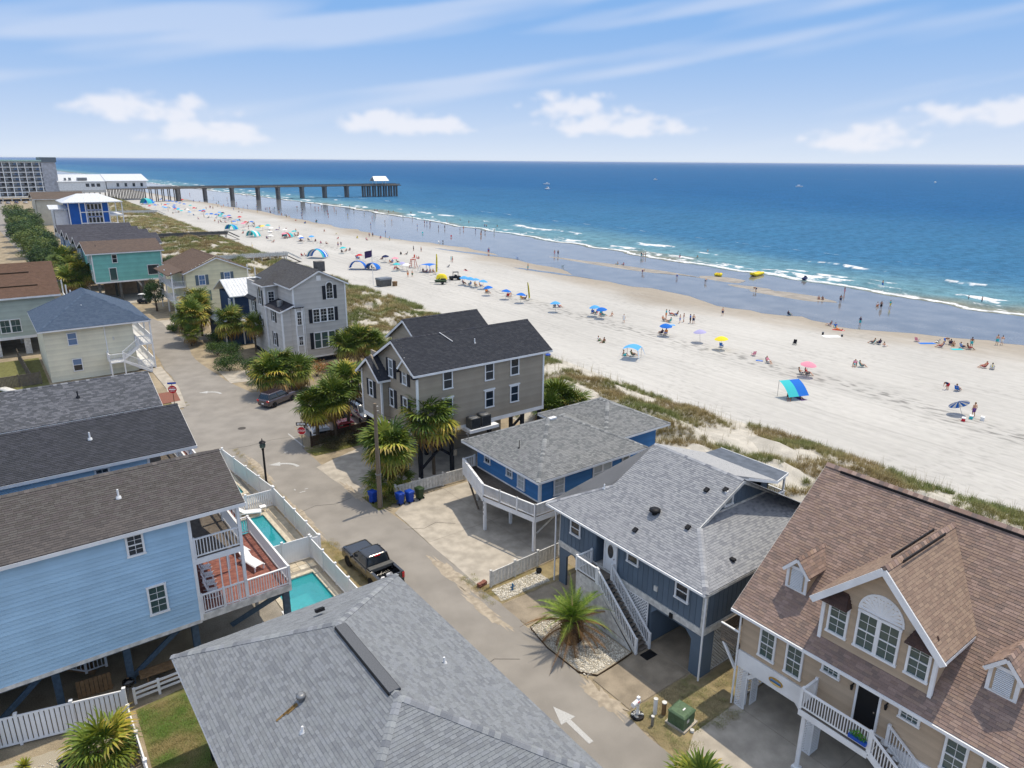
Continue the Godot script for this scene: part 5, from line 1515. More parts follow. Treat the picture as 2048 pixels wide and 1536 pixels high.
func house_bright_blue():
	var t := thing("house", "vivid blue house with white metal roof and stacked glass doors", "house")
	var sd := siding("vivid", rgb(30, 92, 176), 1)
	var bw := box_walls(t, 30.5, 43.4, -309.0, -324.0, 3.0, 12.6, sd, 0.3, "plain", "plain", "plain", "plain")
	for r in 3:
		for c in 4: window(t, bw.s, 6.4 + c * 1.25, 5.0 + r * 2.4, 1.1, 2.1, {"g": M.glass, "split": false})
	for x in [30.5, 34.0, 35.9, 41.2, 43.4]: bar(t, "trim_board", V(x, 3.0, -308.93), V(x, 12.6, -308.93), 0.35, 0.3, M.white)
	for y in [5.0, 8.9, 12.4]: bar(t, "trim_board", V(34.0, y, -308.9), V(43.4, y, -308.9), 0.3, 0.3, M.white)
	var g := G.new()
	var a := [V(28.4, 12.6, -307.0), V(48.2, 12.6, -307.0), V(48.2, 12.6, -326), V(28.4, 12.6, -326)]
	var e := V(34.5, 15.3, -316)
	var f := V(41.5, 15.3, -316)
	g.slab([a[0], a[1], f, e], V(0, -0.3, 0)); g.slab([a[3], a[0], e], V(0, -0.3, 0)); g.slab([a[1], a[2], f], V(0, -0.3, 0)); g.slab([a[2], a[3], e, f], V(0, -0.3, 0))
	pm(t, "metal_roof", g, M.metal_roof)
	for y in [3.6, 7.6]:
		bx(t, "porch_floor", V(45.8, y, -316), V(4.6, 0.4, 15), M.white)
		railing(t, V(43.5, y + 0.2, -308.7), V(48.0, y + 0.2, -308.7), 1.1, M.white, 0.5, true, false)
	for q in [[47.9, -308.7], [47.9, -323]]: bx(t, "porch_post", V(q[0], 6.3, q[1]), V(0.35, 12.6, 0.35), M.white)
	piles(t, [[31, -309.4], [36, -309.4], [43, -309.4]], 3.0, M.white, 0.4)
	box_walls(t, 26.0, 30.5, -312.0, -322.0, 0.0, 9.5, [M.white], 0.3, "plain", "plain", "plain", "plain")
	g = G.new()
	g.slab([V(24.6, 10.2, -310.5), V(31, 10.2, -310.5), V(31, 11.4, -317), V(24.6, 11.4, -317)], V(0, -0.2, 0))
	pm(t, "porch_roof", g, M.metal_roof)
	rebase(t, V(37, 0, -316))

func far_buildings():
	var t := thing("house", "pale cream house with low brown-grey roofs behind the vivid blue house", "house")
	var sd := siding("far_cream", rgb(206, 200, 182), 1)
	box_walls(t, 25.0, 43.0, -372.0, -392.0, 0, 11.0, sd, 0.3, "plain", "plain", "plain", "plain")
	gable_roof(t, 24.0, 44.0, -371, -393, 11.0, 13.6, "x", [rgb(124, 112, 102), rgb(114, 103, 94)], 0, 0.6, 1.0)
	rebase(t, V(34, 0, -382))
	# hotel: slab with balconies, each bay of glass a part
	t = thing("hotel", "seven storey beachfront hotel slab with gridded balconies and a blank end tower", "hotel")
	var hm := mat("hotel_wall", rgb(186, 188, 196), 0.8, M.tex_soft, 0.05)
	var zs := -600.0
	bx(t, "tower", V(51.8, 14.0, -612), V(8.6, 27.6, 26), hm)
	bx(t, "tower_cap", V(52.0, 26.6, -611.9), V(9.6, 3.2, 26.6), mat("hotel_cap", rgb(104, 114, 122), 0.8))
	bx(t, "main_slab", V(10.0, 13.6, -612), V(76.0, 24.0, 22), hm)
	bx(t, "roof_slab", V(9.0, 25.9, -611), V(78.0, 0.9, 26), mat("hotel_roof", rgb(168, 196, 188), 0.8))
	for f in 8: bx(t, "floor_slab", V(10.0, 2.2 + f * 3.25, -600.4), V(76.0, 0.45, 2.4), M.white)
	var n := 0
	for c in 18:
		var x := 46.5 - c * 4.2
		bx(t, "fin_wall", V(x, 13.6, -600.2), V(0.5, 23.4, 2.0), M.white)
		for f in 7:
			var y := 2.5 + f * 3.25
			bx(t, "window", V(x - 1.2, y + 1.45, -600.9), V(1.6, 2.5, 0.2), M.glass if (c % 3) else M.glass_blue)
			bx(t, "balcony_rail", V(x - 2.1, y + 0.55, -599.3), V(3.7, 0.9, 0.1), M.ac_grey)
			bx(t, "curtain", V(x - 3.1, y + 1.4, -600.95), V(1.0, 2.4, 0.15), M.blind)
	bx(t, "podium", V(12, 2.4, -596), V(70, 0.6, 10), M.old_white)
	for c in 12: bx(t, "column", V(42 - c * 5.0, 1.1, -592), V(0.7, 2.2, 0.7), M.old_white)
	rebase(t, V(12, 0, -612))
	# pier house: two white roofed halls on piles
	t = thing("pier_building", "white walled pier hall with rooftop vents beside the hotel", "building")
	bx(t, "wall", V(70.0, 9.2, -606), V(29.0, 6.0, 18.0), M.white)
	bx(t, "wall_low", V(70.0, 5.4, -606), V(28.4, 1.8, 17.6), M.old_white)
	var g := G.new()
	g.slab([V(55.0, 12.2, -596.6), V(85.6, 12.2, -596.6), V(84.4, 16.6, -618), V(54.6, 16.6, -618)], V(0, -0.5, 0))
	pm(t, "metal_roof", g, M.metal_roof)
	for k in 3: bx(t, "window", V(73.0 + k * 3.4, 9.6, -596.95), V(2.2, 2.2, 0.2), M.glass)
	bx(t, "rooftop_unit", V(70.5, 13.9, -600.5), V(6.0, 1.6, 4.0), M.metal_grey); bx(t, "rooftop_unit", V(63.0, 13.6, -600), V(1.6, 2.2, 1.6), M.metal_grey); bx(t, "rooftop_unit", V(60.2, 13.6, -600), V(1.4, 2.0, 1.4), M.metal_grey)
	for k in 9: bx(t, "pile", V(57 + k * 3.3, 2.2, -598), V(0.7, 4.6, 0.7), M.wood_grey)
	rebase(t, V(70, 0, -607))
	t = thing("pier_building", "plain white roofed hall at the landward end of the pier", "building")
	bx(t, "wall", V(98.0, 9.6, -605), V(26.0, 5.4, 18.0), M.white)
	g = G.new()
	g.slab([V(84.4, 12.4, -594.8), V(112.4, 12.4, -594.8), V(112.0, 16.8, -617), V(84.6, 16.8, -617)], V(0, -0.5, 0))
	pm(t, "metal_roof", g, M.metal_roof)
	for k in 4: bx(t, "window", V(92.0 + k * 5.2, 9.6, -595.95), V(1.6, 2.4, 0.2), M.glass)
	for r in 2:
		for k in 12: bx(t, "pile", V(86.0 + k * 2.1, 3.2, -597 - r * 6), V(0.55, 7.4, 0.55), M.wood_grey)
	bx(t, "deck", V(99, 6.8, -600), V(29, 0.5, 14), M.wood_grey)
	rebase(t, V(98, 0, -605))

func pier():
	var t := thing("pier", "long wooden fishing pier on concrete bents reaching into the sea", "pier")
	var y := 7.7
	var z := -566.0
	bx(t, "deck", V(204.0, y, z), V(196.0, 0.6, 7.0), M.wood_grey)
	for k in [-3.4, 3.4]:
		var r := bx(t, "top_rail", V(204.0, y + 1.5, z + k), V(196.0, 0.16, 0.2), M.wood_grey)
		for q in 66: bx(t, "rail_post", V(106.5 + q * 3.0, y + 0.85, z + k), V(0.16, 1.3, 0.16), M.wood_grey)
		bx(t, "mid_rail", V(204.0, y + 0.8, z + k), V(196.0, 0.5, 0.08), M.wood_grey)
	var cm := mat("pier_concrete", rgb(132, 126, 120), 0.9, M.tex_spots, 0.12)
	for x in [124.6, 143.4, 162.7, 182.0, 197.5, 216.7, 235.5, 254.6, 270.0, 274.5, 279.5, 284.5, 289.5, 294.5, 299.5]:
		var g := G.new()
		for k in [-2.2, 2.2]: g.box(V(x, 3.0, z + k), V(1.5 if x < 260 else 0.9, 9.6, 1.9))
		g.box(V(x, 7.1, z), V(2.2 if x < 260 else 1.3, 0.7, 6.4))
		pm(t, "bent", g, cm)
	for k in 12: bx(t, "landing_pile", V(104 + k * 2.0, 3.2, z - 2.0 + (k % 2) * 4.0), V(0.6, 8.4, 0.6), M.wood_grey)
	# wider head with a small gabled shelter
	bx(t, "pier_head", V(286.0, y + 0.02, z), V(32.0, 0.62, 12.0), M.wood_grey)
	rebase(t, V(204, -1.5, z))
	var s := thing("shelter", "small white gabled shelter standing on the pier deck", "shelter")
	for q in [[280.2, -3], [280.2, 3], [289.0, -3], [289.0, 3]]: bx(s, "post", V(q[0], y + 2.0, z + q[1]), V(0.4, 3.6, 0.4), M.white)
	var g := G.new()
	for k in [1, -1]: g.slab([V(277.8, y + 3.8, z + 4.4 * k), V(291.6, y + 3.8, z + 4.4 * k), V(290.8, y + 7.4, z), V(278.6, y + 7.4, z)] if k == 1 else [V(291.6, y + 3.8, z - 4.4), V(277.8, y + 3.8, z - 4.4), V(278.6, y + 7.4, z), V(290.8, y + 7.4, z)], V(0, -0.3, 0))
	pm(s, "roof", g, M.metal_roof)
	rebase(s, V(285, y, z))

# ---------------------------------------------------------------- houses on the landward side
func house_near_grey_roof():
	var t := thing("house", "low house under a broad grey hip roof beside the lawn, on dark posts", "house")
	var sd := siding("storm", rgb(150, 158, 164))
	var tones := [rgb(148, 152, 157), rgb(137, 141, 147), rgb(159, 164, 168), rgb(125, 130, 137), rgb(152, 157, 164)]
	box_walls(t, 5.0, 15.4, -15.6, -31.2, 2.7, 5.4, sd, 0.22, "lap", "plain", "plain", "plain")
	bx(t, "floor_frame", V(10.2, 2.55, -23.4), V(10.4, 0.3, 15.4), M.post_dark)
	var r := hip_roof(t, 4.2, 16.1, -14.6, -32.2, 5.5, 8.3, tones, 300, 0.15, 0.3)
	bar(t, "ridge_vent", V(10.15, 8.32, -26.0), V(10.15, 8.32, -20.9), 0.46, 0.09, tone_mat(rgb(112, 115, 120)))
	for k in [-1, 1]: bar(t, "ridge_vent_slot", V(10.15 + 0.25 * k, 8.27, -26.0), V(10.15 + 0.25 * k, 8.27, -20.9), 0.04, 0.1, M.black)
	piles(t, [[5.2, -30.8], [5.2, -27.0], [5.2, -22.0], [10.2, -30.8], [15.2, -30.8], [15.2, -22]], 2.6, M.post_dark, 0.34)
	var slope := 2.8 / 5.95
	vent_pipe(t, V(13.6, 8.3 - (13.6 - 10.15) * slope, -22.9), M.white, 0.3)
	vent_pipe(t, V(7.0, 8.3 - (10.15 - 7.0) * slope, -22.6), M.white, 0.26)
	var hood := G.new()
	hood.lathe(V(7.5, 8.3 - (10.15 - 7.5) * slope, -24.0), [[0.12, -0.05], [0.12, 0.16], [0.2, 0.17], [0.2, 0.28], [0.1, 0.33]], 14)
	pm(t, "turbine_vent", hood, M.metal_grey)
	# rust washed down the shingles from the vent
	for q in [[0.22, 0.10, 0.5], [0.45, 0.05, 0.62], [0.3, 0.03, 0.9]]:
		var dx: float = q[2]
		bx(t, "rust_stain", V(7.5 - dx * 0.62 - 0.1, 8.3 - (10.15 - 7.5 + dx * 0.62 + 0.1) * slope + 0.045, -24.0 + q[1] - 0.05), V(dx, 0.004, 0.07 + q[1]), mat("rust_%.2f" % dx, rgb(138, 112, 70), 0.9, M.tex_spots, 1.5), Basis(Vector3.BACK, atan(slope)))
	bx(t, "roof_vent", V(10.4, 7.25, -29.1), V(0.42, 0.16, 0.3), M.black, Basis(Vector3.RIGHT, -0.4))
	rebase(t, V(10.2, 0, -23.4))

func house_light_blue(z: float, tones: Array, label: String, near: bool):
	# long gabled house on stilts: wall z .. z - 7.3, street end with two balconies under the roof; z is the south wall
	var t := thing("house", label, "house", Vector3.ZERO, 0, "light blue stilt houses end-on to the street")
	var sd: Array = M.powder
	var x0 := -14.0
	var x1 := 6.72
	var zn := z - 7.3
	var S := wall(t, V(x0, 3.3, z), V(x1, 3.3, z), rect(x1 - x0, 6.7), sd, 0.23, "lap")
	wall(t, V(x1, 3.3, z), V(x1, 3.3, zn), [[0, 0], [7.3, 0], [7.3, 6.7], [3.65, 8.1], [0, 6.7]], sd, 0.23, "plain")
	wall(t, V(x1, 3.3, zn), V(x0, 3.3, zn), rect(x1 - x0, 6.7), sd, 0.23, "plain")
	bar(t, "corner_board", V(x1, 3.3, z + 0.02), V(x1, 10.0, z + 0.02), 0.16, 0.16, M.white)
	bar(t, "band_board", V(x0, 3.24, z + 0.04), V(x1, 3.24, z + 0.04), 0.06, 0.22, M.old_white)
	bx(t, "floor_frame", V(-3.5, 3.1, z - 3.65), V(20.0, 0.3, 7.0), M.post_blue)
	window(t, S, 4.07 - x0, 8.35, 0.85, 1.25, {"c": 2, "r": 4, "g2": M.glass}); window(t, S, 4.7 - x0, 4.6, 0.95, 1.75, {"c": 2, "r": 4, "g": M.glass_green})
	# end wall glass doors seen through the balconies
	var E := {"a": V(x1, 3.3, z), "d": Vector3.FORWARD, "n": Vector3.RIGHT}
	for y in [3.75, 7.2]:
		window(t, E, 1.8, y, 2.2, 2.3, {"split": false, "c": 2}); window(t, E, 5.2, y, 2.2, 2.3, {"split": false, "c": 2})
	# upper balcony
	bx(t, "balcony_floor", V(8.05, 7.02, z - 3.65), V(2.6, 0.16, 7.2), M.deck_grey)
	bar(t, "balcony_beam", V(6.7, 6.92, z), V(9.36, 6.92, z), 0.08, 0.32, M.white); bar(t, "balcony_beam", V(9.36, 6.92, z), V(9.36, 6.92, zn), 0.08, 0.32, M.white)
	railing(t, V(6.85, 7.12, z - 0.02), V(9.3, 7.12, z - 0.02), 1.15, M.white, 0.16, true, near); railing(t, V(9.33, 7.12, z - 0.05), V(9.33, 7.12, zn), 1.15, M.white, 0.16, true, near)
	for q in [[9.3, z - 0.05], [9.3, z - 3.65], [9.3, zn + 0.05]]: bx(t, "porch_post", V(q[0], 6.9, q[1]), V(0.16, 6.3, 0.16), M.white)
	# lower deck of red boards
	bx(t, "deck_frame", V(9.25, 3.42, z - 3.9), V(5.1, 0.2, 7.7), M.old_white)
	for i in 28: bx(t, "deck_board", V(9.25, 3.56, z - 0.2 - i * 0.275), V(5.1, 0.05, 0.26), M.deck_red if i % 3 else M.deck_red2)
	bar(t, "deck_beam", V(6.7, 3.4, z + 0.0), V(11.85, 3.4, z + 0.0), 0.08, 0.42, M.old_white); bar(t, "deck_beam", V(11.85, 3.4, z), V(11.85, 3.4, z - 7.8), 0.08, 0.42, M.old_white)
	for q in [[V(6.85, 3.58, z - 0.03), V(8.05, 3.58, z - 0.03)], [V(8.05, 3.58, z - 0.03), V(11.8, 3.58, z - 0.03)], [V(11.82, 3.58, z - 0.05), V(11.82, 3.58, z - 7.75)], [V(11.8, 3.58, z - 7.78), V(9.4, 3.58, z - 7.78)]]: railing(t, q[0], q[1], 1.2, M.white, 0.15, true, near)
	for i in 4: bx(t, "screen_post", V(8.05 + i * 0.42, 5.3, z - 0.06), V(0.06, 3.4, 0.06), M.white)
	piles(t, [[11.6, z - 0.4], [11.6, z - 7.4], [6.5, z - 1.3], [2.94, z - 1.3], [-0.4, z - 1.5], [-4.5, z - 1.3], [6.5, z - 6.6], [2.9, z - 6.6], [-0.4, z - 6.6], [9.2, z - 6.0]], 3.15, M.post_blue, 0.36)
	for q in [[V(2.95, 0.3, z - 1.3), V(6.4, 2.9, z - 1.3)], [V(-0.3, 2.9, z - 1.45), V(-3.2, 0.4, z - 1.45)], [V(3.0, 2.8, z - 6.4), V(6.4, 0.5, z - 6.4)], [V(11.6, 0.6, z - 6.2), V(11.6, 3.0, z - 3.0)], [V(8.8, 0.5, z - 2.6), V(11.4, 2.9, z - 0.5)]]: bar(t, "brace", q[0], q[1], 0.1, 0.3, M.post_blue)
	if near:
		bx(t, "store_wall", V(-2.0, 1.6, zn + 1.0), V(16, 3.2, 0.15), M.wood_dark)
		stairs(t, V(-2.6, 3.1, z - 3.2), V(1.4, 0.2, z - 3.2), Vector3.FORWARD, 1.1, 14, M.wood, M.wood)
		railing(t, V(-2.6, 3.0, z - 3.1), V(1.0, 0.4, z - 3.1), 1.0, M.white, 0.2); railing(t, V(1.0, 0.4, z - 3.1), V(2.0, 0.4, z - 3.1), 1.0, M.white, 0.2)
	gable_roof(t, x0 - 0.3, 9.62, z + 0.5, zn - 0.9, 9.95, 11.6, "x", tones, 300 if near else 0, 0.16, 0.32)
	vent_pipe(t, V(3.9, 10.95, z - 1.9), M.white, 0.42) if tones.size() == 3 else vent_pipe(t, V(4.4, 10.95, z - 1.9), M.post_dark, 0.42)
	rebase(t, V(-2, 0, z - 3.65))

func adirondack(at: Vector3, turn: float, label: String):
	var t := thing("rocking_chair", label, "chair", at, turn, "white rocking chairs on the red deck")
	for k in [-1, 1]:
		var g := G.new()
		g.tube([V(k * 0.26, 0.08, -0.42), V(k * 0.26, 0.03, -0.15), V(k * 0.26, 0.03, 0.15), V(k * 0.26, 0.1, 0.42)], [0.02, 0.025, 0.025, 0.02], 6)
		pm(t, "rocker", g, M.vinyl_white)
		for z in [-0.2, 0.22]: bx(t, "leg", V(k * 0.26, 0.3, z), V(0.05, 0.56, 0.05), M.vinyl_white)
		bx(t, "armrest", V(k * 0.29, 0.6, 0.02), V(0.1, 0.03, 0.52), M.vinyl_white)
	for i in 6: bx(t, "seat_slat", V(0, 0.4, -0.2 + i * 0.085), V(0.5, 0.02, 0.07), M.vinyl_white)
	for i in 6: bx(t, "back_slat", V(-0.2 + i * 0.08, 0.75, -0.32), V(0.06, 0.75, 0.02), M.vinyl_white, Basis(Vector3.RIGHT, -0.28))
	bx(t, "top_rail", V(0, 1.1, -0.43), V(0.5, 0.08, 0.03), M.vinyl_white)
func chaise(at: Vector3, turn: float, label: String, group: String):
	var t := thing("chaise_longue", label, "lounger", at, turn, group)
	for k in [-1, 1]: bx(t, "side_rail", V(k * 0.31, 0.33, 0.1), V(0.06, 0.07, 1.9), M.vinyl_white)
	for q in [[-0.3, 0.9], [0.3, 0.9], [-0.3, -0.6], [0.3, -0.6]]: bx(t, "leg", V(q[0], 0.15, q[1]), V(0.07, 0.3, 0.07), M.vinyl_white)
	for i in 12: bx(t, "slat", V(0, 0.38, -0.28 + i * 0.11), V(0.6, 0.025, 0.095), M.vinyl_white)
	var b := bx(t, "backrest", V(0, 0.58, -0.62), V(0.6, 0.04, 0.8), M.vinyl_white, Basis(Vector3.RIGHT, 0.62))
func small_table(at: Vector3, label: String):
	var t := thing("side_table", label, "table", at)
	bx(t, "top", V(0, 0.45, 0), V(0.5, 0.04, 0.5), M.vinyl_white)
	for q in [[-1, -1], [1, -1], [1, 1], [-1, 1]]: bx(t, "leg", V(q[0] * 0.2, 0.22, q[1] * 0.2), V(0.05, 0.44, 0.05), M.vinyl_white)

func house_grey_tab_roof():
	pass

func house_cream_stairs():
	var t := thing("house", "cream two storey house with slate blue hip roof and white outside stairs", "house")
	var sd := siding("butter", rgb(236, 231, 208))
	var tones := [rgb(92, 108, 130), rgb(84, 100, 122), rgb(100, 116, 138)]
	var zs := -106.6
	var bw := box_walls(t, 5.3, 15.6, zs, -120.4, 0, 7.0, sd, 0.24, "plain", "lap", "plain", "plain")
	window(t, bw.s, 3.1, 4.6, 1.15, 1.7, {"g": M.glass_blue}); window(t, bw.s, 3.2, 1.1, 1.15, 1.7, {"g": M.glass_blue, "g2": M.glass})
	hip_roof(t, 4.7, 17.8, -105.7, -121.2, 7.0, 10.6, tones, 120, 0.2, 0.38, 5.6)
	cyl(t, "downspout", V(12.2, 0.1, zs + 0.08), V(12.2, 6.8, zs + 0.08), 0.07, M.white)
	for q in [[9.6, -109.6], [10.3, -109.2]]: vent_pipe(t, V(q[0], 9.0, q[1]), M.white, 0.35)
	bx(t, "wall_lamp", V(13.1, 4.9, zs + 0.08), V(0.2, 0.4, 0.14), M.old_white)
	# street side porches, landing and switchback stair
	for y in [0.3, 3.6]:
		bx(t, "porch_floor", V(16.7, y, -113), V(2.2, 0.18, 13.4), M.white)
		railing(t, V(17.7, y + 0.1, -106.4), V(17.7, y + 0.1, -119.6), 1.05, M.white, 0.22, true, true)
		railing(t, V(15.7, y + 0.1, -106.3), V(17.7, y + 0.1, -106.3), 1.05, M.white, 0.2)
	for z in [-106.4, -110.8, -115.2, -119.6]: bx(t, "porch_post", V(17.7, 3.5, z), V(0.18, 7.0, 0.18), M.white)
	bx(t, "landing", V(12.9, 2.0, -105.4), V(1.8, 0.16, 1.9), M.white)
	railing(t, V(12.05, 2.08, -104.5), V(13.75, 2.08, -104.5), 1.05, M.white, 0.18); railing(t, V(12.05, 2.08, -106.4), V(12.05, 2.08, -104.5), 1.05, M.white, 0.18)
	for q in [[12.1, -104.6], [13.7, -104.6]]: bx(t, "landing_post", V(q[0], 1.0, q[1]), V(0.16, 2.0, 0.16), M.white)
	stairs(t, V(15.9, 3.65, -106.4), V(13.8, 2.08, -106.4), Vector3.BACK, 0.9, 9, M.old_white, M.white)
	railing(t, V(15.9, 3.65, -105.45), V(13.8, 2.1, -105.45), 1.05, M.white, 0.16)
	stairs(t, V(13.8, 2.08, -105.4), V(16.9, 0.1, -105.4), Vector3.BACK, 0.9, 11, M.old_white, M.white)
	railing(t, V(13.8, 2.08, -104.45), V(16.9, 0.1, -104.45), 1.05, M.white, 0.16)
	rebase(t, V(10.4, 0, -113.5))

func house_sage():
	var t := thing("house", "sage green house with wide brown roof behind the cream stair house", "house")
	var sd := siding("sage", rgb(190, 200, 190))
	var bw := box_walls(t, -16, 8.6, -125.5, -150, 2.7, 8.6, sd, 0.26, "plain", "lap", "plain", "plain")
	window(t, bw.s, 16.7, 6.0, 1.2, 1.9, {"g": M.glass_green}); window(t, bw.s, 17.9, 3.4, 1.3, 2.0, {"g": M.glass_green, "c": 2}); window(t, bw.s, 19.2, 3.4, 1.3, 2.0, {"g": M.glass_green, "c": 2})
	bar(t, "band_board", V(-16, 2.6, -125.45), V(8.6, 2.6, -125.45), 0.08, 0.4, M.white)
	var r := roof(t, [[V(-16.5, 8.6, -124.8), V(9.4, 8.6, -124.8), V(10.2, 11.6, -141.5), V(-16.5, 11.6, -141.5)], [V(9.4, 8.6, -152), V(-16.5, 8.6, -152), V(-16.5, 11.6, -141.5), V(10.2, 11.6, -141.5)]], [rgb(120, 96, 82), rgb(112, 90, 78), rgb(128, 104, 88)], 0, 0.25, 0.45)
	for q in [[-129.5, -2.5, 7.0], [-133.5, -9, 0.5], [-136.0, -1.0, 6.5], [-139.5, -9.0, -1.0]]: bar(t, "ridge_vent", V(q[1], 8.6 + (-124.8 - q[0]) * 0.18 + 0.1, q[0]), V(q[2], 8.6 + (-124.8 - q[0]) * 0.18 + 0.1, q[0]), 0.3, 0.14, M.wood_dark)
	bar(t, "fascia", V(-16.5, 8.45, -124.75), V(9.4, 8.45, -124.75), 0.06, 0.24, M.white)
	piles(t, [[8, -126], [4.2, -126], [0.5, -126], [-3.5, -126], [4, -134], [-2, -134], [8, -134]], 2.5, M.old_white, 0.8)
	bx(t, "porch_floor", V(9.8, 5.5, -132), V(2.2, 0.2, 12), M.white)
	railing(t, V(10.8, 5.6, -126), V(10.8, 5.6, -138), 1.05, M.white, 0.25, true, false)
	for z in [-126.2, -132, -138]: bx(t, "porch_post", V(10.8, 4.4, z), V(0.2, 8.8, 0.2), M.white)
	rebase(t, V(-4, 0, -138))

# ---------------------------------------------------------------- street surfaces, yards, pools
func arrow(pts: Array, shaft: Array):
	var g := G.new()
	for p in pts: g.poly(p.map(func(q): return V(q[0], 0.024, q[1])))
	for i in shaft.size() - 1:
		var a: Array = shaft[i]
		var b: Array = shaft[i + 1]
		g.quad(V(a[0], 0.024, a[1]), V(a[2], 0.024, a[3]), V(b[2], 0.024, b[3]), V(b[0], 0.024, b[1]))
	for i in range(0, g.v.size(), 3):
		if g.n[i].y < 0:
			var q := g.v[i]
			g.v[i] = g.v[i + 1]; g.v[i + 1] = q
			for j in 3: g.n[i + j] = Vector3.UP
	var o := struct("road_marking", g, M.paint_line)
func bend_arrow(at: Vector2, dir: float):     # curved turn arrow: shaft comes from the south, turns to the left
	var sh := []
	for i in 9:
		var k := i / 8.0
		var a := k * 1.25
		var r := 1.7
		var c := at + Vector2(-r + r * cos(a), -r * sin(a)) * dir
		var nrm := Vector2(cos(a), -sin(a)) * 0.16
		sh.append([c.x + nrm.x, c.y + nrm.y, c.x - nrm.x, c.y - nrm.y])
	var e := Vector2((sh[8][0] + sh[8][2]) / 2, (sh[8][1] + sh[8][3]) / 2)
	var tdir := Vector2(-sin(1.25), -cos(1.25)) * dir
	var s := tdir.orthogonal()
	var tip := e + tdir * 1.05
	var p := [[tip.x, tip.y], [(e + s * 0.5).x, (e + s * 0.5).y], [(e - s * 0.5).x, (e - s * 0.5).y]]
	arrow([p], sh)

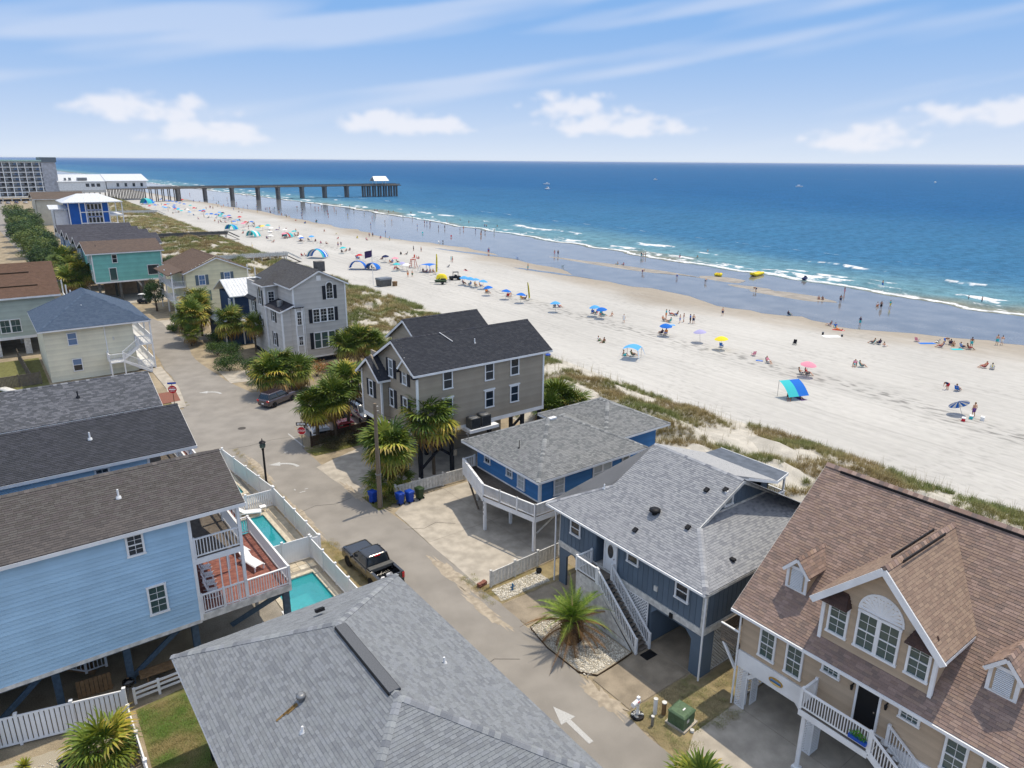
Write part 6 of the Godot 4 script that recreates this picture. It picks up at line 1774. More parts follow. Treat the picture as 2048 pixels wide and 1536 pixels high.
func make_street():
	var L := func(z: float) -> float: return table([[30, 17.0], [-37, 17.3], [-47, 17.9], [-58, 17.7], [-66, 16.8], [-69, 16.2], [-87, 16.6], [-96, 18.2], [-120, 19.4], [-160, 17.5], [-240, 12.0], [-420, 9.0], [-600, 8.0]], z)
	var R := func(z: float) -> float: return table([[30, 22.9], [-17, 23.2], [-30, 23.9], [-47, 24.2], [-56, 23.3], [-66, 23.4], [-72, 25.0], [-86, 25.2], [-93, 24.0], [-108, 23.2], [-118, 24.6], [-140, 24.8], [-158, 18.6], [-240, 18.4], [-420, 18.6], [-600, 22]], z)
	var en := fbm(205, 0.4, 3)
	strip("road", func(z): return L.call(z) + 0.22 * en.get_noise_2d(z * 2.0, 3.0), func(z): return R.call(z) + 0.22 * en.get_noise_2d(z * 2.0, 9.0), func(_x, _z): return 0.012, 30.0, -640.0, 6, M.asphalt, func(_x, _z): return Color.WHITE)
	sheet("road", rough_edge([[-80, -70.5], [17.4, -69.0], [17.4, -85.8], [-80, -85.8]], 1.5, 0.2, 5), 0.009, M.asphalt)
	# thin sand blown onto the road edges, with ragged outlines
	for p in [[23.2, -37.5, 0.5, 3.0], [23.3, -22.5, 0.5, 1.8], [22.7, -33.0, 0.4, 2.6], [17.9, -52.0, 0.35, 4.5], [18.1, -64.0, 0.4, 4.0], [23.2, -54.0, 0.35, 2.2]]:
		var pts := []
		for k in 36:
			var a := TAU * k / 36
			var rr := 1.0 + 0.8 * en.get_noise_2d(cos(a) * 14.0 + p[0] * 5.0, sin(a) * 14.0 + p[1])
			pts.append([p[0] + cos(a) * p[2] * rr, p[1] + sin(a) * p[3] * rr])
		sheet("sand_drift", pts, 0.017, M.drift)
	sheet("parking_lot", rough_edge([[25.0, -66.9], [41, -67.2], [41, -84], [24.9, -87.5]], 1.5, 0.15, 8), 0.008, M.asphalt)
	# driveways, walks
	sheet("driveway", [[23.9, -21.0], [35.3, -21.0], [35.3, -24.2], [23.9, -23.9]], 0.016, M.concrete_stain)
	sheet("driveway", rough_edge([[22.9, -12.0], [23.3, -15.5], [24.0, -17.2], [25.4, -17.9], [36, -17.9], [36, -5.0], [22.9, -5.0]], 1.2, 0.04, 3), 0.016, M.concrete)
	sheet("driveway", rough_edge([[23.9, -35.2], [41, -35.4], [41, -49.8], [26.5, -49.9], [24.3, -48.3]], 1.5, 0.06, 4), 0.014, M.concrete)
	sheet("driveway", rough_edge([[23.5, -51.6], [42, -51.2], [42, -62.6], [28, -63.0], [22.6, -60.9], [22.9, -56]], 1.5, 0.08, 6), 0.014, M.concrete)
	sheet("path", [[23.9, -30.0], [28.8, -30.2], [28.8, -32.6], [23.9, -32.7]], 0.014, M.concrete_stain)
	sheet("sidewalk", [[15.6, -86.4], [17.0, -86.4], [18.1, -95.0], [18.4, -106.5], [16.9, -106.5], [16.7, -95.5]], 0.06, M.concrete, 0.08)
	sheet("pavement", [[14.6, -89.0], [17.0, -89.2], [17.4, -93.6], [15.2, -93.6]], 0.066, M.brick)
	sheet("driveway", rough_edge([[24.0, -93.0], [32, -91.0], [32, -95.6], [24.3, -99.5]], 1.3, 0.1, 9), 0.011, M.concrete)
	sheet("driveway", [[24.4, -119.5], [30, -119.5], [30, -124], [24.7, -124]], 0.011, M.concrete)
	sheet("driveway", [[24.6, -130], [30.4, -130], [30.4, -139], [24.6, -139]], 0.011, M.concrete)
	sheet("driveway", [[18, -160], [34, -160], [34, -178], [18, -178]], 0.011, M.concrete)
	# joints cut in the slabs
	var jg := G.new()
	for q in [[28.8, -5, 28.8, -17.9], [23.2, -12.2, 36, -12.2], [26.3, -23.9, 26.3, -21], [28.8, -24, 28.8, -21], [30, -35.3, 30, -49.8], [35.5, -35.3, 35.5, -49.8], [24.2, -42.5, 41, -42.5], [27.6, -51.4, 27.6, -62.8], [33, -51.3, 33, -62.6], [23, -57, 42, -57]]:
		jg.beam(V(q[0], 0.0195, q[1]), V(q[2], 0.0195, q[3]), 0.03, 0.004)
	struct("slab_joint", jg, M.concrete_dark)
	var crack := G.new()
	for line in [[[24.5, -15.0], [25.6, -14.4], [26.4, -13.6], [27.6, -13.0], [28.6, -11.9]], [[23.6, -45.4], [25.0, -44.6], [26.2, -44.9], [27.4, -43.8]], [[18.4, -29.0], [19.2, -28.3], [20.4, -28.6], [21.6, -27.7]], [[18.0, -53.0], [19.5, -53.4], [21.0, -52.7], [22.6, -53.0]], [[17.2, -70.4], [19.0, -70.0], [21.6, -70.3], [24.6, -69.7]]]:
		for i in line.size() - 1: crack.beam(V(line[i][0], 0.0205, line[i][1]), V(line[i + 1][0], 0.0205, line[i + 1][1]), 0.035, 0.003)
	struct("road_crack", crack, M.asphalt_patch)
	# white arrows and stop line
	arrow([[[20.72, -23.6], [20.22, -22.35], [21.2, -22.35]]], [[20.56, -22.35, 20.86, -22.35], [20.52, -20.55, 20.82, -20.55]])
	bend_arrow(Vector2(21.3, -62.1), 1.0)
	bend_arrow(Vector2(21.7, -89.2), 1.0)
	var ln := G.new()
	ln.box(V(23.6, 0.022, -68.7), V(0.14, 0.004, 4.6))
	for q in [[19.6, -56.6, 0.5, 0.12], [19.2, -57.4, 0.1, 0.3], [20.1, -57.0, 0.3, 0.1], [21.6, -66.2, 0.4, 0.12]]: ln.box(V(q[0], 0.022, q[1]), V(q[2], 0.004, q[3]))
	struct("road_marking", ln, M.paint_line)
	var mh := G.new()
	mh.lathe(V(20.1, 0.014, -75.5), [[0.42, 0.0], [0.42, 0.012]], 24)
	struct("manhole_cover", mh, M.asphalt_patch)
	# yards
	sheet("lawn", [[2.7, -36.6], [5.4, -36.9], [5.4, -28.5], [2.5, -28.5]], 0.006, M.grass_ground)
	sheet("lawn", rough_edge([[23.5, -20.9], [28.7, -20.9], [28.7, -18.0], [25.6, -18.0], [24.0, -17.3], [23.2, -16.0]], 0.5, 0.16, 21), 0.007, M.grass_dry)
	sheet("lawn", rough_edge([[28.7, -20.3], [43, -20.3], [43, -18.1], [28.7, -18.1]], 1.0, 0.1, 22), 0.006, M.grass_dry)
	sheet("lawn", rough_edge([[23.4, -32.8], [24.0, -34.9], [23.6, -36.6], [24.7, -34.9], [30.8, -34.9], [30.8, -32.7]], 0.4, 0.12, 23), 0.006, M.grass_dry)
	sheet("lawn", rough_edge([[23.6, -63.6], [31.5, -63.6], [31.5, -66.4], [23.2, -65.4]], 0.8, 0.15, 24), 0.006, M.grass_ground)
	sheet("lawn", rough_edge([[16.2, -37.0], [18.0, -37.0], [18.2, -44], [17.9, -47.5], [16.8, -47.5]], 0.6, 0.2, 25), 0.0165, M.grass_dry)
	sheet("lawn", rough_edge([[13.6, -86.6], [17.4, -86.8], [17.5, -89.0], [13.6, -89.0]], 0.6, 0.15, 26), 0.01, M.grass_dry)
	sheet("lawn", [[-8, -100], [5, -104], [5, -122], [-8, -122]], 0.006, M.grass_ground)
	sheet("lawn", rough_edge([[23.4, -49.4], [26.4, -50.2], [26.0, -51.6], [23.4, -52.6]], 0.5, 0.15, 27), 0.0175, M.grass_ground)
	sheet("gravel_bed", rough_edge([[24.0, -29.6], [25.4, -29.9], [27.3, -29.9], [27.3, -24.2], [25.5, -24.1], [24.4, -24.0], [23.7, -24.9], [23.6, -27.5]], 0.3, 0.04, 28), 0.02, M.gravel_bed)
	sheet("gravel_bed", rough_edge([[24.1, -33.0], [28.3, -32.9], [28.4, -34.4], [24.4, -34.5]], 0.3, 0.1, 29), 0.02, M.gravel_bed)
	sheet("gravel_bed", rough_edge([[-6, -36.9], [1.9, -35.4], [2.0, -29], [-6, -29]], 0.4, 0.1, 30), 0.01, M.gravel_bed)
	# bed edging of bent steel
	var ed := G.new()
	var ep := [[27.3, -24.15], [25.5, -24.0], [24.3, -23.95], [23.62, -24.8], [23.55, -27.5], [23.9, -29.65], [25.4, -29.95]]
	for i in ep.size() - 1: ed.beam(V(ep[i][0], 0.04, ep[i][1]), V(ep[i + 1][0], 0.04, ep[i + 1][1]), 0.05, 0.08)
	struct("bed_edging", ed, M.wood_dark)
	# pool yards: paving with single pavers round each pool
	var pav := [M.pavers, M.paver_b, M.paver_c]
	for py in POOLS:
		var zc: float = (py[0] + py[1]) / 2
		ring_sheet("pool_deck", [6.9, 16.6, zc + 5.0, zc - 5.2], [12.4, 15.4, py[0], py[1]], 0.008, M.concrete_dark)
		var root := get_node(NodePath(String(get_child(get_child_count() - 1).name)))
		for i in 9:
			for j in 17:
				var x := 12.1 + i * 0.6
				var z := zc - 4.9 + j * 0.6
				if x > 11.9 and x < 15.95 and z < py[0] + 0.5 and z > py[1] - 0.5: continue
				if x > 16.3: continue
				bx(root, "paver", V(x, 0.016, z), V(0.57, 0.03, 0.57), pav[(i * 7 + j * 5 + i * j) % 3])
	pool(POOLS[0], "turquoise pool beside the braced stilts of the near light blue house")
	pool(POOLS[1], "turquoise pool with two loungers on its paving, behind the divider fence")
	pool(POOLS[2], "turquoise pool mostly hidden behind a brown-grey roof")
const POOLS := [[-39.6, -43.8], [-48.4, -54.4], [-59.4, -64.4]]
func ring_sheet(called: String, o: Array, h: Array, y: float, m: Material) -> MeshInstance3D:     # x0, x1, zs, zn of the sheet and of its hole
	var g := G.new()
	for r in [[o[0], h[0], o[2], o[3]], [h[1], o[1], o[2], o[3]], [h[0], h[1], o[2], h[2]], [h[0], h[1], h[3], o[3]]]:
		g.quad(V(r[0], y, r[2]), V(r[1], y, r[2]), V(r[1], y, r[3]), V(r[0], y, r[3]))
	return struct(called, g, m)
func pool(q: Array, label: String):
	var x0 := 12.4
	var w := 3.0
	var l: float = q[0] - q[1]
	var t := thing("swimming_pool", label, "pool", V(13.9, 0, (q[0] + q[1]) / 2))
	var cg := G.new()
	for k in [-1, 1]:
		cg.box(V(k * (w / 2 + 0.15), 0.02, 0), V(0.34, 0.1, l + 0.64)); cg.box(V(0, 0.02, k * (l / 2 + 0.15)), V(w - 0.04, 0.1, 0.34))
	pm(t, "coping", cg, M.coping)
	var b := G.new()
	b.box(V(0, -1.5, 0), V(w + 0.3, 0.1, l + 0.3))
	for k in [-1, 1]:
		b.box(V(k * (w / 2 + 0.06), -0.74, 0), V(0.12, 1.42, l + 0.24)); b.box(V(0, -0.74, k * (l / 2 + 0.06)), V(w, 1.42, 0.12))
	for i in 3: b.box(V(-w / 2 + 0.3, -1.25 + i * 0.3, l / 2 - 0.9 + i * 0.26), V(0.6, 0.3, 1.6 - i * 0.5))
	pm(t, "basin", b, M.pool_tile)
	var wg := G.new()
	wg.box(V(0, -0.1, 0), V(w - 0.004, 0.01, l - 0.004))
	pm(t, "water", wg, M.pool_water)

# ---------------------------------------------------------------- plants
func leaf_cloud(g: G, at: Vector3, rad: Vector3, n: int, size: float, cols: Array):
	for i in n:
		var d := Vector3(rng.randfn(), rng.randfn(), rng.randfn()).normalized()
		var p := at + d * rad * pow(rng.randf(), 0.28)
		var a := Vector3(rng.randfn(), rng.randfn() * 0.6, rng.randfn()).normalized() * size * (0.6 + 0.8 * rng.randf())
		var b := a.cross(Vector3(rng.randfn(), rng.randfn(), rng.randfn())).normalized() * size * 0.4
		var c: Color = cols[rng.randi() % cols.size()]
		var k := 0.75 + 0.5 * rng.randf()
		g.col = Color(c.r * k, c.g * k, c.b * k)
		g.tri(p - b, p + a * 0.5, p + b); g.tri(p - b * 0.6 + a * 0.3, p + a, p + b * 0.6 + a * 0.3)
var fan_leaves := []      # palmetto fans: green, yellowing, dry
var feather_leaves := []  # date palm fronds: green, dry
func make_fans():
	for kind in 3:
		for v in 2:
			var g := G.new()
			var cols: Array = [[lin(rgb(84, 106, 40)), lin(rgb(106, 122, 50))], [lin(rgb(160, 154, 66)), lin(rgb(128, 136, 54))], [lin(rgb(150, 122, 76)), lin(rgb(128, 100, 62))]][kind]
			# stalk along +z from the crown, then the fan
			var L := 0.75
			var droop: float = [0.55, 0.95, 1.5][kind]
			g.col = cols[1]
			g.tube([V(0, 0, 0), V(0, 0.05, L * 0.5), V(0, -0.02, L)], [0.022, 0.016, 0.012], 4, false)
			var o := V(0, -0.02, L)
			var nb := 17
			for i in nb:
				var a := lerpf(-1.9, 1.9, i / (nb - 1.0)) + rng.randf_range(-0.05, 0.05)
				var len_ := (0.95 - 0.25 * absf(a) / 1.9) * rng.randf_range(0.88, 1.1)
				var d := V(sin(a), 0.12 * (1.0 - absf(a) / 1.9) + 0.1 * (i % 2), cos(a)).normalized()
				var s := V(cos(a), 0.0, -sin(a)) * 0.05
				var p1 := o + d * len_ * 0.5 + V(0, -droop * 0.06, 0)
				var p2 := o + d * len_ * 0.82 + V(0, -droop * 0.26, 0)
				var p3 := o + d * len_ + V(0, -droop * 0.52, 0)
				var c: Color = cols[i % 2]
				g.col = c * rng.randf_range(0.8, 1.2)
				g.tri(o, p1 - s, p1 + s)
				g.quad(p1 - s, p2 - s * 0.7, p2 + s * 0.7, p1 + s)
				if kind > 0 and kind < 2: g.col = lin(rgb(168, 150, 84))
				g.tri(p2 - s * 0.7, p3, p2 + s * 0.7)
			fan_leaves.append(g.mesh())
	for kind in 2:
		var g := G.new()
		var cols: Array = [[lin(rgb(92, 122, 44)), lin(rgb(132, 150, 66))], [lin(rgb(150, 120, 84)), lin(rgb(128, 98, 66))]][kind]
		var pts := []
		var n := 26
		for i in n + 1:
			var k := float(i) / n
			pts.append(V(0, (0.95 * k - 1.9 * k * k) if kind == 0 else (0.5 * k - 1.9 * k * k), 2.6 * k * (1.0 - 0.16 * k)))
		g.col = cols[1]
		var rd := []
		for i in n + 1: rd.append(0.035 * (1.0 - 0.85 * i / n))
		g.tube(pts, rd, 4, false)
		for i in range(4, n):
			for q in 2:
				for s in [-1, 1]:
					var k := (i + q * 0.5) / n
					var p: Vector3 = pts[i].lerp(pts[mini(i + 1, n)], q * 0.5)
					var l := 0.42 * sin(PI * minf(1.0, 0.25 + k * 0.8)) * (0.7 if kind else 1.0)
					var d := V(s * 0.85, 0.22 - (0.6 if kind else 0.1), 0.55).normalized() * l * rng.randf_range(0.85, 1.1)
					g.col = cols[rng.randi() % 2] * rng.randf_range(0.8, 1.2)
					g.tri(p - V(0, 0, 0.022), p + d, p + V(0, 0, 0.022))
		feather_leaves.append(g.mesh())
func sabal(at: Vector3, h: float, label: String, spread := 1.0, n := 46, group := "cabbage palms along the street", thick := 0.16, lean := Vector2.ZERO) -> Node3D:
	var t := thing("palm_tree", label, "palm", at, rng.randf() * TAU, group)
	var g := G.new()
	var top := V(lean.x, h, lean.y)
	var pts := []
	var rd := []
	for i in 9:
		var k := i / 8.0
		pts.append(V(lean.x * k * k, h * k - (0.05 if i == 0 else 0.0), lean.y * k * k)); rd.append(thick * (1.25 - 0.35 * k) * (1.0 + 0.08 * (i % 2)))
	g.tube(pts, rd, 9)
	# old leaf boots below the crown
	for i in 14:
		var a := i * 2.4
		var p: Vector3 = top + V(0, -0.15 - 0.06 * i, 0)
		g.beam(p + V(cos(a), 0, sin(a)) * thick, p + V(cos(a) * (thick + 0.22), 0.2, sin(a) * (thick + 0.22)), 0.07, 0.03)
	pm(t, "trunk", g, M.palm_bark)
	n = int(n * 1.25)
	for i in n:
		var k := float(i) / n
		var el := lerpf(1.25, -0.95, pow(k, 0.8)) + rng.randf_range(-0.3, 0.3)
		var az := i * 2.39996 + rng.randf_range(-0.2, 0.2)
		var kind := 0 if k < 0.6 else (1 if k < 0.82 else 2)
		if kind == 0 and rng.randf() < 0.22: kind = 1
		var o := put(t, "frond", fan_leaves[kind * 2 + i % 2], [M.leaf, M.leaf_a, M.leaf_b][rng.randi() % 3])
		var s := spread * 1.3 * rng.randf_range(0.68, 1.22)
		o.transform = Transform3D(Basis.from_euler(Vector3(-el, az, rng.randf_range(-0.3, 0.3))).scaled(Vector3.ONE * s), top + V(0, 0.08 * (1.0 - k), 0))
	return t
func date_palm(at: Vector3):
	var t := thing("palm_tree", "stout feather palm with a shaggy pineapple trunk in white gravel", "palm", at)
	var g := G.new()
	g.lathe(Vector3.ZERO, [[0.42, -0.02], [0.5, 0.25], [0.56, 0.6], [0.62, 0.95], [0.58, 1.2], [0.36, 1.4]], 14)
	for i in 150:
		var a := i * 2.39996
		var y := 0.1 + 1.15 * i / 150.0
		var r := 0.5 + 0.1 * sin(y * 2.4)
		g.beam(V(cos(a) * r, y, sin(a) * r), V(cos(a) * (r + 0.12), y + 0.16, sin(a) * (r + 0.12)), 0.1, 0.035)
	pm(t, "trunk", g, mat("date_trunk", rgb(120, 94, 66), 1.0, M.tex_grit, 1.4))
	for i in 34:
		var k := i / 34.0
		var el := lerpf(1.4, 0.3, pow(k, 0.85)) + rng.randf_range(-0.12, 0.12)
		var o := put(t, "frond", feather_leaves[0], M.leaf)
		var s := rng.randf_range(0.85, 1.25)
		o.transform = Transform3D(Basis.from_euler(Vector3(-el, i * 2.39996, rng.randf_range(-0.25, 0.25))).scaled(Vector3.ONE * s), V(0, 1.38, 0))
	for i in 24:
		var o := put(t, "dry_frond", feather_leaves[1], M.leaf)
		o.transform = Transform3D(Basis.from_euler(Vector3(rng.randf_range(-0.6, 0.5), i * 2.39996 + 0.5, rng.randf_range(-0.4, 0.4))).scaled(Vector3.ONE * rng.randf_range(0.9, 1.45)), V(0, 1.25, 0))
	pm(t, "spear", _spear(), mat("spear", rgb(206, 176, 140), 0.9))
func _spear() -> G:
	var g := G.new()
	g.tube([V(0, 1.4, 0), V(-0.05, 2.3, 0.05), V(-0.14, 3.3, 0.05)], [0.05, 0.05, 0.01], 6)
	return g
var tree_crowns := []
func make_crowns():
	for v in 3:
		var g := G.new()
		var cols: Array = [[lin(rgb(70, 94, 44)), lin(rgb(86, 108, 52)), lin(rgb(58, 80, 40))], [lin(rgb(104, 120, 58)), lin(rgb(84, 104, 50)), lin(rgb(118, 128, 68))], [lin(rgb(62, 86, 48)), lin(rgb(76, 102, 54)), lin(rgb(50, 72, 42))]][v]
		for i in 26:
			var a := rng.randf() * TAU
			var p := V(cos(a) * 0.62 * sqrt(rng.randf()), rng.randf_range(-0.45, 0.6), sin(a) * 0.62 * sqrt(rng.randf()))
			leaf_cloud(g, p, V(0.3, 0.24, 0.3), 130, 0.085, cols)
		tree_crowns.append(g.mesh())
func broad_tree(at: Vector3, h: float, w: float, label: String, v := 0, group := "", called := "tree", cat := "tree"):
	var t := thing(called, label, cat, at, rng.randf() * TAU, group)
	var g := G.new()
	g.tube([V(0, -0.05, 0), V(0.05, h * 0.3, 0.03), V(0, h * 0.62, 0)], [0.05 * h * 0.5 + 0.05, 0.03 * h * 0.5 + 0.04, 0.03], 7)
	for i in 5:
		var a := i * 1.3
		g.tube([V(0.02, h * 0.25, 0), V(cos(a) * w * 0.28, h * 0.48, sin(a) * w * 0.28), V(cos(a) * w * 0.42, h * 0.7, sin(a) * w * 0.42)], [0.05, 0.035, 0.012], 5)
	pm(t, "trunk", g, M.bark)
	var c := put(t, "crown", tree_crowns[v], M.leaf)
	c.transform = Transform3D(Basis.from_scale(V(w * 0.56, h * 0.48, w * 0.56)), V(0, h * 0.6, 0))
func shrub(at: Vector3, h: float, w: float, label: String, cols: Array, n := 900, group := "", size := 0.12):
	var t := thing("shrub", label, "shrub", at, 0, group)
	var g := G.new()
	for i in 7:
		var a := i * 2.4
		g.tube([V(0, -0.03, 0), V(cos(a) * w * 0.15, h * 0.3, sin(a) * w * 0.15), V(cos(a) * w * 0.32, h * 0.65, sin(a) * w * 0.32)], [0.03, 0.022, 0.008], 5)
	pm(t, "stems", g, M.bark)
	var c := G.new()
	for i in 14:
		var a := rng.randf() * TAU
		leaf_cloud(c, V(cos(a) * w * 0.33 * sqrt(rng.randf()), h * rng.randf_range(0.35, 0.75), sin(a) * w * 0.33 * sqrt(rng.randf())), V(w * 0.24, h * 0.27, w * 0.24), n / 14, size, cols)
	pm(t, "foliage", c, M.leaf)
func spiky(at: Vector3, r: float, n: int, label: String, c1: Color, c2: Color):
	var t := thing("yucca", label, "plant", at)
	for i in n:
		var g := G.new()
		var a := i * 2.39996
		var el := lerpf(1.35, 0.25, float(i) / n)
		var d := V(cos(a) * cos(el), sin(el), sin(a) * cos(el)) * r * rng.randf_range(0.85, 1.1)
		var s := V(-sin(a), 0, cos(a)) * 0.04
		g.col = c1 if rng.randf() < 0.6 else c2
		g.quad(V(0, 0.02, 0) - s, V(0, 0.02, 0) + s, d * 0.5 + s * 1.2, d * 0.5 - s * 1.2); g.tri(d * 0.5 - s * 1.2, d * 0.5 + s * 1.2, d + V(0, -0.1 * r, 0))
		pm(t, "leaf", g, M.leaf)
func scatter(called: String, mesh: Mesh, xf: Array, cols: Array, m: Material, label: String, cat: String):
	var mm := MultiMesh.new()
	mm.transform_format = MultiMesh.TRANSFORM_3D
	mm.use_colors = true
	mm.mesh = mesh
	mm.instance_count = xf.size()
	for i in xf.size():
		mm.set_instance_transform(i, xf[i]); mm.set_instance_color(i, cols[i])
	var o := MultiMeshInstance3D.new()
	o.name = called; o.multimesh = mm; o.material_override = m
	add_child(o, true)
	tag(o, label, cat); o.set_meta("kind", "stuff")
func tuft(n: int, h: float, spread: float, w: float) -> ArrayMesh:
	var g := G.new()
	for i in n:
		var a := i * 2.39996
		var r := spread * sqrt((i + 0.5) / n)
		var p := V(cos(a) * r * 0.5, -0.03, sin(a) * r * 0.5)
		var d := V(cos(a) * r, h * rng.randf_range(0.6, 1.1), sin(a) * r)
		var s := V(-sin(a), 0, cos(a)) * w
		var k := rng.randf_range(0.75, 1.2)
		g.col = Color(k, k, k)
		g.quad(p - s, p + s, p + d * 0.6 + s * 0.8, p + d * 0.6 - s * 0.8); g.tri(p + d * 0.6 - s * 0.8, p + d * 0.6 + s * 0.8, p + d + V(cos(a), 0, sin(a)) * 0.12 * h)
	return g.mesh()
func make_plants():
	make_fans(); make_crowns()
	# dune grass
	var xf := []
	var cs := []
	var cover := fbm(301, 0.045, 4)
	var tone := fbm(302, 0.03, 3)
	var olive := lin(rgb(146, 142, 90))
	var brown := lin(rgb(156, 138, 96))
	var green := lin(rgb(116, 126, 68))
	for pass_ in 2:
		var z := 6.0
		while z > -640.0:
			var step := 0.34 if z > -120.0 else (0.62 if z > -300.0 else 1.3)
			var e := table(DUNE_EDGE, z)
			var x := 46.4
			while x < e + 0.3:
				var px := x + rng.randf_range(-0.5, 0.5) * step * 1.6
				var pz := z + rng.randf_range(-0.5, 0.5) * step * 1.6
				var c := cover.get_noise_2d(px * 2.6, pz * 1.9)
				var need := -0.07 if z > -80.0 else -0.2
				if px > e - 3.0: need += 0.12
				if px < 50.0: need += 0.04
				if c > need + rng.randf_range(-0.09, 0.09) and px < e + 0.2 and (pass_ == 0 or rng.randf() < 0.25):
					var k := tone.get_noise_2d(px * 3.0, pz * 3.0)
					var col := olive.lerp(brown, clampf(k * 2.0 + 0.35, 0.0, 1.0)).lerp(green, clampf(-k * 2.2, 0.0, 1.0))
					var f := rng.randf_range(0.75, 1.2)
					var sc := (step / 0.34) * rng.randf_range(0.7, 1.15)
					xf.append(Transform3D(Basis(Vector3.UP, rng.randf() * TAU).scaled(V(sc, minf(sc, 1.6) * rng.randf_range(0.7, 1.2), sc)), V(px, dune_y(px, pz), pz)))
					cs.append(Color(col.r * f, col.g * f, col.b * f))
				x += step
			z -= step * (1.0 if pass_ == 0 else 2.0)
	scatter("dune_grass", tuft(14, 0.58, 0.32, 0.018), xf, cs, M.leaf, "olive and brown sea oats covering the dunes", "grass")
	# tall seed stalks
	xf = []; cs = []
	for i in 420:
		var pz := rng.randf_range(-90.0, -8.0)
		var px := table(DUNE_EDGE, pz) - pow(rng.randf(), 1.6) * 14.0
		xf.append(Transform3D(Basis(Vector3.UP, rng.randf() * TAU).scaled(Vector3.ONE * rng.randf_range(0.8, 1.3)), V(px, dune_y(px, pz), pz)))
		cs.append(lin(rgb(176, 158, 110)) * rng.randf_range(0.8, 1.1))
	scatter("sea_oat_stalks", tuft(3, 1.25, 0.18, 0.01), xf, cs, M.leaf, "tall pale sea oat stalks along the dune edge", "grass")
	# lawns
	xf = []; cs = []
	for zone in [[2.8, 5.2, -36.4, -28.6, 2400, rgb(104, 132, 56), rgb(156, 142, 96)], [23.5, 28.6, -20.8, -17.2, 1100, rgb(122, 130, 74), rgb(168, 154, 116)], [28.8, 40.0, -20.2, -18.2, 700, rgb(122, 130, 74), rgb(168, 154, 116)], [23.6, 31.3, -66.3, -63.7, 900, rgb(118, 128, 52), rgb(146, 140, 70)], [17.3, 18.4, -47.4, -39.2, 420, rgb(124, 126, 58), rgb(160, 140, 86)], [23.3, 24.4, -37.0, -33.0, 260, rgb(112, 124, 52), rgb(160, 140, 86)], [24.2, 28.8, -35.0, -32.9, 160, rgb(128, 130, 62), rgb(170, 150, 96)], [23.5, 26.2, -52.4, -49.6, 420, rgb(96, 110, 44), rgb(120, 112, 60)], [13.8, 17.4, -88.9, -86.8, 320, rgb(146, 140, 70), rgb(170, 150, 90)], [17.4, 18.0, -70.0, -48.5, 300, rgb(130, 128, 66), rgb(160, 140, 86)]]:
		for i in zone[4]:
			var px := rng.randf_range(zone[0], zone[1])
			var pz := rng.randf_range(zone[3], zone[2])
			var k := cover.get_noise_2d(px * 9.0, pz * 9.0)
			if k < -0.22 and zone[1] != 5.2: continue
			xf.append(Transform3D(Basis(Vector3.UP, rng.randf() * TAU).scaled(V(1, rng.randf_range(0.6, 1.3), 1)), V(px, 0.01, pz)))
			cs.append(lin(zone[5]).lerp(lin(zone[6]), clampf(0.5 + k * 1.6 + rng.randf_range(-0.2, 0.2), 0.0, 1.0)))
	scatter("lawn_grass", tuft(9, 0.09, 0.16, 0.012), xf, cs, M.leaf, "patchy green and straw coloured lawn blades", "grass")
	# white stones of the beds
	var pebble := G.new()
	pebble.lathe(Vector3.ZERO, [[0.02, -0.02], [0.05, 0.0], [0.04, 0.03], [0.015, 0.045]], 6)
	xf = []; cs = []
	for bed in [[23.75, 27.2, -29.7, -24.2, 3400], [24.3, 28.3, -34.4, -33.0, 1300], [-5.8, 1.6, -35.4, -29.2, 1400]]:
		for i in bed[4]:
			xf.append(Transform3D(Basis.from_euler(Vector3(rng.randf(), rng.randf() * TAU, rng.randf())).scaled(Vector3.ONE * rng.randf_range(0.5, 1.15)), V(rng.randf_range(bed[0], bed[1]), 0.03, rng.randf_range(bed[2], bed[3]))))
			cs.append(lin(rgb(228, 222, 208)) * rng.randf_range(0.55, 1.08))
	scatter("gravel", pebble.mesh(), xf, cs, M.cloth, "loose white stones filling the planting beds", "gravel")
	date_palm(V(25.1, 0.02, -27.1))
	var G1 := "cabbage palms along the street"
	sabal(V(27.0, 0, -66.4), 4.6, "cabbage palm rising over the parked white car", 1.15, 54)
	sabal(V(25.4, 0, -67.2), 4.0, "cabbage palm behind the red octagon sign", 1.15, 54)
	sabal(V(29.5, 0, -68.6), 5.6, "taller cabbage palm beside the red car", 1.2, 56)
	sabal(V(26.0, 0, -52.0), 4.4, "full cabbage palm right behind the utility pole", 1.25, 64)
	sabal(V(30.9, 0, -53.0), 5.9, "cabbage palm with bare slim trunk before the taupe stilt house", 1.35, 64, G1, 0.13, Vector2(-0.3, 0.2))
	sabal(V(25.0, 0, -52.0), 1.3, "short cabbage palm at the foot of the utility pole", 0.85, 34)
	sabal(V(26.9, 0, -51.9), 0.9, "low palm clump by the white fence end", 0.8, 26)
	sabal(V(26.9, 0, -85.2), 2.6, "bushy cabbage palm beside the dark parked car", 1.3, 56)
	sabal(V(28.4, 0, -87.0), 3.3, "cabbage palm before the grey shuttered house corner", 1.25, 54)
	sabal(V(30.4, 0, -85.6), 2.4, "cabbage palm next to the orange shrubs", 1.1, 44)
	sabal(V(39.6, 0, -91.0), 3.2, "dull cabbage palm under the triple windows", 1.2, 50)
	sabal(V(41.6, 0, -91.6), 3.5, "cabbage palm near the ocean end of the grey house", 1.25, 54)
	sabal(V(43.6, 0, -91.0), 3.0, "cabbage palm by the white dune fence", 1.15, 48)
	sabal(V(29.8, 0, -112.0), 4.2, "cabbage palm before the navy porch", 1.3, 54)
	sabal(V(31.4, 0, -105.4), 4.6, "slim cabbage palm against the grey west wall", 0.95, 40, G1, 0.12)
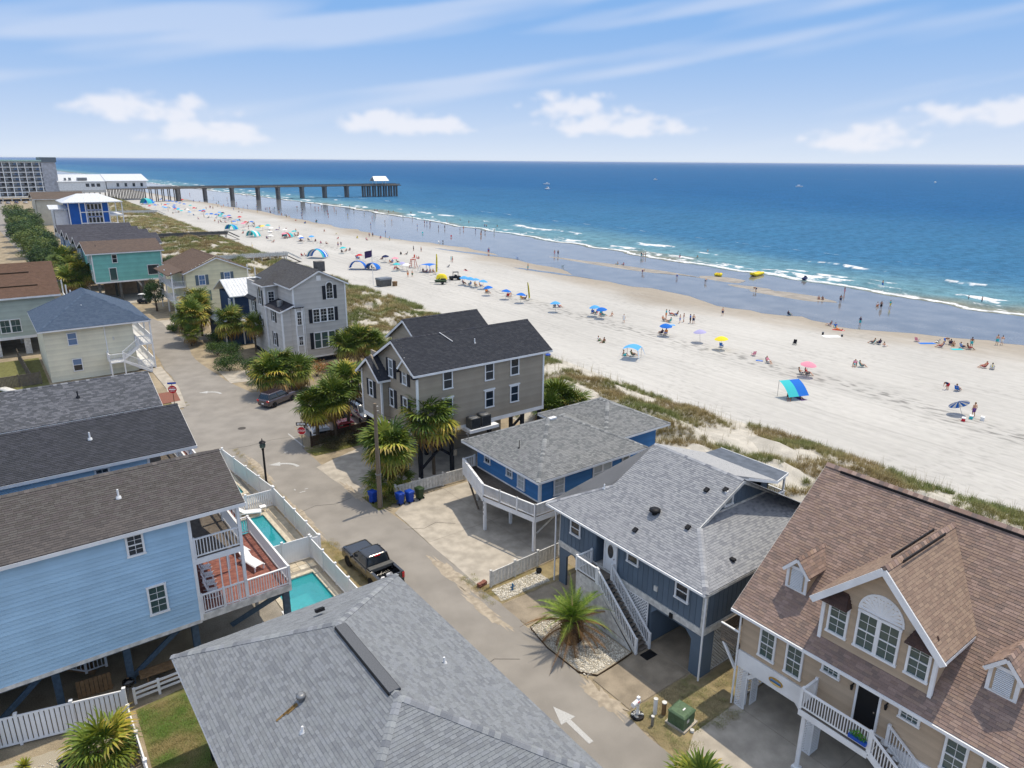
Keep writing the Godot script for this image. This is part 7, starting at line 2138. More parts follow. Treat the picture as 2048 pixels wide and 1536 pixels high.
	sabal(V(25.6, 0, -118.2), 4.4, "tall cabbage palm at the kerb before the cream gabled house", 1.35, 54, G1, 0.2)
	sabal(V(24.9, 0, -116.6), 2.0, "leaning small palm at the kerb", 0.8, 26, G1, 0.1, Vector2(-0.4, 0.5))
	sabal(V(28.0, 0, -122.5), 4.6, "cabbage palm beside the cream porch", 1.35, 50)
	sabal(V(29.0, 0, -128.0), 4.8, "cabbage palm under the cream gable windows", 1.35, 50)
	for q in [[16.2, -176.0, 6.2], [17.2, -170.0, 5.4], [15.4, -184.0, 6.6], [16.6, -190.5, 6.8], [14.8, -168.5, 4.4]]: sabal(V(q[0], 0, q[1]), q[2], "tall cabbage palm in the row before the teal house", 1.5, 46, "cabbage palms before the teal and row houses", 0.22)
	sabal(V(50.0, 0.3, -58.0), 1.6, "dune palm at the ocean corner of the taupe stilt house", 1.3, 50, "dune palms")
	sabal(V(51.4, 0.4, -56.4), 1.2, "low dune palm behind the blue house roof", 1.2, 44, "dune palms")
	sabal(V(48.2, 0.2, -57.0), 1.4, "dune palm against the taupe wall foot", 1.1, 40, "dune palms")
	sabal(V(0.9, 0, -33.4), 1.1, "yellow green palm at the corner of the white plank fence", 0.8, 40, G1, 0.2)
	sabal(V(22.3, 0, -15.3), 0.4, "dark spiky palm at the near kerb by the concrete drive", 0.85, 36, G1, 0.2)
	spiky(V(-2.3, 0.02, -35.7), 0.55, 26, "small yellow green yucca in the white gravel", lin(rgb(150, 148, 52)), lin(rgb(120, 130, 50)))
	var hedge := [lin(rgb(58, 84, 34)), lin(rgb(76, 100, 42)), lin(rgb(46, 68, 32))]
	shrub(V(-4.0, 0, -36.8), 1.9, 1.6, "clipped green shrub at the fence end by the gravel", [lin(rgb(66, 118, 40)), lin(rgb(84, 138, 50))], 1500, "", 0.1)
	shrub(V(31.8, 0, -88.6), 2.0, 3.0, "orange flowering shrub before the grey house", [lin(rgb(176, 112, 64)), lin(rgb(120, 116, 56)), lin(rgb(196, 140, 70)), lin(rgb(92, 98, 46))], 1800, "orange flowering shrubs")
	shrub(V(34.4, 0, -89.6), 2.2, 3.2, "orange and green shrub under the bay", [lin(rgb(190, 130, 62)), lin(rgb(108, 116, 50)), lin(rgb(170, 96, 60)), lin(rgb(84, 98, 44))], 2000, "orange flowering shrubs")
	shrub(V(36.6, 0, -90.4), 1.8, 2.6, "rusty brown shrub by the grey foundation", [lin(rgb(150, 96, 66)), lin(rgb(120, 84, 56)), lin(rgb(100, 96, 48))], 1400, "orange flowering shrubs")
	shrub(V(25.6, 0, -99.0), 2.6, 4.4, "dark dense shrub at the street before the grey house", hedge, 3000, "dark street shrubs", 0.16)
	shrub(V(28.0, 0, -95.6), 2.4, 4.0, "dark shrub beside the concrete apron", hedge, 2600, "dark street shrubs", 0.16)
	shrub(V(27.4, 0, -104.5), 2.8, 4.4, "dark shrub before the navy house", hedge, 2600, "dark street shrubs", 0.16)
	shrub(V(45.5, 0, -98), 2.0, 7.0, "bright green dune shrub beside the grey house", [lin(rgb(70, 98, 38)), lin(rgb(86, 112, 46)), lin(rgb(58, 84, 34))], 3600, "", 0.16)
	shrub(V(47.8, 0.1, -23.0), 1.7, 3.0, "green leafy shrub behind the slate house deck", [lin(rgb(84, 112, 44)), lin(rgb(104, 124, 54)), lin(rgb(70, 94, 40))], 2600, "", 0.11)
	shrub(V(50.5, 0.3, -50.5), 1.3, 5.0, "dark low shrub behind the blue house", hedge, 2200, "", 0.14)
	shrub(V(25.6, 0, -64.6), 1.3, 3.4, "dark ivy shrub heaped over the brown fence", [lin(rgb(54, 54, 34)), lin(rgb(68, 64, 40)), lin(rgb(44, 48, 30))], 2600, "shrubs along the brown fence", 0.11)
	shrub(V(28.2, 0, -65.2), 1.1, 3.0, "dark shrub along the brown fence", [lin(rgb(54, 54, 34)), lin(rgb(68, 64, 40)), lin(rgb(44, 48, 30))], 1800, "shrubs along the brown fence", 0.11)
	shrub(V(25.3, 0, -50.0), 0.7, 1.8, "low weedy shrub at the utility pole foot", [lin(rgb(96, 104, 48)), lin(rgb(72, 84, 38)), lin(rgb(116, 108, 60))], 1300, "", 0.1)
	for q in [[26.6, -108.5, 2.2, 3.6], [27.6, -126.5, 2.6, 4.0], [26.4, -133.0, 2.2, 3.4], [28.4, -116.5, 2.0, 3.0], [26.6, -91.2, 1.8, 2.6], [24.9, -128.0, 1.4, 2.4]]: shrub(V(q[0], 0, q[1]), q[2], q[3], "leafy green shrub crowding the ocean side kerb", [lin(rgb(72, 98, 42)), lin(rgb(94, 116, 52)), lin(rgb(58, 80, 38))], 2000, "shrubs along the kerb", 0.16)
	broad_tree(V(26.4, 0, -148.5), 6.4, 4.2, "dark leafy tree at the bend before the teal house", 2)
	# tree line along the far street
	var k := 0
	for q in [[13.0, -205, 6.0, 6], [15.2, -200, 6.5, 6], [12.4, -216, 7.0, 7], [14.6, -222, 7.5, 7], [11.8, -232, 8.0, 8], [14.2, -240, 8.0, 8], [16.0, -236, 7.0, 6], [12.0, -252, 8.5, 9], [15.5, -256, 8.0, 8], [12.6, -268, 9.0, 9], [15.8, -274, 8.0, 8], [12.2, -286, 9.0, 9], [16.0, -294, 8.5, 8], [13.2, -304, 9.0, 9], [17.0, -318, 9.0, 9], [13.5, -326, 9.0, 9], [18.5, -340, 8.0, 9], [15.0, -352, 9.0, 10], [19.0, -366, 8.0, 9], [16.0, -384, 9.0, 10], [13.6, -194, 5.6, 5]]:
		broad_tree(V(q[0] + 1.6, 0, q[1]), q[2], q[3] * 1.15, ["dark leafy", "lighter olive", "deep green"][k % 3] + " tree in the dense row along the far street", k % 3, "trees along the far street"); k += 1
	for q in [[40.5, -190, 4.0, 5.5], [43.0, -184, 4.4, 6.5], [41.0, -203, 4.0, 6.0], [46.0, -176, 3.6, 6.0], [47.5, -170, 3.4, 6.0]]: broad_tree(V(q[0], 0, q[1]), q[2], q[3], "low dark dune tree behind the row houses", 2, "dune trees behind the row houses")

# ---------------------------------------------------------------- vehicles (forward is -z)
func ring(hw: float, hl0: float, hl1: float, y: float, r := 0.18) -> PackedVector3Array:     # rounded rectangle at height y, counter-clockwise seen from above
	var out := PackedVector3Array()
	for c in [[hw - r, hl0 + r, 0.0], [-hw + r, hl0 + r, 0.5], [-hw + r, hl1 - r, 1.0], [hw - r, hl1 - r, 1.5]]:
		for k in 4:
			var a: float = PI * c[2] + PI / 2 * k / 3.0
			out.append(V(c[0] + cos(a) * r, y, c[1] - sin(a) * r))
	return out
func wheel(t: Node3D, at: Vector3, r: float, w: float, m: Material = null):
	var side := signf(at.x)
	var b := Basis(Vector3(0, 1, 0), Vector3(side, 0, 0), Vector3(0, 0, -side))
	var g := G.new()
	g.lathe(at, [[r * 0.62, -w / 2], [r * 0.96, -w / 2], [r, -w * 0.35], [r, w * 0.35], [r * 0.96, w / 2], [r * 0.62, w / 2]], 20, b)
	var ty := pm(t, "wheel", g, M.rubber)
	var h := G.new()
	h.lathe(at, [[r * 0.62, w * 0.3], [r * 0.6, w * 0.46], [r * 0.5, w * 0.4], [r * 0.12, w * 0.47], [0.02, w * 0.5]], 14, b)
	pm(ty, "rim", h, M.metal_grey)
	var a := G.new()
	a.lathe(at - V(side * 0.1, -0.02, 0), [[r * 1.18, 0.0], [r * 1.18, w * 0.5 + 0.075]], 18, b)
	pm(t, "wheel_arch", a, m if m else M.ac_grey)
func car(label: String, at: Vector3, turn: float, paint: Color, kind: String, group := "") -> Node3D:
	var t := thing("parked_car" if kind != "pickup" else "pickup_truck", label, "car" if kind != "pickup" else "pickup truck", at, turn, group)
	var pmn := "paint_" + paint.to_html()
	if not M.has(pmn):
		mat(pmn, paint, 0.22, null, 0.3, 0.6)
		M[pmn].clearcoat_enabled = true; M[pmn].clearcoat = 0.8; M[pmn].clearcoat_roughness = 0.08
	var pt: Material = M[pmn]
	var k := {"pickup": [2.9, 1.0, 1.18, 1.9, -1.35, 1.05, -0.5, 0.85, 0.42], "suv": [2.35, 0.95, 1.05, 1.74, -1.15, 2.2, -0.35, 1.95, 0.36], "sedan": [2.3, 0.9, 0.92, 1.45, -1.1, 1.5, -0.25, 0.95, 0.32]}[kind] as Array
	var L: float = k[0]
	var hw: float = k[1]
	var belt: float = k[2]
	var rear: float = L if kind != "pickup" else 1.12
	var rows := [ring(hw - 0.1, -L + 0.1, rear - 0.06, 0.3), ring(hw - 0.02, -L + 0.02, rear, 0.45), ring(hw, -L, rear, 0.68), ring(hw - 0.01, -L + 0.06, rear, belt - 0.14), ring(hw - 0.07, -L + 0.16, rear - 0.03, belt - 0.02), ring(hw - 0.2, -L + 0.4, rear - 0.14, belt + 0.03)]
	var g := G.new()
	g.grid(rows, true, true)
	var body := pm(t, "body", g, pt)
	var cab := G.new()
	cab.grid([ring(hw - 0.09, k[4], k[5], belt - 0.02, 0.2), ring(hw - 0.16, lerpf(k[4], k[6], 0.5), lerpf(k[5], k[7], 0.5), (belt + k[3]) / 2, 0.2), ring(hw - 0.25, k[6], k[7], k[3] - 0.07, 0.2)], true, false)
	pm(t, "windows", cab, M.glass)
	var rf := G.new()
	rf.grid([ring(hw - 0.23, k[6] - 0.02, k[7] + 0.02, k[3] - 0.1, 0.2), ring(hw - 0.25, k[6], k[7], k[3] - 0.03, 0.2), ring(hw - 0.36, k[6] + 0.14, k[7] - 0.14, k[3], 0.2)], true, true)
	pm(t, "roof", rf, pt)
	for s in [-1, 1]:
		for q in [[k[4] + 0.1, k[6] + 0.05], [k[5] - 0.1, k[7] - 0.05], [lerpf(k[4], k[5], 0.52), lerpf(k[6], k[7], 0.5)]]:
			bar(t, "pillar", V(s * (hw - 0.1), belt, q[0]), V(s * (hw - 0.24), k[3] - 0.08, q[1]), 0.07, 0.09, pt)
		bx(t, "mirror", V(s * (hw + 0.08), belt + 0.1, k[4] + 0.4), V(0.24, 0.18, 0.12), pt)
		bx(t, "headlight", V(s * (hw - 0.26), belt - 0.28, -L + 0.07), V(0.4, 0.16, 0.14), M.chrome)
		if kind != "pickup": bx(t, "tail_light", V(s * (hw - 0.2), belt - 0.12, L - 0.05), V(0.32, 0.2, 0.12), M.tail_red)
		for z in [lerpf(k[4], k[5], 0.35), lerpf(k[4], k[5], 0.75)]: bx(t, "door_handle", V(s * (hw + 0.005), belt - 0.2, z), V(0.03, 0.035, 0.16), pt)
		for z in [-L * 0.64, L * 0.6]: wheel(t, V(s * (hw - 0.1), k[8], z), k[8], 0.25, pt)
	bx(t, "grille", V(0, belt - 0.35, -L + 0.02), V(hw * 1.0, 0.24, 0.08), M.black)
	bx(t, "front_bumper", V(0, 0.46, -L + 0.01), V(hw * 1.8, 0.2, 0.16), M.black if kind == "pickup" else pt)
	if kind != "pickup": bx(t, "plate", V(0, 0.62, L + 0.01), V(0.32, 0.16, 0.02), M.sign_white)
	if kind == "pickup":
		bx(t, "bed_floor", V(0, 0.72, 2.0), V(1.8, 0.1, 1.78), pt)
		for s in [-1, 1]:
			var sg := G.new()
			sg.grid([ring(0.11, 1.1, 2.86, 0.42, 0.05), ring(0.13, 1.1, 2.9, 0.66, 0.05), ring(0.12, 1.1, 2.9, 1.14, 0.05), ring(0.09, 1.1, 2.88, 1.24, 0.04)], true, true)
			var sw := pm(t, "bed_side", sg, pt)
			sw.position.x = s * 0.87
			bx(t, "tail_light", V(s * 0.9, 0.98, 2.88), V(0.17, 0.4, 0.1), M.tail_red)
		var tg := G.new()
		tg.grid([ring(0.76, 2.8, 2.9, 0.6, 0.04), ring(0.76, 2.78, 2.92, 0.9, 0.04), ring(0.76, 2.8, 2.9, 1.22, 0.04)], true, true)
		pm(t, "tailgate", tg, pt)
		bx(t, "tool_box", V(0, 1.2, 1.36), V(1.82, 0.2, 0.42), M.ac_grey)
		bx(t, "rear_bumper", V(0, 0.5, 2.95), V(1.8, 0.18, 0.16), M.black)
		bx(t, "brake_light", V(0, 1.83, 0.9), V(0.42, 0.07, 0.1), M.tail_red)
	return t

# ---------------------------------------------------------------- street things
func text(p: Node3D, s: String, size: float, m: Material, at: Vector3) -> MeshInstance3D:
	var tm := TextMesh.new()
	tm.text = s; tm.font_size = 32; tm.pixel_size = size / 32.0; tm.depth = 0.008
	var o := put(p, "lettering", tm, m)
	o.position = at
	return o
func disc(p: Node3D, called: String, at: Vector3, r: float, n: int, m: Material, th := 0.02, turn := 0.0):
	var g := G.new()
	var q := []
	for i in n: q.append(at + V(cos(TAU * i / n + turn), sin(TAU * i / n + turn), 0) * r)
	g.slab(q, V(0, 0, -th))
	return pm(p, called, g, m)
func bin(at: Vector3, m: Material, label: String, turn := 0.0):
	var t := thing("trash_bin", label, "bin", at, turn)
	var g := G.new()
	g.grid([ring(0.24, -0.26, 0.24, 0.05, 0.06), ring(0.27, -0.3, 0.28, 0.6, 0.06), ring(0.3, -0.34, 0.32, 0.98, 0.06)], true, true)
	pm(t, "body", g, m)
	var l := G.new()
	l.grid([ring(0.32, -0.38, 0.35, 0.985, 0.07), ring(0.32, -0.38, 0.35, 1.03, 0.07), ring(0.24, -0.28, 0.26, 1.08, 0.07)], true, true)
	pm(t, "lid", l, m)
	for s in [-1, 1]: cyl(t, "wheel", V(s * 0.24 - 0.03, 0.1, 0.24), V(s * 0.24 + 0.03, 0.1, 0.24), 0.1, M.rubber)
	bar(t, "handle", V(-0.22, 0.98, 0.4), V(0.22, 0.98, 0.4), 0.03, 0.03, m)
func make_objects():
	mat("tail_red", rgb(190, 24, 30), 0.25, null, 0.3, 0.6)
	# white vinyl fences round the pools, street side
	var vw: Material = M.vinyl_white
	fence("white vinyl privacy fence between the near pool and the street", V(16.1, 0, -37.0), V(16.1, 0, -45.6), 1.6, vw, 0.11, 0.05, 2.4)
	fence("white vinyl fence jogging out at the parked pickup", V(16.1, 0, -45.6), V(16.7, 0, -45.5), 1.65, vw, 0.14, 0.01, 1.0)
	fence("white vinyl fence along the street past the middle pool", V(16.7, 0, -45.6), V(16.75, 0, -55.4), 1.65, vw, 0.15, 0.008, 2.4)
	fence("solid white divider fence between two pool yards", V(16.05, 0, -45.75), V(12.0, 0, -45.85), 1.75, vw, 0.18, 0.004, 2.6)
	fence("white divider fence behind the loungers by the lamp post", V(16.7, 0, -55.5), V(12.2, 0, -55.6), 1.5, vw, 0.12, 0.05, 2.2)
	fence("white vinyl fence running to the cross street", V(16.75, 0, -55.6), V(15.7, 0, -66.5), 1.65, vw, 0.15, 0.008, 2.5)
	fence("white vinyl fence along the cross street corner", V(15.7, 0, -66.6), V(8.0, 0, -67.2), 1.65, vw, 0.15, 0.008, 2.5)
	# near yard
	fence("white plank fence beside the palm and gravel yard", V(-4.6, 0, -38.0), V(2.3, 0, -36.2), 1.75, vw, 0.17, 0.05, 2.3)
	fence("low white fence running down the lawn edge from the palm", V(2.3, 0, -35.6), V(2.3, 0, -27.0), 1.1, vw, 0.14, 0.05, 2.2)
	var rf := thing("rail_fence", "white three rail fence behind the lawn by the picnic table", "fence", V(2.8, 0, -37.1))
	for i in 4: bx(rf, "post", V(i * 1.2, 0.5, -0.04 * i), V(0.13, 1.0, 0.13), vw)
	for y in [0.3, 0.6, 0.88]: bx(rf, "rail", V(1.8, y, -0.06), V(3.6, 0.13, 0.05), vw)
	# white picket fences between the ocean side drives
	fence("worn white picket fence between slate and blue houses", V(24.5, 0, -34.75), V(30.9, 0, -35.0), 1.2, M.old_white, 0.26, 0.035, 2.1)
	fence("worn white picket fence behind the blue and green bins", V(25.6, 0, -50.6), V(32.6, 0, -50.3), 1.2, M.old_white, 0.26, 0.035, 2.3)
	fence("brown wooden fence beneath the palms by the parked cars", V(24.2, 0, -66.0), V(33.2, 0, -67.0), 1.15, M.wood_dark, 0.12, 0.02, 2.4, false)
	fence("white fence running to the dunes beside the grey house", V(42.6, 0, -95.5), V(47.5, 0, -93.0), 1.6, vw, 0.16, 0.01, 2.4)
	fence("weathered wooden fence round the cluttered yard", V(-3.0, 0, -106.4), V(4.2, 0, -106.8), 1.6, M.wood_grey, 0.14, 0.02, 2.4, false)
	fence("weathered wooden fence beside the cream house yard", V(3.2, 0, -107.0), V(2.6, 0, -122.0), 1.6, M.wood_grey, 0.14, 0.02, 2.4, false)
	# vehicles
	var tr := car("black crew cab pickup truck parked beside the white vinyl fence", V(18.75, 0.02, -41.2), 0.02, rgb(20, 22, 27), "pickup")
	var bk := thing("bucket", "white plastic bucket tipped over in the truck bed", "bucket", V(19.0, 0.9, -39.0), 0.5)
	var bg := G.new()
	bg.lathe(Vector3.ZERO, [[0.13, -0.18], [0.16, 0.18], [0.14, 0.18], [0.12, -0.1]], 14, Basis(Vector3.RIGHT, 1.1))
	pm(bk, "body", bg, M.vinyl_white)
	var rag := thing("cloth_bundle", "crumpled white cloth beside the bucket in the truck bed", "cloth", V(18.35, 0.8, -38.9))
	var rg := G.new()
	for i in 7: rg.lathe(V(rng.randf_range(-0.2, 0.25), 0.03, rng.randf_range(-0.2, 0.2)), [[0.12, -0.03], [0.1, 0.06], [0.03, 0.1]], 7)
	pm(rag, "folds", rg, M.vinyl_white)
	car("white car parked nose out under the palms", V(26.3, 0.02, -69.8), -0.15 + PI, rgb(226, 228, 230), "suv")
	car("red car parked between white and grey cars", V(29.4, 0.02, -70.6), -0.1 + PI, rgb(178, 26, 46), "sedan")
	car("grey car parked under the front corner of the taupe house", V(32.2, 0.02, -70.8), PI - 0.05, rgb(92, 98, 106), "suv")
	car("silver car behind the grey car in the lot", V(34.8, 0.02, -70.9), PI, rgb(200, 204, 208), "sedan")
	car("dark plum car parked by the bushy palm", V(26.2, 0.02, -81.6), -1.1, rgb(52, 42, 50), "suv")
	car("white car parked at the head of the far street", V(13.5, 0.02, -206.0), 1.35, rgb(232, 234, 236), "sedan")
	car("dark car beside the white car on the far street", V(19.4, 0.02, -207.0), 1.5, rgb(40, 44, 50), "suv")
	for i in 5: car("small parked car in the lot before the hotel", V(14.0 + i * 4.6, 0.02, -560.0 - 3.0 * (i % 2)), 0.2, [rgb(220, 222, 226), rgb(50, 54, 60), rgb(180, 184, 190), rgb(60, 80, 120), rgb(224, 224, 222)][i], "sedan", "cars parked before the hotel")
	var gc := thing("golf_cart", "dark golf cart with white roof before the teal house", "golf cart", V(26.0, 0.02, -158.5), 0.8)
	bx(gc, "body", V(0, 0.5, 0), V(1.2, 0.5, 2.2), M.post_dark); bx(gc, "roof", V(0, 1.85, 0.1), V(1.25, 0.08, 1.7), M.white)
	bx(gc, "seat", V(0, 0.85, 0.3), V(1.1, 0.25, 0.5), M.old_white)
	for q in [[-0.55, -0.6], [0.55, -0.6], [-0.55, 0.85], [0.55, 0.85]]:
		bx(gc, "roof_post", V(q[0], 1.3, q[1]), V(0.05, 1.1, 0.05), M.black); wheel(gc, V(q[0], 0.25, q[1]), 0.25, 0.18)
	# lamp post
	var lp := thing("street_lamp", "black lamp post with acorn lantern behind the white fence", "street lamp", V(17.15, 0, -58.6))
	var g := G.new()
	g.lathe(Vector3.ZERO, [[0.24, 0.0], [0.24, 0.25], [0.15, 0.4], [0.13, 0.9], [0.1, 1.0], [0.085, 3.9], [0.12, 4.0], [0.07, 4.1]], 14)
	pm(lp, "post", g, M.black)
	g = G.new()
	g.lathe(V(0, 4.1, 0), [[0.12, 0.0], [0.24, 0.08], [0.26, 0.3], [0.22, 0.5]], 12)
	pm(lp, "lantern", g, M.glass_green)
	g = G.new()
	g.lathe(V(0, 4.6, 0), [[0.3, 0.0], [0.22, 0.12], [0.06, 0.2], [0.03, 0.4]], 12)
	pm(lp, "lantern_cap", g, M.black)
	# utility pole
	var up := thing("utility_pole", "weathered wooden utility pole beside the palms and bins", "utility pole", V(23.75, 0, -49.9))
	g = G.new()
	g.tube([V(0, -0.1, 0), V(0, 4.5, 0), V(0.02, 9.3, 0)], [0.19, 0.165, 0.13], 12)
	pm(up, "pole", g, mat("pole_wood", rgb(158, 142, 122), 0.95, M.tex_grit, 0.8))
	bx(up, "pole_band", V(0, 3.1, 0), V(0.4, 0.12, 0.4), M.metal_grey)
	for q in [[0.16, 9.0], [0.16, 8.6]]: cyl(up, "insulator", V(q[0] - 0.08, q[1], 0), V(q[0] + 0.14, q[1], 0), 0.05, M.metal_grey)
	cyl(up, "conduit", V(0.2, 0, 0.05), V(0.16, 5.2, 0.04), 0.04, M.metal_grey)
	for w in [[V(30.75, 5.9, -46.9), "service wire sagging to the blue house mast", 0.5], [V(30.0, 6.4, -53.2), "service wire sagging to the taupe stilt house", 0.3]]:
		var a := V(23.9, 8.8 - w[2], -49.9)
		var wt := thing("service_wire", w[1], "wire", a)
		var pts := []
		var rd := []
		for i in 13:
			var kk := i / 12.0
			pts.append(V(0, 0, 0).lerp(w[0] - a, kk) - V(0, 1.2 * sin(PI * kk) * 0.5, 0)); rd.append(0.014)
		g = G.new()
		g.tube(pts, rd, 5)
		pm(wt, "cable", g, M.post_dark)
	# signs
	var sg := thing("stop_sign", "red octagon STOP sign under a black arrow plate", "sign", V(23.3, 0, -66.0), -0.62)
	cyl(sg, "post", V(0, 0, -0.03), V(0, 3.0, -0.03), 0.035, M.metal_grey)
	disc(sg, "octagon", V(0, 2.0, 0.02), 0.42, 8, M.sign_red, 0.02, PI / 8)
	disc(sg, "border", V(0, 2.0, 0.015), 0.455, 8, M.sign_white, 0.01, PI / 8)
	text(sg, "STOP", 0.3, M.sign_white, V(0, 2.0, 0.028))
	bx(sg, "plate", V(0, 2.72, 0.01), V(1.0, 0.34, 0.02), M.black)
	g = G.new()
	g.box(V(0.07, 2.72, 0.026), V(0.66, 0.17, 0.008)); g.tri(V(-0.46, 2.72, 0.03), V(-0.24, 2.58, 0.03), V(-0.24, 2.86, 0.03))
	pm(sg, "arrow", g, M.sign_white)
	text(sg, "ONE WAY", 0.13, M.black, V(0.08, 2.72, 0.034))
	sg = thing("no_entry_sign", "round red DO NOT ENTER sign with a blue street blade above", "sign", V(15.9, 0, -87.2), -0.45)
	cyl(sg, "post", V(0, 0, -0.03), V(0, 2.9, -0.03), 0.035, M.wood_dark)
	disc(sg, "disc", V(0, 2.2, 0.02), 0.47, 24, M.sign_red); bx(sg, "bar", V(0, 2.2, 0.03), V(0.72, 0.14, 0.01), M.sign_white)
	text(sg, "DO NOT", 0.15, M.sign_white, V(0, 2.4, 0.028)); text(sg, "ENTER", 0.15, M.sign_white, V(0, 2.01, 0.028))
	bx(sg, "street_blade", V(0, 2.95, 0), V(0.95, 0.22, 0.02), M.sign_blue)
	# mailbox, transformer, bollards
	var mb := thing("mailbox", "white mailbox on a post in a ring of pale stones", "mailbox", V(23.75, 0.01, -20.4), 0.15)
	bx(mb, "post", V(0.1, 0.6, 0), V(0.11, 1.2, 0.11), M.white); bx(mb, "arm", V(-0.08, 0.86, 0), V(0.55, 0.08, 0.08), M.white)
	g = G.new()
	for i in 9: pass
	var rw := []
	for x in [-0.4, 0.16]:
		var ln := PackedVector3Array()
		for i in 14:
			var a := -TAU * i / 14
			ln.append(V(x, 1.03 + (sin(a) * 0.13 if sin(a) > 0 else maxf(sin(a) * 0.3, -0.12)), cos(a) * 0.12))
		rw.append(ln)
	g.grid(rw, true, true)
	var bxm := pm(mb, "box", g, M.vinyl_white)
	bx(mb, "flag", V(-0.05, 1.1, 0.14), V(0.16, 0.05, 0.02), M.sign_red)
	bx(mb, "post_cap", V(0.1, 1.23, 0), V(0.16, 0.06, 0.16), M.white)
	cyl(mb, "planter_ring", V(0.1, 0.0, 0), V(0.1, 0.12, 0), 0.36, M.black)
	g = G.new()
	for i in 26: g.lathe(V(0.1 + rng.randf_range(-0.22, 0.22), 0.14, rng.randf_range(-0.22, 0.22)), [[0.03, -0.02], [0.07, 0.02], [0.03, 0.08]], 6)
	pm(mb, "stones", g, M.old_white)
	var tf := thing("transformer_box", "green metal transformer cabinet on a concrete pad", "transformer", V(25.35, 0.0, -18.75), 0.12)
	bx(tf, "pad", V(0.05, 0.05, 0), V(1.25, 0.12, 1.2), M.concrete)
	g = G.new()
	g.slab([V(-0.5, 0.1, 0.48), V(0.5, 0.1, 0.48), V(0.5, 0.8, 0.48), V(-0.5, 0.8, 0.48)], V(0, 0, -0.96))
	pm(tf, "cabinet", g, M.transformer)
	g = G.new()
	g.grid([ring(0.54, -0.52, 0.52, 0.8, 0.05), ring(0.54, -0.52, 0.52, 0.86, 0.05), ring(0.44, -0.42, 0.42, 0.92, 0.1)], true, true)
	pm(tf, "lid", g, M.transformer)
	bx(tf, "label_plate", V(-0.1, 0.5, 0.485), V(0.22, 0.2, 0.008), M.old_white); bx(tf, "lid_sticker", V(0.05, 0.925, 0.1), V(0.22, 0.004, 0.07), M.sign_white)
	bx(tf, "seam", V(0.0, 0.45, 0.486), V(0.02, 0.64, 0.006), M.plastic_green)
	for q in [[24.75, -20.0, 0.95, 0.11, "tall white capped pipe bollard with a bolted foot", "white"], [25.1, -19.7, 0.75, 0.12, "brown wooden bollard with a pale top beside the green cabinet", "wood"], [24.0, -19.5, 0.6, 0.08, "short grey pipe bollard by the mailbox", "metal_grey"], [25.35, -18.0, 0.1, 0.1, "low white cleanout cap in the dry grass", "white"]]:
		var bo := thing("bollard", q[4], "bollard", V(q[0], 0, q[1]))
		cyl(bo, "pipe", V(0, -0.02, 0), V(0, q[2], 0), q[3], M[q[5]])
		cyl(bo, "cap", V(0, q[2], 0), V(0, q[2] + 0.04, 0), q[3] * 1.12, M.old_white)
	bin(V(23.75, 0, -51.2), M.plastic_blue, "blue wheeled bin standing behind the utility pole", 0.3)
	bin(V(25.45, 0.01, -49.5), M.plastic_blue, "narrow blue wheeled bin at the fence end", 0.1)
	bin(V(26.3, 0.01, -49.35), M.plastic_blue, "blue wheeled bin in the middle of the row", 0.15)
	bin(V(27.3, 0.01, -49.4), M.plastic_green, "dark green wheeled bin beside two blue ones", 0.2)
	var hy := thing("hydrant", "small blue water valve post in the white gravel", "hydrant", V(25.5, 0.02, -33.6))
	g = G.new()
	g.lathe(Vector3.ZERO, [[0.1, 0.0], [0.1, 0.06], [0.06, 0.08], [0.06, 0.36], [0.09, 0.4], [0.05, 0.5]], 10)
	pm(hy, "barrel", g, M.hyd_blue)
	for s in [-1, 1]: cyl(hy, "outlet", V(0, 0.27, 0), V(s * 0.16, 0.27, 0), 0.05, M.hyd_blue)
	var po := thing("flower_pot", "round black pot on the gravel by the white picket fence", "pot", V(28.3, 0.02, -34.2))
	g = G.new()
	g.lathe(Vector3.ZERO, [[0.14, 0.0], [0.22, 0.2], [0.2, 0.32], [0.16, 0.3], [0.12, 0.2]], 14)
	pm(po, "bowl", g, M.black)
	var dm := thing("door_mat", "black rubber mat at the foot of the white stair", "mat", V(28.0, 0.02, -23.45))
	bx(dm, "mat", V(0, 0.012, 0), V(0.9, 0.02, 0.6), M.black)
	for i in 5: bx(dm, "rib", V(0, 0.026, -0.24 + i * 0.12), V(0.82, 0.01, 0.04), M.rubber)
	var bp := thing("brick_stack", "small heap of old bricks at the picket fence end", "bricks", V(24.1, 0, -35.3), 0.2)
	for i in 9: bx(bp, "brick", V((i % 3) * 0.24 - 0.2, 0.05 + (i / 3) * 0.09, 0.03 * (i % 2)), V(0.22, 0.08, 0.3), M.brick)
	var gr := thing("kettle_grill", "black kettle grill on a stand beside the picnic table", "grill", V(2.7, 0, -38.1))
	g = G.new()
	g.lathe(V(0, 0.75, 0), [[0.08, -0.26], [0.26, -0.16], [0.32, 0.0], [0.28, 0.14], [0.12, 0.24], [0.02, 0.25]], 18)
	pm(gr, "bowl", g, M.gloss_black)
	for i in 3: bar(gr, "leg", V(cos(i * 2.1) * 0.12, 0.55, sin(i * 2.1) * 0.12), V(cos(i * 2.1) * 0.34, 0, sin(i * 2.1) * 0.34), 0.03, 0.03, M.metal_grey)
	bar(gr, "handle", V(-0.06, 1.03, 0), V(0.06, 1.03, 0), 0.03, 0.03, M.wood)
	var pc := thing("picnic_table", "weathered wooden picnic table behind the rail fence", "picnic table", V(4.4, 0, -38.3), -0.06)
	for i in 5: bx(pc, "top_board", V(0, 0.74, -0.32 + i * 0.16), V(2.2, 0.04, 0.145), M.wood)
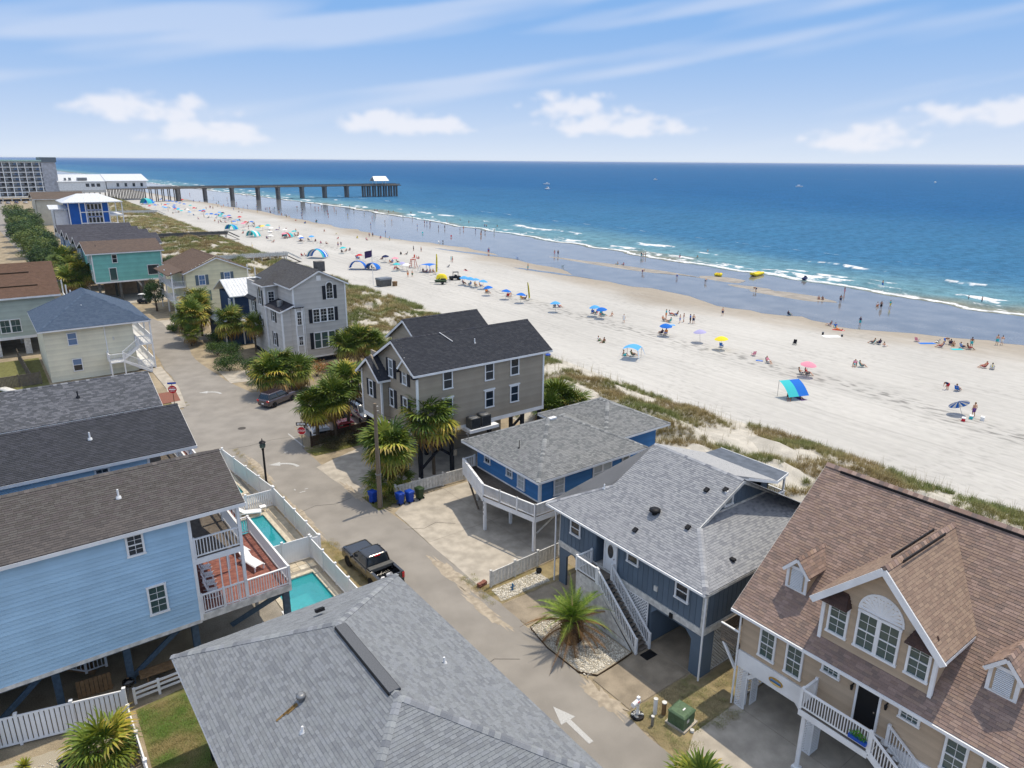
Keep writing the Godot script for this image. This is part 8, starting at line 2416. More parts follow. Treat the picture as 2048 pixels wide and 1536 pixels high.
	for s in [-1, 1]:
		for i in 2: bx(pc, "bench_board", V(0, 0.44, s * (0.62 + i * 0.15)), V(2.2, 0.04, 0.14), M.wood)
		for x in [-0.75, 0.75]: bar(pc, "leg", V(x, 0.72, s * 0.2), V(x, 0, s * 0.6), 0.08, 0.05, M.wood)
	for x in [-0.75, 0.75]: bx(pc, "cross_beam", V(x, 0.4, 0), V(0.06, 0.09, 1.5), M.wood)
	var cs := thing("wooden_crate", "upright pallet of weathered boards leaning under the blue house", "pallet", V(1.2, 0, -39.2), -0.1)
	for i in 8: bx(cs, "board", V(-0.75 + i * 0.21, 0.55, 0), V(0.18, 1.1, 0.03), M.wood)
	for y in [0.2, 0.9]: bx(cs, "batten", V(0, y, -0.04), V(1.7, 0.1, 0.05), M.wood)
	var sl := thing("lounge_cushion", "curved dark slab lounger on the pale gravel beside the palm", "lounger", V(-0.5, 0.02, -33.9), 0.25)
	g = G.new()
	g.grid([PackedVector3Array([V(-0.35, 0.5, -0.8), V(0.35, 0.5, -0.8)]), PackedVector3Array([V(-0.35, 0.32, -0.4), V(0.35, 0.32, -0.4)]), PackedVector3Array([V(-0.35, 0.24, 0.2), V(0.35, 0.24, 0.2)]), PackedVector3Array([V(-0.35, 0.2, 1.0), V(0.35, 0.2, 1.0)])])
	pm(sl, "seat", g, M.post_dark)
	bx(sl, "frame", V(0, 0.1, 0.1), V(0.6, 0.2, 1.7), M.post_dark)
	# deck furniture
	for i in 4: adirondack(V(7.75 + 0.12 * i, 3.6, -39.2 - i * 0.95), 1.35 + 0.06 * i, ["white rocking chair nearest the deck rail of the red deck", "white rocking chair second along the blue wall", "white rocking chair third along the blue wall", "white rocking chair farthest along the blue wall"][i])
	chaise(V(10.6, 3.6, -41.2), 0.25, "white chaise longue nearer the corner of the red deck", "white loungers on the red deck")
	chaise(V(10.4, 3.6, -43.4), 0.25, "white chaise longue at the inner end of the red deck", "white loungers on the red deck")
	chaise(V(12.6, 0.03, -54.9), 0.1, "white chaise longue half hidden by the roof at the middle pool", "white loungers at the middle pool")
	chaise(V(14.4, 0.03, -54.9), 1.2, "white chaise longue near the divider fence at the middle pool", "white loungers at the middle pool")
	chaise(V(11.2, 0.03, -38.6), 1.5, "white slatted chaise longue in the shade under the near deck", "white loungers under the near deck")
	small_table(V(15.6, 0.03, -55.0), "small white table beside the pool loungers")
	small_table(V(12.0, 0.03, -39.6), "small white table by the near pool coping")
	# yard clutter
	for q in [[-1.6, -103.6, M.sign_blue, "blue tarp heap in the fenced yard", 1.6, 0.6], [0.6, -104.6, M.old_white, "pale dinghy hull in the fenced yard", 2.2, 0.5], [-0.2, -102.4, M.teal_paint, "teal kayak in the fenced yard", 2.6, 0.35]]:
		var kk := thing("yard_boat" if q[4] > 2.0 else "tarp_heap", q[3], "boat" if q[4] > 2.0 else "tarp", V(q[0], 0, q[1]), 0.4)
		g = G.new()
		g.grid([ring(0.15, -q[4] * 0.6, q[4] * 0.6, 0.02, 0.1), ring(q[5] * 0.9, -q[4] * 0.8, q[4] * 0.8, q[5] * 0.5, q[5] * 0.6), ring(q[5], -q[4] * 0.85, q[4] * 0.85, q[5] * 0.9, q[5] * 0.7), ring(q[5] * 0.4, -q[4] * 0.5, q[4] * 0.5, q[5] * 1.1, q[5] * 0.3)], true, true)
		pm(kk, "hull", g, q[2])
	# dune walks
	boardwalk(V(50, 1.2, -279), V(77, 1.0, -279), "grey railed boardwalk over the dunes behind the row houses", M.ac_grey)
	boardwalk(V(52, 1.2, -414), V(80, 1.0, -414), "pale boardwalk over the dunes beyond the vivid blue house", M.old_white)
	boardwalk(V(46, 1.4, -204), V(73, 1.0, -206), "white railed boardwalk behind the cream gabled house", M.old_white)
func boardwalk(a: Vector3, b: Vector3, label: String, m: Material):
	var t := thing("boardwalk", label, "boardwalk", a)
	var l := a.distance_to(b)
	var d := (b - a) / l
	bar(t, "deck", V(0, 0.3, 0), d * l + V(0, 0.3, 0), 1.8, 0.14, M.wood_grey)
	for k in [-0.85, 0.85]:
		bar(t, "top_rail", V(0, 1.4, k), d * l + V(0, 1.4, k), 0.14, 0.1, m)
		bar(t, "mid_rail", V(0, 0.85, k), d * l + V(0, 0.85, k), 0.05, 0.7, m)
		for i in int(l / 2.4) + 1: bx(t, "post", d * 2.4 * i + V(0, 0.3, k), V(0.2, 2.5, 0.2), m)
	bar(t, "ramp", d * l + V(0, 0.3, 0), d * (l + 4.0) + V(0, -1.8, 0), 1.8, 0.14, M.wood_grey)
	for k in [-0.85, 0.85]: bar(t, "ramp_rail", d * l + V(0, 1.35, k), d * (l + 4.0) + V(0, -0.8, k), 0.08, 0.3, m)

# ---------------------------------------------------------------- people: one continuous skin from a field of tapered bones, meshed with surface nets
func skin(bones: Array, cell: float, blend := 0.035) -> ArrayMesh:       # bone: [a, b, ra, rb]
	var lo := Vector3.ONE * 99.0
	var hi := -lo
	for b in bones:
		var r: float = maxf(b[2], b[3]) + cell * 2.5
		for p in [b[0], b[1]]:
			lo = Vector3(minf(lo.x, p.x - r), minf(lo.y, p.y - r), minf(lo.z, p.z - r)); hi = Vector3(maxf(hi.x, p.x + r), maxf(hi.y, p.y + r), maxf(hi.z, p.z + r))
	var nx := int((hi.x - lo.x) / cell) + 2
	var ny := int((hi.y - lo.y) / cell) + 2
	var nz := int((hi.z - lo.z) / cell) + 2
	var f := PackedFloat32Array()
	f.resize(nx * ny * nz)
	f.fill(1.0)
	for b in bones:
		var r: float = maxf(b[2], b[3]) + cell * 2.5 + blend
		var a0: Vector3 = b[0]
		var ab: Vector3 = b[1] - a0
		var l2 := maxf(ab.length_squared(), 1e-9)
		var i0 := maxi(0, int((minf(b[0].x, b[1].x) - r - lo.x) / cell))
		var i1 := mini(nx - 1, int((maxf(b[0].x, b[1].x) + r - lo.x) / cell) + 1)
		var j0 := maxi(0, int((minf(b[0].y, b[1].y) - r - lo.y) / cell))
		var j1 := mini(ny - 1, int((maxf(b[0].y, b[1].y) + r - lo.y) / cell) + 1)
		var k0 := maxi(0, int((minf(b[0].z, b[1].z) - r - lo.z) / cell))
		var k1 := mini(nz - 1, int((maxf(b[0].z, b[1].z) + r - lo.z) / cell) + 1)
		for k in range(k0, k1 + 1):
			for j in range(j0, j1 + 1):
				for i in range(i0, i1 + 1):
					var p := lo + V(i, j, k) * cell
					var t := clampf((p - a0).dot(ab) / l2, 0.0, 1.0)
					var d := (p - a0 - ab * t).length() - lerpf(b[2], b[3], t)
					var q := (k * ny + j) * nx + i
					var e := f[q]
					var h := maxf(blend - absf(e - d), 0.0) / blend
					f[q] = minf(e, d) - h * h * blend * 0.25
	var vid := {}
	var pv := PackedVector3Array()
	var pn := PackedVector3Array()
	var st := [1, nx, nx * ny]
	for k in nz - 1:
		for j in ny - 1:
			for i in nx - 1:
				var q := (k * ny + j) * nx + i
				var s := 0
				for c in 8:
					if f[q + (c & 1) + ((c >> 1) & 1) * nx + (c >> 2) * nx * ny] < 0.0: s += 1
				if s == 0 or s == 8: continue
				var acc := Vector3.ZERO
				var m := 0
				for e in [[0, 1], [2, 3], [4, 5], [6, 7], [0, 2], [1, 3], [4, 6], [5, 7], [0, 4], [1, 5], [2, 6], [3, 7]]:
					var fa := f[q + (e[0] & 1) + ((e[0] >> 1) & 1) * nx + (e[0] >> 2) * nx * ny]
					var fb := f[q + (e[1] & 1) + ((e[1] >> 1) & 1) * nx + (e[1] >> 2) * nx * ny]
					if (fa < 0.0) != (fb < 0.0):
						var t := fa / (fa - fb)
						acc += V(e[0] & 1, (e[0] >> 1) & 1, e[0] >> 2).lerp(V(e[1] & 1, (e[1] >> 1) & 1, e[1] >> 2), t); m += 1
				vid[q] = pv.size()
				pv.append(lo + (V(i, j, k) + acc / m) * cell)
				pn.append(V(f[q + 1] - f[q], f[q + nx] - f[q], f[q + nx * ny] - f[q]).normalized())
	var ix := PackedInt32Array()
	for q in vid:
		for ax in 3:
			var u: int = st[(ax + 1) % 3]
			var w: int = st[(ax + 2) % 3]
			var fa := f[q]
			var fb := f[q + st[ax]]
			if (fa < 0.0) == (fb < 0.0): continue
			if not (vid.has(q - u) and vid.has(q - w) and vid.has(q - u - w)): continue
			var A: int = vid[q - u - w]
			var B: int = vid[q - w]
			var C: int = vid[q]
			var D: int = vid[q - u]
			if fa < 0.0: ix.append_array(PackedInt32Array([A, C, B, A, D, C]))
			else: ix.append_array(PackedInt32Array([A, B, C, A, C, D]))
	var arr := []
	arr.resize(Mesh.ARRAY_MAX)
	arr[Mesh.ARRAY_VERTEX] = pv; arr[Mesh.ARRAY_NORMAL] = pn; arr[Mesh.ARRAY_INDEX] = ix
	var am := ArrayMesh.new()
	am.add_surface_from_arrays(Mesh.PRIMITIVE_TRIANGLES, arr)
	return am
var poses := {}
# joints of a pose: pelvis, chest, head, then for each side shoulder, elbow, hand, hip, knee, ankle, toe
func make_pose(called: String, pel: Vector3, ch: Vector3, hd: Vector3, L: Array, R: Array):
	var b := [[pel, (pel + ch) / 2, 0.13, 0.125], [(pel + ch) / 2, ch, 0.125, 0.13], [ch, hd.lerp(ch, 0.45), 0.07, 0.055], [hd.lerp(ch, 0.45), hd, 0.055, 0.06], [hd + V(0, -0.03, 0), hd + V(0, 0.05, 0.01), 0.085, 0.1], [hd + V(0, -0.01, -0.08), hd + V(0, -0.03, -0.11), 0.022, 0.02]]
	var sh := []
	for s in [L, R]:
		b.append_array([[ch, s[0], 0.1, 0.065], [s[0], s[1], 0.055, 0.042], [s[1], s[2], 0.042, 0.03], [s[2], s[2] + (s[2] - s[1]).normalized() * 0.13, 0.034, 0.02], [pel, s[3], 0.12, 0.1], [s[3], s[4], 0.095, 0.062], [s[4], s[5], 0.062, 0.042], [s[5], s[6], 0.045, 0.03]])
		sh.append_array([[pel, s[3], 0.145, 0.125], [s[3], s[3].lerp(s[4], 0.75), 0.12, 0.095]])
	sh.append([pel, pel.lerp(ch, 0.2), 0.15, 0.145])
	var top := [[pel.lerp(ch, 0.25), ch, 0.142, 0.145], [ch, L[0], 0.115, 0.08], [ch, R[0], 0.115, 0.08], [L[0], L[0].lerp(L[1], 0.4), 0.078, 0.065], [R[0], R[0].lerp(R[1], 0.4), 0.078, 0.065]]
	var hr := [[hd + V(0, 0.07, 0.02), hd + V(0, 0.02, 0.05), 0.1, 0.09]]
	poses[called] = [skin(b, 0.036), skin(sh, 0.045), skin(top, 0.045), skin(hr, 0.035)]
func make_poses():
	var arm := func(s: float): return [V(s * 0.19, 1.42, 0), V(s * 0.27, 1.13, 0.03), V(s * 0.28, 0.88, -0.06)]
	make_pose("p", V(0, 0.95, 0), V(0, 1.34, 0), V(0, 1.62, -0.01), arm.call(-1.0) + [V(-0.1, 0.9, 0), V(-0.12, 0.5, -0.02), V(-0.13, 0.08, 0), V(-0.15, 0.04, -0.15)], arm.call(1.0) + [V(0.1, 0.9, 0), V(0.12, 0.5, -0.03), V(0.14, 0.08, 0.04), V(0.17, 0.04, -0.11)])
	make_pose("w", V(0, 0.94, 0), V(0, 1.33, -0.04), V(0, 1.61, -0.07), [V(-0.19, 1.4, -0.04), V(-0.25, 1.14, 0.12), V(-0.24, 0.92, 0.0), V(-0.1, 0.9, 0), V(-0.11, 0.52, -0.2), V(-0.11, 0.09, -0.32), V(-0.12, 0.06, -0.46)], [V(0.19, 1.4, -0.04), V(0.25, 1.15, -0.12), V(0.22, 0.96, -0.3), V(0.1, 0.9, 0), V(0.11, 0.5, 0.1), V(0.11, 0.14, 0.34), V(0.12, 0.05, 0.24)])
	make_pose("s", V(0, 0.3, 0.1), V(0, 0.66, 0.3), V(0, 0.92, 0.36), [V(-0.19, 0.72, 0.3), V(-0.28, 0.5, 0.16), V(-0.26, 0.46, -0.1), V(-0.1, 0.29, 0.05), V(-0.13, 0.42, -0.36), V(-0.14, 0.08, -0.62), V(-0.15, 0.08, -0.77)], [V(0.19, 0.72, 0.3), V(0.28, 0.5, 0.16), V(0.26, 0.46, -0.1), V(0.1, 0.29, 0.05), V(0.13, 0.4, -0.38), V(0.15, 0.08, -0.7), V(0.16, 0.09, -0.85)])
	make_pose("g", V(0, 0.13, 0), V(0, 0.5, 0.08), V(0, 0.78, 0.04), [V(-0.19, 0.57, 0.06), V(-0.28, 0.34, 0.1), V(-0.24, 0.2, -0.16), V(-0.1, 0.12, -0.02), V(-0.15, 0.42, -0.38), V(-0.15, 0.07, -0.62), V(-0.15, 0.05, -0.76)], [V(0.19, 0.57, 0.06), V(0.27, 0.32, 0.2), V(0.26, 0.06, 0.24), V(0.1, 0.12, -0.02), V(0.14, 0.18, -0.46), V(0.14, 0.07, -0.88), V(0.15, 0.12, -1.0)])
	make_pose("l", V(0, 0.14, 0), V(0, 0.15, 0.4), V(0, 0.17, 0.68), [V(-0.19, 0.13, 0.46), V(-0.3, 0.07, 0.24), V(-0.27, 0.06, 0.0), V(-0.1, 0.12, -0.05), V(-0.12, 0.12, -0.48), V(-0.13, 0.06, -0.88), V(-0.15, 0.14, -0.98)], [V(0.19, 0.13, 0.46), V(0.34, 0.07, 0.6), V(0.22, 0.08, 0.78), V(0.1, 0.12, -0.05), V(0.13, 0.36, -0.4), V(0.13, 0.06, -0.66), V(0.14, 0.05, -0.8)])
	make_pose("e", V(0, 0.82, 0.14), V(0, 0.98, -0.24), V(0, 0.9, -0.5), [V(-0.19, 0.98, -0.28), V(-0.22, 0.7, -0.34), V(-0.16, 0.46, -0.44), V(-0.1, 0.78, 0.14), V(-0.14, 0.45, 0.0), V(-0.15, 0.08, 0.12), V(-0.16, 0.04, -0.03)], [V(0.19, 0.98, -0.28), V(0.22, 0.7, -0.36), V(0.16, 0.46, -0.46), V(0.1, 0.78, 0.14), V(0.14, 0.45, 0.0), V(0.16, 0.08, 0.16), V(0.17, 0.04, 0.01)])
const COLS := ["black", "navy", "blue", "red", "pink", "white", "grey", "green", "yellow", "teal", "purple", "orange"]
var cloths := []
func person(pose: String, at: Vector3, turn: float, a: int, b: int, label: String, shirt: bool, sk: int, size := 1.0):
	var t := thing("person", label, "person", at, turn, "people on the beach")
	t.scale = Vector3.ONE * size
	var m: Array = poses[pose if pose != "d" else "p"]
	put(t, "body", m[0], M["skin_%d" % sk])
	put(t, "shorts", m[1], cloths[a])
	if shirt: put(t, "shirt", m[2], cloths[b])
	put(t, "hair", m[3], M["hair_%d" % (sk % 2)])
func umbrella_mesh() -> ArrayMesh:
	var g := G.new()
	var rows := []
	for q in [[1.12, 1.72], [0.95, 1.86], [0.6, 2.06], [0.25, 2.18], [0.03, 2.22]]:
		var ln := PackedVector3Array()
		for i in 16:
			var a := -TAU * i / 16
			var r: float = q[0] * (1.0 if i % 2 == 0 else 0.95)
			ln.append(V(cos(a) * r, q[1] - (0.0 if i % 2 == 0 else -0.02), sin(a) * r))
		rows.append(ln)
	g.grid(rows, true)
	return g.mesh()
func beach_chair(t: Node3D, m: Material):
	var g := G.new()
	g.quad(V(-0.27, 0.24, -0.28), V(-0.27, 0.2, 0.22), V(0.27, 0.2, 0.22), V(0.27, 0.24, -0.28))
	pm(t, "seat", g, m)
	g = G.new()
	g.quad(V(-0.27, 0.2, 0.22), V(-0.27, 0.82, 0.5), V(0.27, 0.82, 0.5), V(0.27, 0.2, 0.22))
	pm(t, "backrest", g, m)
	for s in [-1, 1]:
		bar(t, "leg", V(s * 0.28, 0.0, -0.3), V(s * 0.28, 0.42, 0.3), 0.03, 0.03, M.metal_grey); bar(t, "leg", V(s * 0.28, 0.42, -0.28), V(s * 0.28, 0.0, 0.34), 0.03, 0.03, M.metal_grey)
		bar(t, "armrest", V(s * 0.29, 0.43, -0.3), V(s * 0.29, 0.43, 0.34), 0.05, 0.03, M.metal_grey)
func arch_tent(label: String, at: Vector3, turn: float, cols: Array, size := 1.0):
	var t := thing("shade_tent", label, "tent", at, turn)
	t.scale = Vector3.ONE * size
	for k in cols.size():
		var rows := []
		for i in 11:
			var a := PI * (0.06 + 0.88 * i / 10.0)
			var ln := PackedVector3Array()
			for j in 2:
				var z := -1.1 + 2.2 * (k + j) / cols.size()
				ln.append(V(cos(a) * 1.7 * (1.0 - 0.1 * absf(z)), sin(a) * 1.75 - 0.1 - 0.5 * maxf(z, 0.0) * sin(a) * 0.5, z))
			rows.append(ln)
		var g := G.new()
		g.grid(rows)
		pm(t, "panel", g, cloths[cols[k]])
	for z in [-1.1, 1.1]:
		var p := []
		var r := []
		for i in 9:
			var a := PI * i / 8.0
			p.append(V(cos(a) * 1.68, sin(a) * 1.72 - 0.05, z)); r.append(0.02)
		var g := G.new()
		g.tube(p, r, 5)
		pm(t, "pole", g, M.metal_grey)
func canopy(label: String, at: Vector3, turn: float, c: int, w: float, l: float, h: float, sag := 0.25):
	var t := thing("beach_canopy", label, "canopy", at, turn)
	var rows := []
	for i in 9:
		var ln := PackedVector3Array()
		for j in 9:
			var u := i / 4.0 - 1.0
			var v := j / 4.0 - 1.0
			ln.append(V(v * w / 2, h - sag * (u * u) * 0.9 + 0.12 * (1 - v * v), -u * l / 2))
		rows.append(ln)
	var g := G.new()
	g.grid(rows)
	pm(t, "sheet", g, cloths[c])
	for q in [[-1, -1], [1, -1], [1, 1], [-1, 1]]:
		cyl(t, "pole", V(q[0] * w * 0.46, -0.05, q[1] * l * 0.46), V(q[0] * w * 0.46, h - sag, q[1] * l * 0.46), 0.025, M.metal_grey)
		g = G.new()
		g.tri(V(q[0] * w / 2, h - sag, q[1] * l / 2), V(q[0] * (w / 2 + 0.7), 0.02, q[1] * (l / 2 + 0.5)), V(q[0] * w / 2 - q[0] * 0.25, h - sag, q[1] * l / 2))
		pm(t, "guy_flap", g, cloths[c])
func banner(label: String, at: Vector3, lean: float, h: float):
	var t := thing("feather_banner", label, "banner", at, 0.6)
	cyl(t, "pole", V(0, -0.1, 0), V(lean * h, h, 0), 0.04, M.black)
	var rows := []
	for i in 11:
		var k := i / 10.0
		var c := V(lean * h, h, 0) * (0.12 + 0.88 * k)
		var w := 0.95 * (1.0 - 0.55 * pow(k, 4.0))
		rows.append(PackedVector3Array([c + V(0.03, 0, 0), c + V(w * 0.5, -0.05, 0.08 * sin(k * 7.0)), c + V(w, -0.12, 0.02)]))
	var g := G.new()
	g.grid(rows)
	var f := pm(t, "flag_cloth", g, mat("banner_yellow", rgb(232, 214, 40), 0.8))
	for i in 9: bx(f, "printed_mark", V(lean * h, h, 0) * (0.2 + 0.075 * i) + V(0.45, -0.05, 0.07 * sin((0.09 + 0.085 * i) * 7.0) + 0.02), V(0.3, 0.26, 0.012), M.post_dark)
	for i in 9: bx(f, "printed_mark", V(lean * h, h, 0) * (0.2 + 0.075 * i) + V(0.45, -0.05, 0.07 * sin((0.09 + 0.085 * i) * 7.0) - 0.02), V(0.3, 0.26, 0.012), M.post_dark)
func B(x: float, z: float, dy := 0.0) -> Vector3: return V(x, ground_y(x, z) + dy, z)
func box_thing(called: String, label: String, cat: String, at: Vector3, s: Vector3, m: Material, lid: Material, turn := 0.3):
	var t := thing(called, label, cat, at, turn)
	var g := G.new()
	g.grid([ring(s.x * 0.46, -s.z * 0.46, s.z * 0.46, 0.0, 0.04), ring(s.x * 0.5, -s.z * 0.5, s.z * 0.5, s.y * 0.8, 0.04)], true, true)
	pm(t, "body", g, m)
	g = G.new()
	g.grid([ring(s.x * 0.53, -s.z * 0.53, s.z * 0.53, s.y * 0.8, 0.05), ring(s.x * 0.5, -s.z * 0.5, s.z * 0.5, s.y, 0.05)], true, true)
	pm(t, "lid", g, lid)
func jet_ski(label: String, at: Vector3, turn: float, c: Material, trailer := false):
	var t := thing("jet_ski", label, "jet ski", at, turn)
	var g := G.new()
	g.grid([ring(0.25, -1.2, 1.3, 0.1, 0.22), ring(0.55, -1.6, 1.4, 0.4, 0.5), ring(0.5, -1.5, 1.4, 0.6, 0.45), ring(0.22, -1.1, 1.3, 0.75, 0.2)], true, true)
	pm(t, "hull", g, c)
	g = G.new()
	g.grid([ring(0.24, -0.1, 1.25, 0.7, 0.15), ring(0.2, 0.0, 1.2, 1.0, 0.15)], true, true)
	pm(t, "seat", g, M.black)
	bar(t, "handlebar", V(-0.4, 1.15, -0.25), V(0.4, 1.15, -0.25), 0.05, 0.05, M.black); bar(t, "steering_column", V(0, 0.7, -0.7), V(0, 1.15, -0.25), 0.2, 0.16, c)
func make_beach():
	var cc := [rgb(30, 30, 34), rgb(34, 44, 84), rgb(38, 110, 200), rgb(196, 40, 52), rgb(228, 150, 168), rgb(232, 232, 230), rgb(128, 132, 138), rgb(60, 112, 74), rgb(236, 214, 60), rgb(64, 186, 192), rgb(112, 76, 136), rgb(224, 130, 60)]
	for i in cc.size():
		var m := mat("cloth_%d" % i, cc[i], 0.9)
		m.cull_mode = BaseMaterial3D.CULL_DISABLED
		cloths.append(m)
	var lav := mat("cloth_12", rgb(172, 168, 206), 0.9)
	cloths.append(lav)
	cloths.append(mat("cloth_13", rgb(88, 164, 224), 0.9))
	var sk := [rgb(222, 176, 146), rgb(200, 148, 116), rgb(150, 102, 76), rgb(206, 160, 130)]
	for i in 4: mat("skin_%d" % i, sk[i], 0.6)
	mat("hair_0", rgb(52, 38, 28), 0.7); mat("hair_1", rgb(120, 88, 56), 0.7)
	make_poses()
	var um := umbrella_mesh()
	var ucol := [2, 13, 9, 5, 3, 4, 8, 12, 1, 11]
	var uname := ["royal blue", "light blue", "teal", "white", "red", "pink", "yellow", "lavender", "navy", "orange"]
	var n := 0
	for q in CROWD:
		var kind: String = q[0]
		var at := B(q[1], q[2])
		var spot: String = SPOTS[q[6]]
		var turn := deg_to_rad(q[3])
		n += 1
		if kind == "u":
			var t := thing("beach_umbrella", "%s beach umbrella %s" % [uname[q[4]], spot] if not (q[4] == 6 or (q[4] == 4 and q[6] == 5)) else "lone %s beach umbrella over low chairs" % uname[q[4]], "umbrella", at, turn, "beach umbrellas")
			cyl(t, "pole", V(0, -0.1, 0), V(0, 2.25, 0), 0.022, M.metal_grey)
			put(t, "canopy", um, cloths[ucol[q[4]]])
			t.rotate(V(cos(turn), 0, sin(turn)), 0.1)
			continue
		if kind == "s" or kind == "c":
			var ct := thing("beach_chair", "%s beach chair %s" % [COLS[q[4]], ("holding a person in %s, " % COLS[q[5]] if kind == "s" else "standing empty ") + spot], "beach chair", at, turn + PI, "beach chairs")
			beach_chair(ct, cloths[q[4]])
			if kind == "c": continue
			person("s", at, turn + PI, q[5], (q[4] + 3) % 12, "person in %s shorts in a %s chair %s" % [COLS[q[5]], COLS[q[4]], spot], n % 3 == 0, n % 4)
			continue
		if kind == "l":
			var tw := thing("beach_towel", "%s towel under a person lying %s" % [COLS[(q[4] + 4) % 12], spot], "towel", at, turn, "beach towels")
			bx(tw, "cloth", V(0, 0.015, 0), V(0.9, 0.03, 2.0), cloths[(q[4] + 4) % 12]); bx(tw, "stripe", V(0, 0.033, 0.8), V(0.9, 0.006, 0.12), cloths[5])
			person("l", at + V(0, 0.03, 0), turn, q[4], q[5], "person in %s shorts lying on a towel %s" % [COLS[q[4]], spot], false, n % 4)
			continue
		var pose := {"p": "standing", "w": "walking", "g": "sitting", "d": "wading", "e": "bending over"}[kind] as String
		var shirt := n % 3 == 0
		var lb := "person in %s shorts %s%s %s" % [COLS[q[4]], "and %s top " % COLS[q[5]] if shirt else "", pose, spot] if not (not shirt and kind != "d") else "shirtless person in %s shorts %s %s" % [COLS[q[4]], pose, spot]
		if kind == "d": at.y = minf(at.y, -1.47) - (0.35 if q[1] > table(WATER_EDGE, q[2]) + 3.0 else 0.05)
		person(kind, at, turn, q[4], q[5], lb, shirt, n % 4, 0.94 + 0.03 * (n % 4))
	# tents and canopies
	arch_tent("teal and blue arched shade tent on the open sand", B(90.0, -319), 2.2, [9, 2, 9], 1.5)
	arch_tent("pale teal arched shade tent facing the sea", B(88.6, -285.7), 2.0, [9, 5, 9], 1.5)
	arch_tent("big teal, blue and white arched shade tent", B(84.6, -212.2), 2.3, [9, 2, 5, 2], 1.75)
	arch_tent("red and teal shade tent among low chairs", B(99.2, -277.6), 2.1, [3, 9, 9], 1.2)
	arch_tent("teal shade tent close to the pier", B(98.0, -533), 2.1, [9, 9, 2], 2.4)
	arch_tent("royal blue cabana tent before the flagpole", B(84.6, -183.5), 2.5, [2, 2, 2], 1.5)
	arch_tent("smaller royal blue cabana tent by the flagpole", B(87.6, -180.6), 2.2, [2, 2], 1.2)
	canopy("blue pop-up canopy crowded with chairs", B(98.4, -169.0), 0.5, 2, 3.6, 3.2, 2.1)
	canopy("cyan stretch canopy on four poles alone on the sand", B(78.3, -73.3), 0.5, 13, 2.6, 2.4, 2.0, 0.4)
	var sh := thing("shade_sheet", "aqua and blue wind shade sheet on two poles", "shade", B(81.3, -47.6), -0.35)
	for k in 2:
		var rows := []
		for i in 7:
			var ln := PackedVector3Array()
			for j in 2:
				var v: float = i / 6.0
				ln.append(V(-1.5 + 1.5 * (k + j), 2.1 - 1.55 * v + 0.25 * sin(PI * v), -1.3 + 2.3 * v))
			rows.append(ln)
		var g := G.new()
		g.grid(rows)
		pm(sh, "sheet", g, cloths[9] if k == 0 else cloths[2])
	for x in [-1.5, 1.5]: cyl(sh, "pole", V(x, -0.05, -1.3), V(x, 2.15, -1.3), 0.025, M.metal_grey)
	# striped umbrella held by the woman beside the coolers
	var su := thing("beach_umbrella", "blue and white striped umbrella tilted by the red cooler", "umbrella", B(91.4, -31.5), 0.4, "beach umbrellas")
	su.rotate(V(0.8, 0, 0.6), -0.75)
	cyl(su, "pole", V(0, 0, 0), V(0, 2.2, 0), 0.022, M.metal_grey)
	for i in 16:
		var g := G.new()
		var a0 := TAU * i / 16
		var a1 := TAU * (i + 1) / 16
		g.quad(V(cos(a1) * 1.15, 1.75, sin(a1) * 1.15), V(cos(a0) * 1.15, 1.75, sin(a0) * 1.15), V(cos(a0) * 0.05, 2.2, sin(a0) * 0.05), V(cos(a1) * 0.05, 2.2, sin(a1) * 0.05))
		pm(su, "gore", g, cloths[2] if i % 2 else cloths[5])
	box_thing("cooler", "red cooler with white lid by the striped umbrella", "cooler", B(90.2, -31.0), V(0.6, 0.45, 0.4), cloths[3], cloths[5])
	box_thing("cooler", "blue cooler behind the red one", "cooler", B(91.8, -30.8), V(0.55, 0.45, 0.4), cloths[9], cloths[5])
	box_thing("cooler", "white cooler on the far side of the woman", "cooler", B(92.4, -29.8), V(0.6, 0.45, 0.42), cloths[5], cloths[5])
	box_thing("storage_box", "grey storage box at the foot of the flagpole", "storage box", B(77.6, -154.4), V(3.2, 2.0, 2.2), M.ac_grey, M.metal_grey, 0.1)
	box_thing("crate", "brown crate beside the grey storage box", "crate", B(79.8, -153.0), V(0.9, 1.1, 0.9), M.wood, M.wood)
	for q in [[65.0, -77.6, "first brown trash barrel on the dune path", M.wood_grey], [65.8, -78.4, "brown trash barrel with blue liner on the dune path", M.wood_dark]]:
		var tb := thing("trash_barrel", q[2], "barrel", B(q[0], q[1]))
		var g := G.new()
		g.lathe(Vector3.ZERO, [[0.32, 0.0], [0.36, 0.4], [0.33, 0.9]], 14)
		pm(tb, "barrel", g, q[3])
		g = G.new()
		g.lathe(V(0, 0.88, 0), [[0.35, 0.0], [0.34, 0.12], [0.22, 0.1]], 12)
		pm(tb, "liner", g, M.plastic_blue)
	# white cloth with bags, towels, board
	for q in [["beach_cloth", "white picnic cloth with a bag at each end", 118.7, -63.9, 3.0, 1.6, 5], ["beach_towel", "long blue towel beside the blue beach chairs", 127.7, -51.7, 2.8, 1.0, 2], ["beach_towel", "mint towel in front of the blue beach chairs", 127.5, -46.9, 1.9, 0.9, 9], ["beach_towel", "light blue towel beside the digging person", 102.0, -86.0, 1.4, 0.8, 13]]:
		var tw := thing(q[0], q[1], "towel" if q[0] == "beach_towel" else "cloth", B(q[2], q[3]), -0.6)
		bx(tw, "cloth", V(0, 0.02, 0), V(q[4], 0.03, q[5]), cloths[q[6]]); bx(tw, "hem", V(q[4] * 0.48, 0.038, 0), V(0.06, 0.008, q[5]), cloths[5])
	box_thing("beach_bag", "dark bag at one end of the white cloth", "bag", B(118.8, -65.6), V(0.4, 0.5, 0.3), cloths[0], cloths[6])
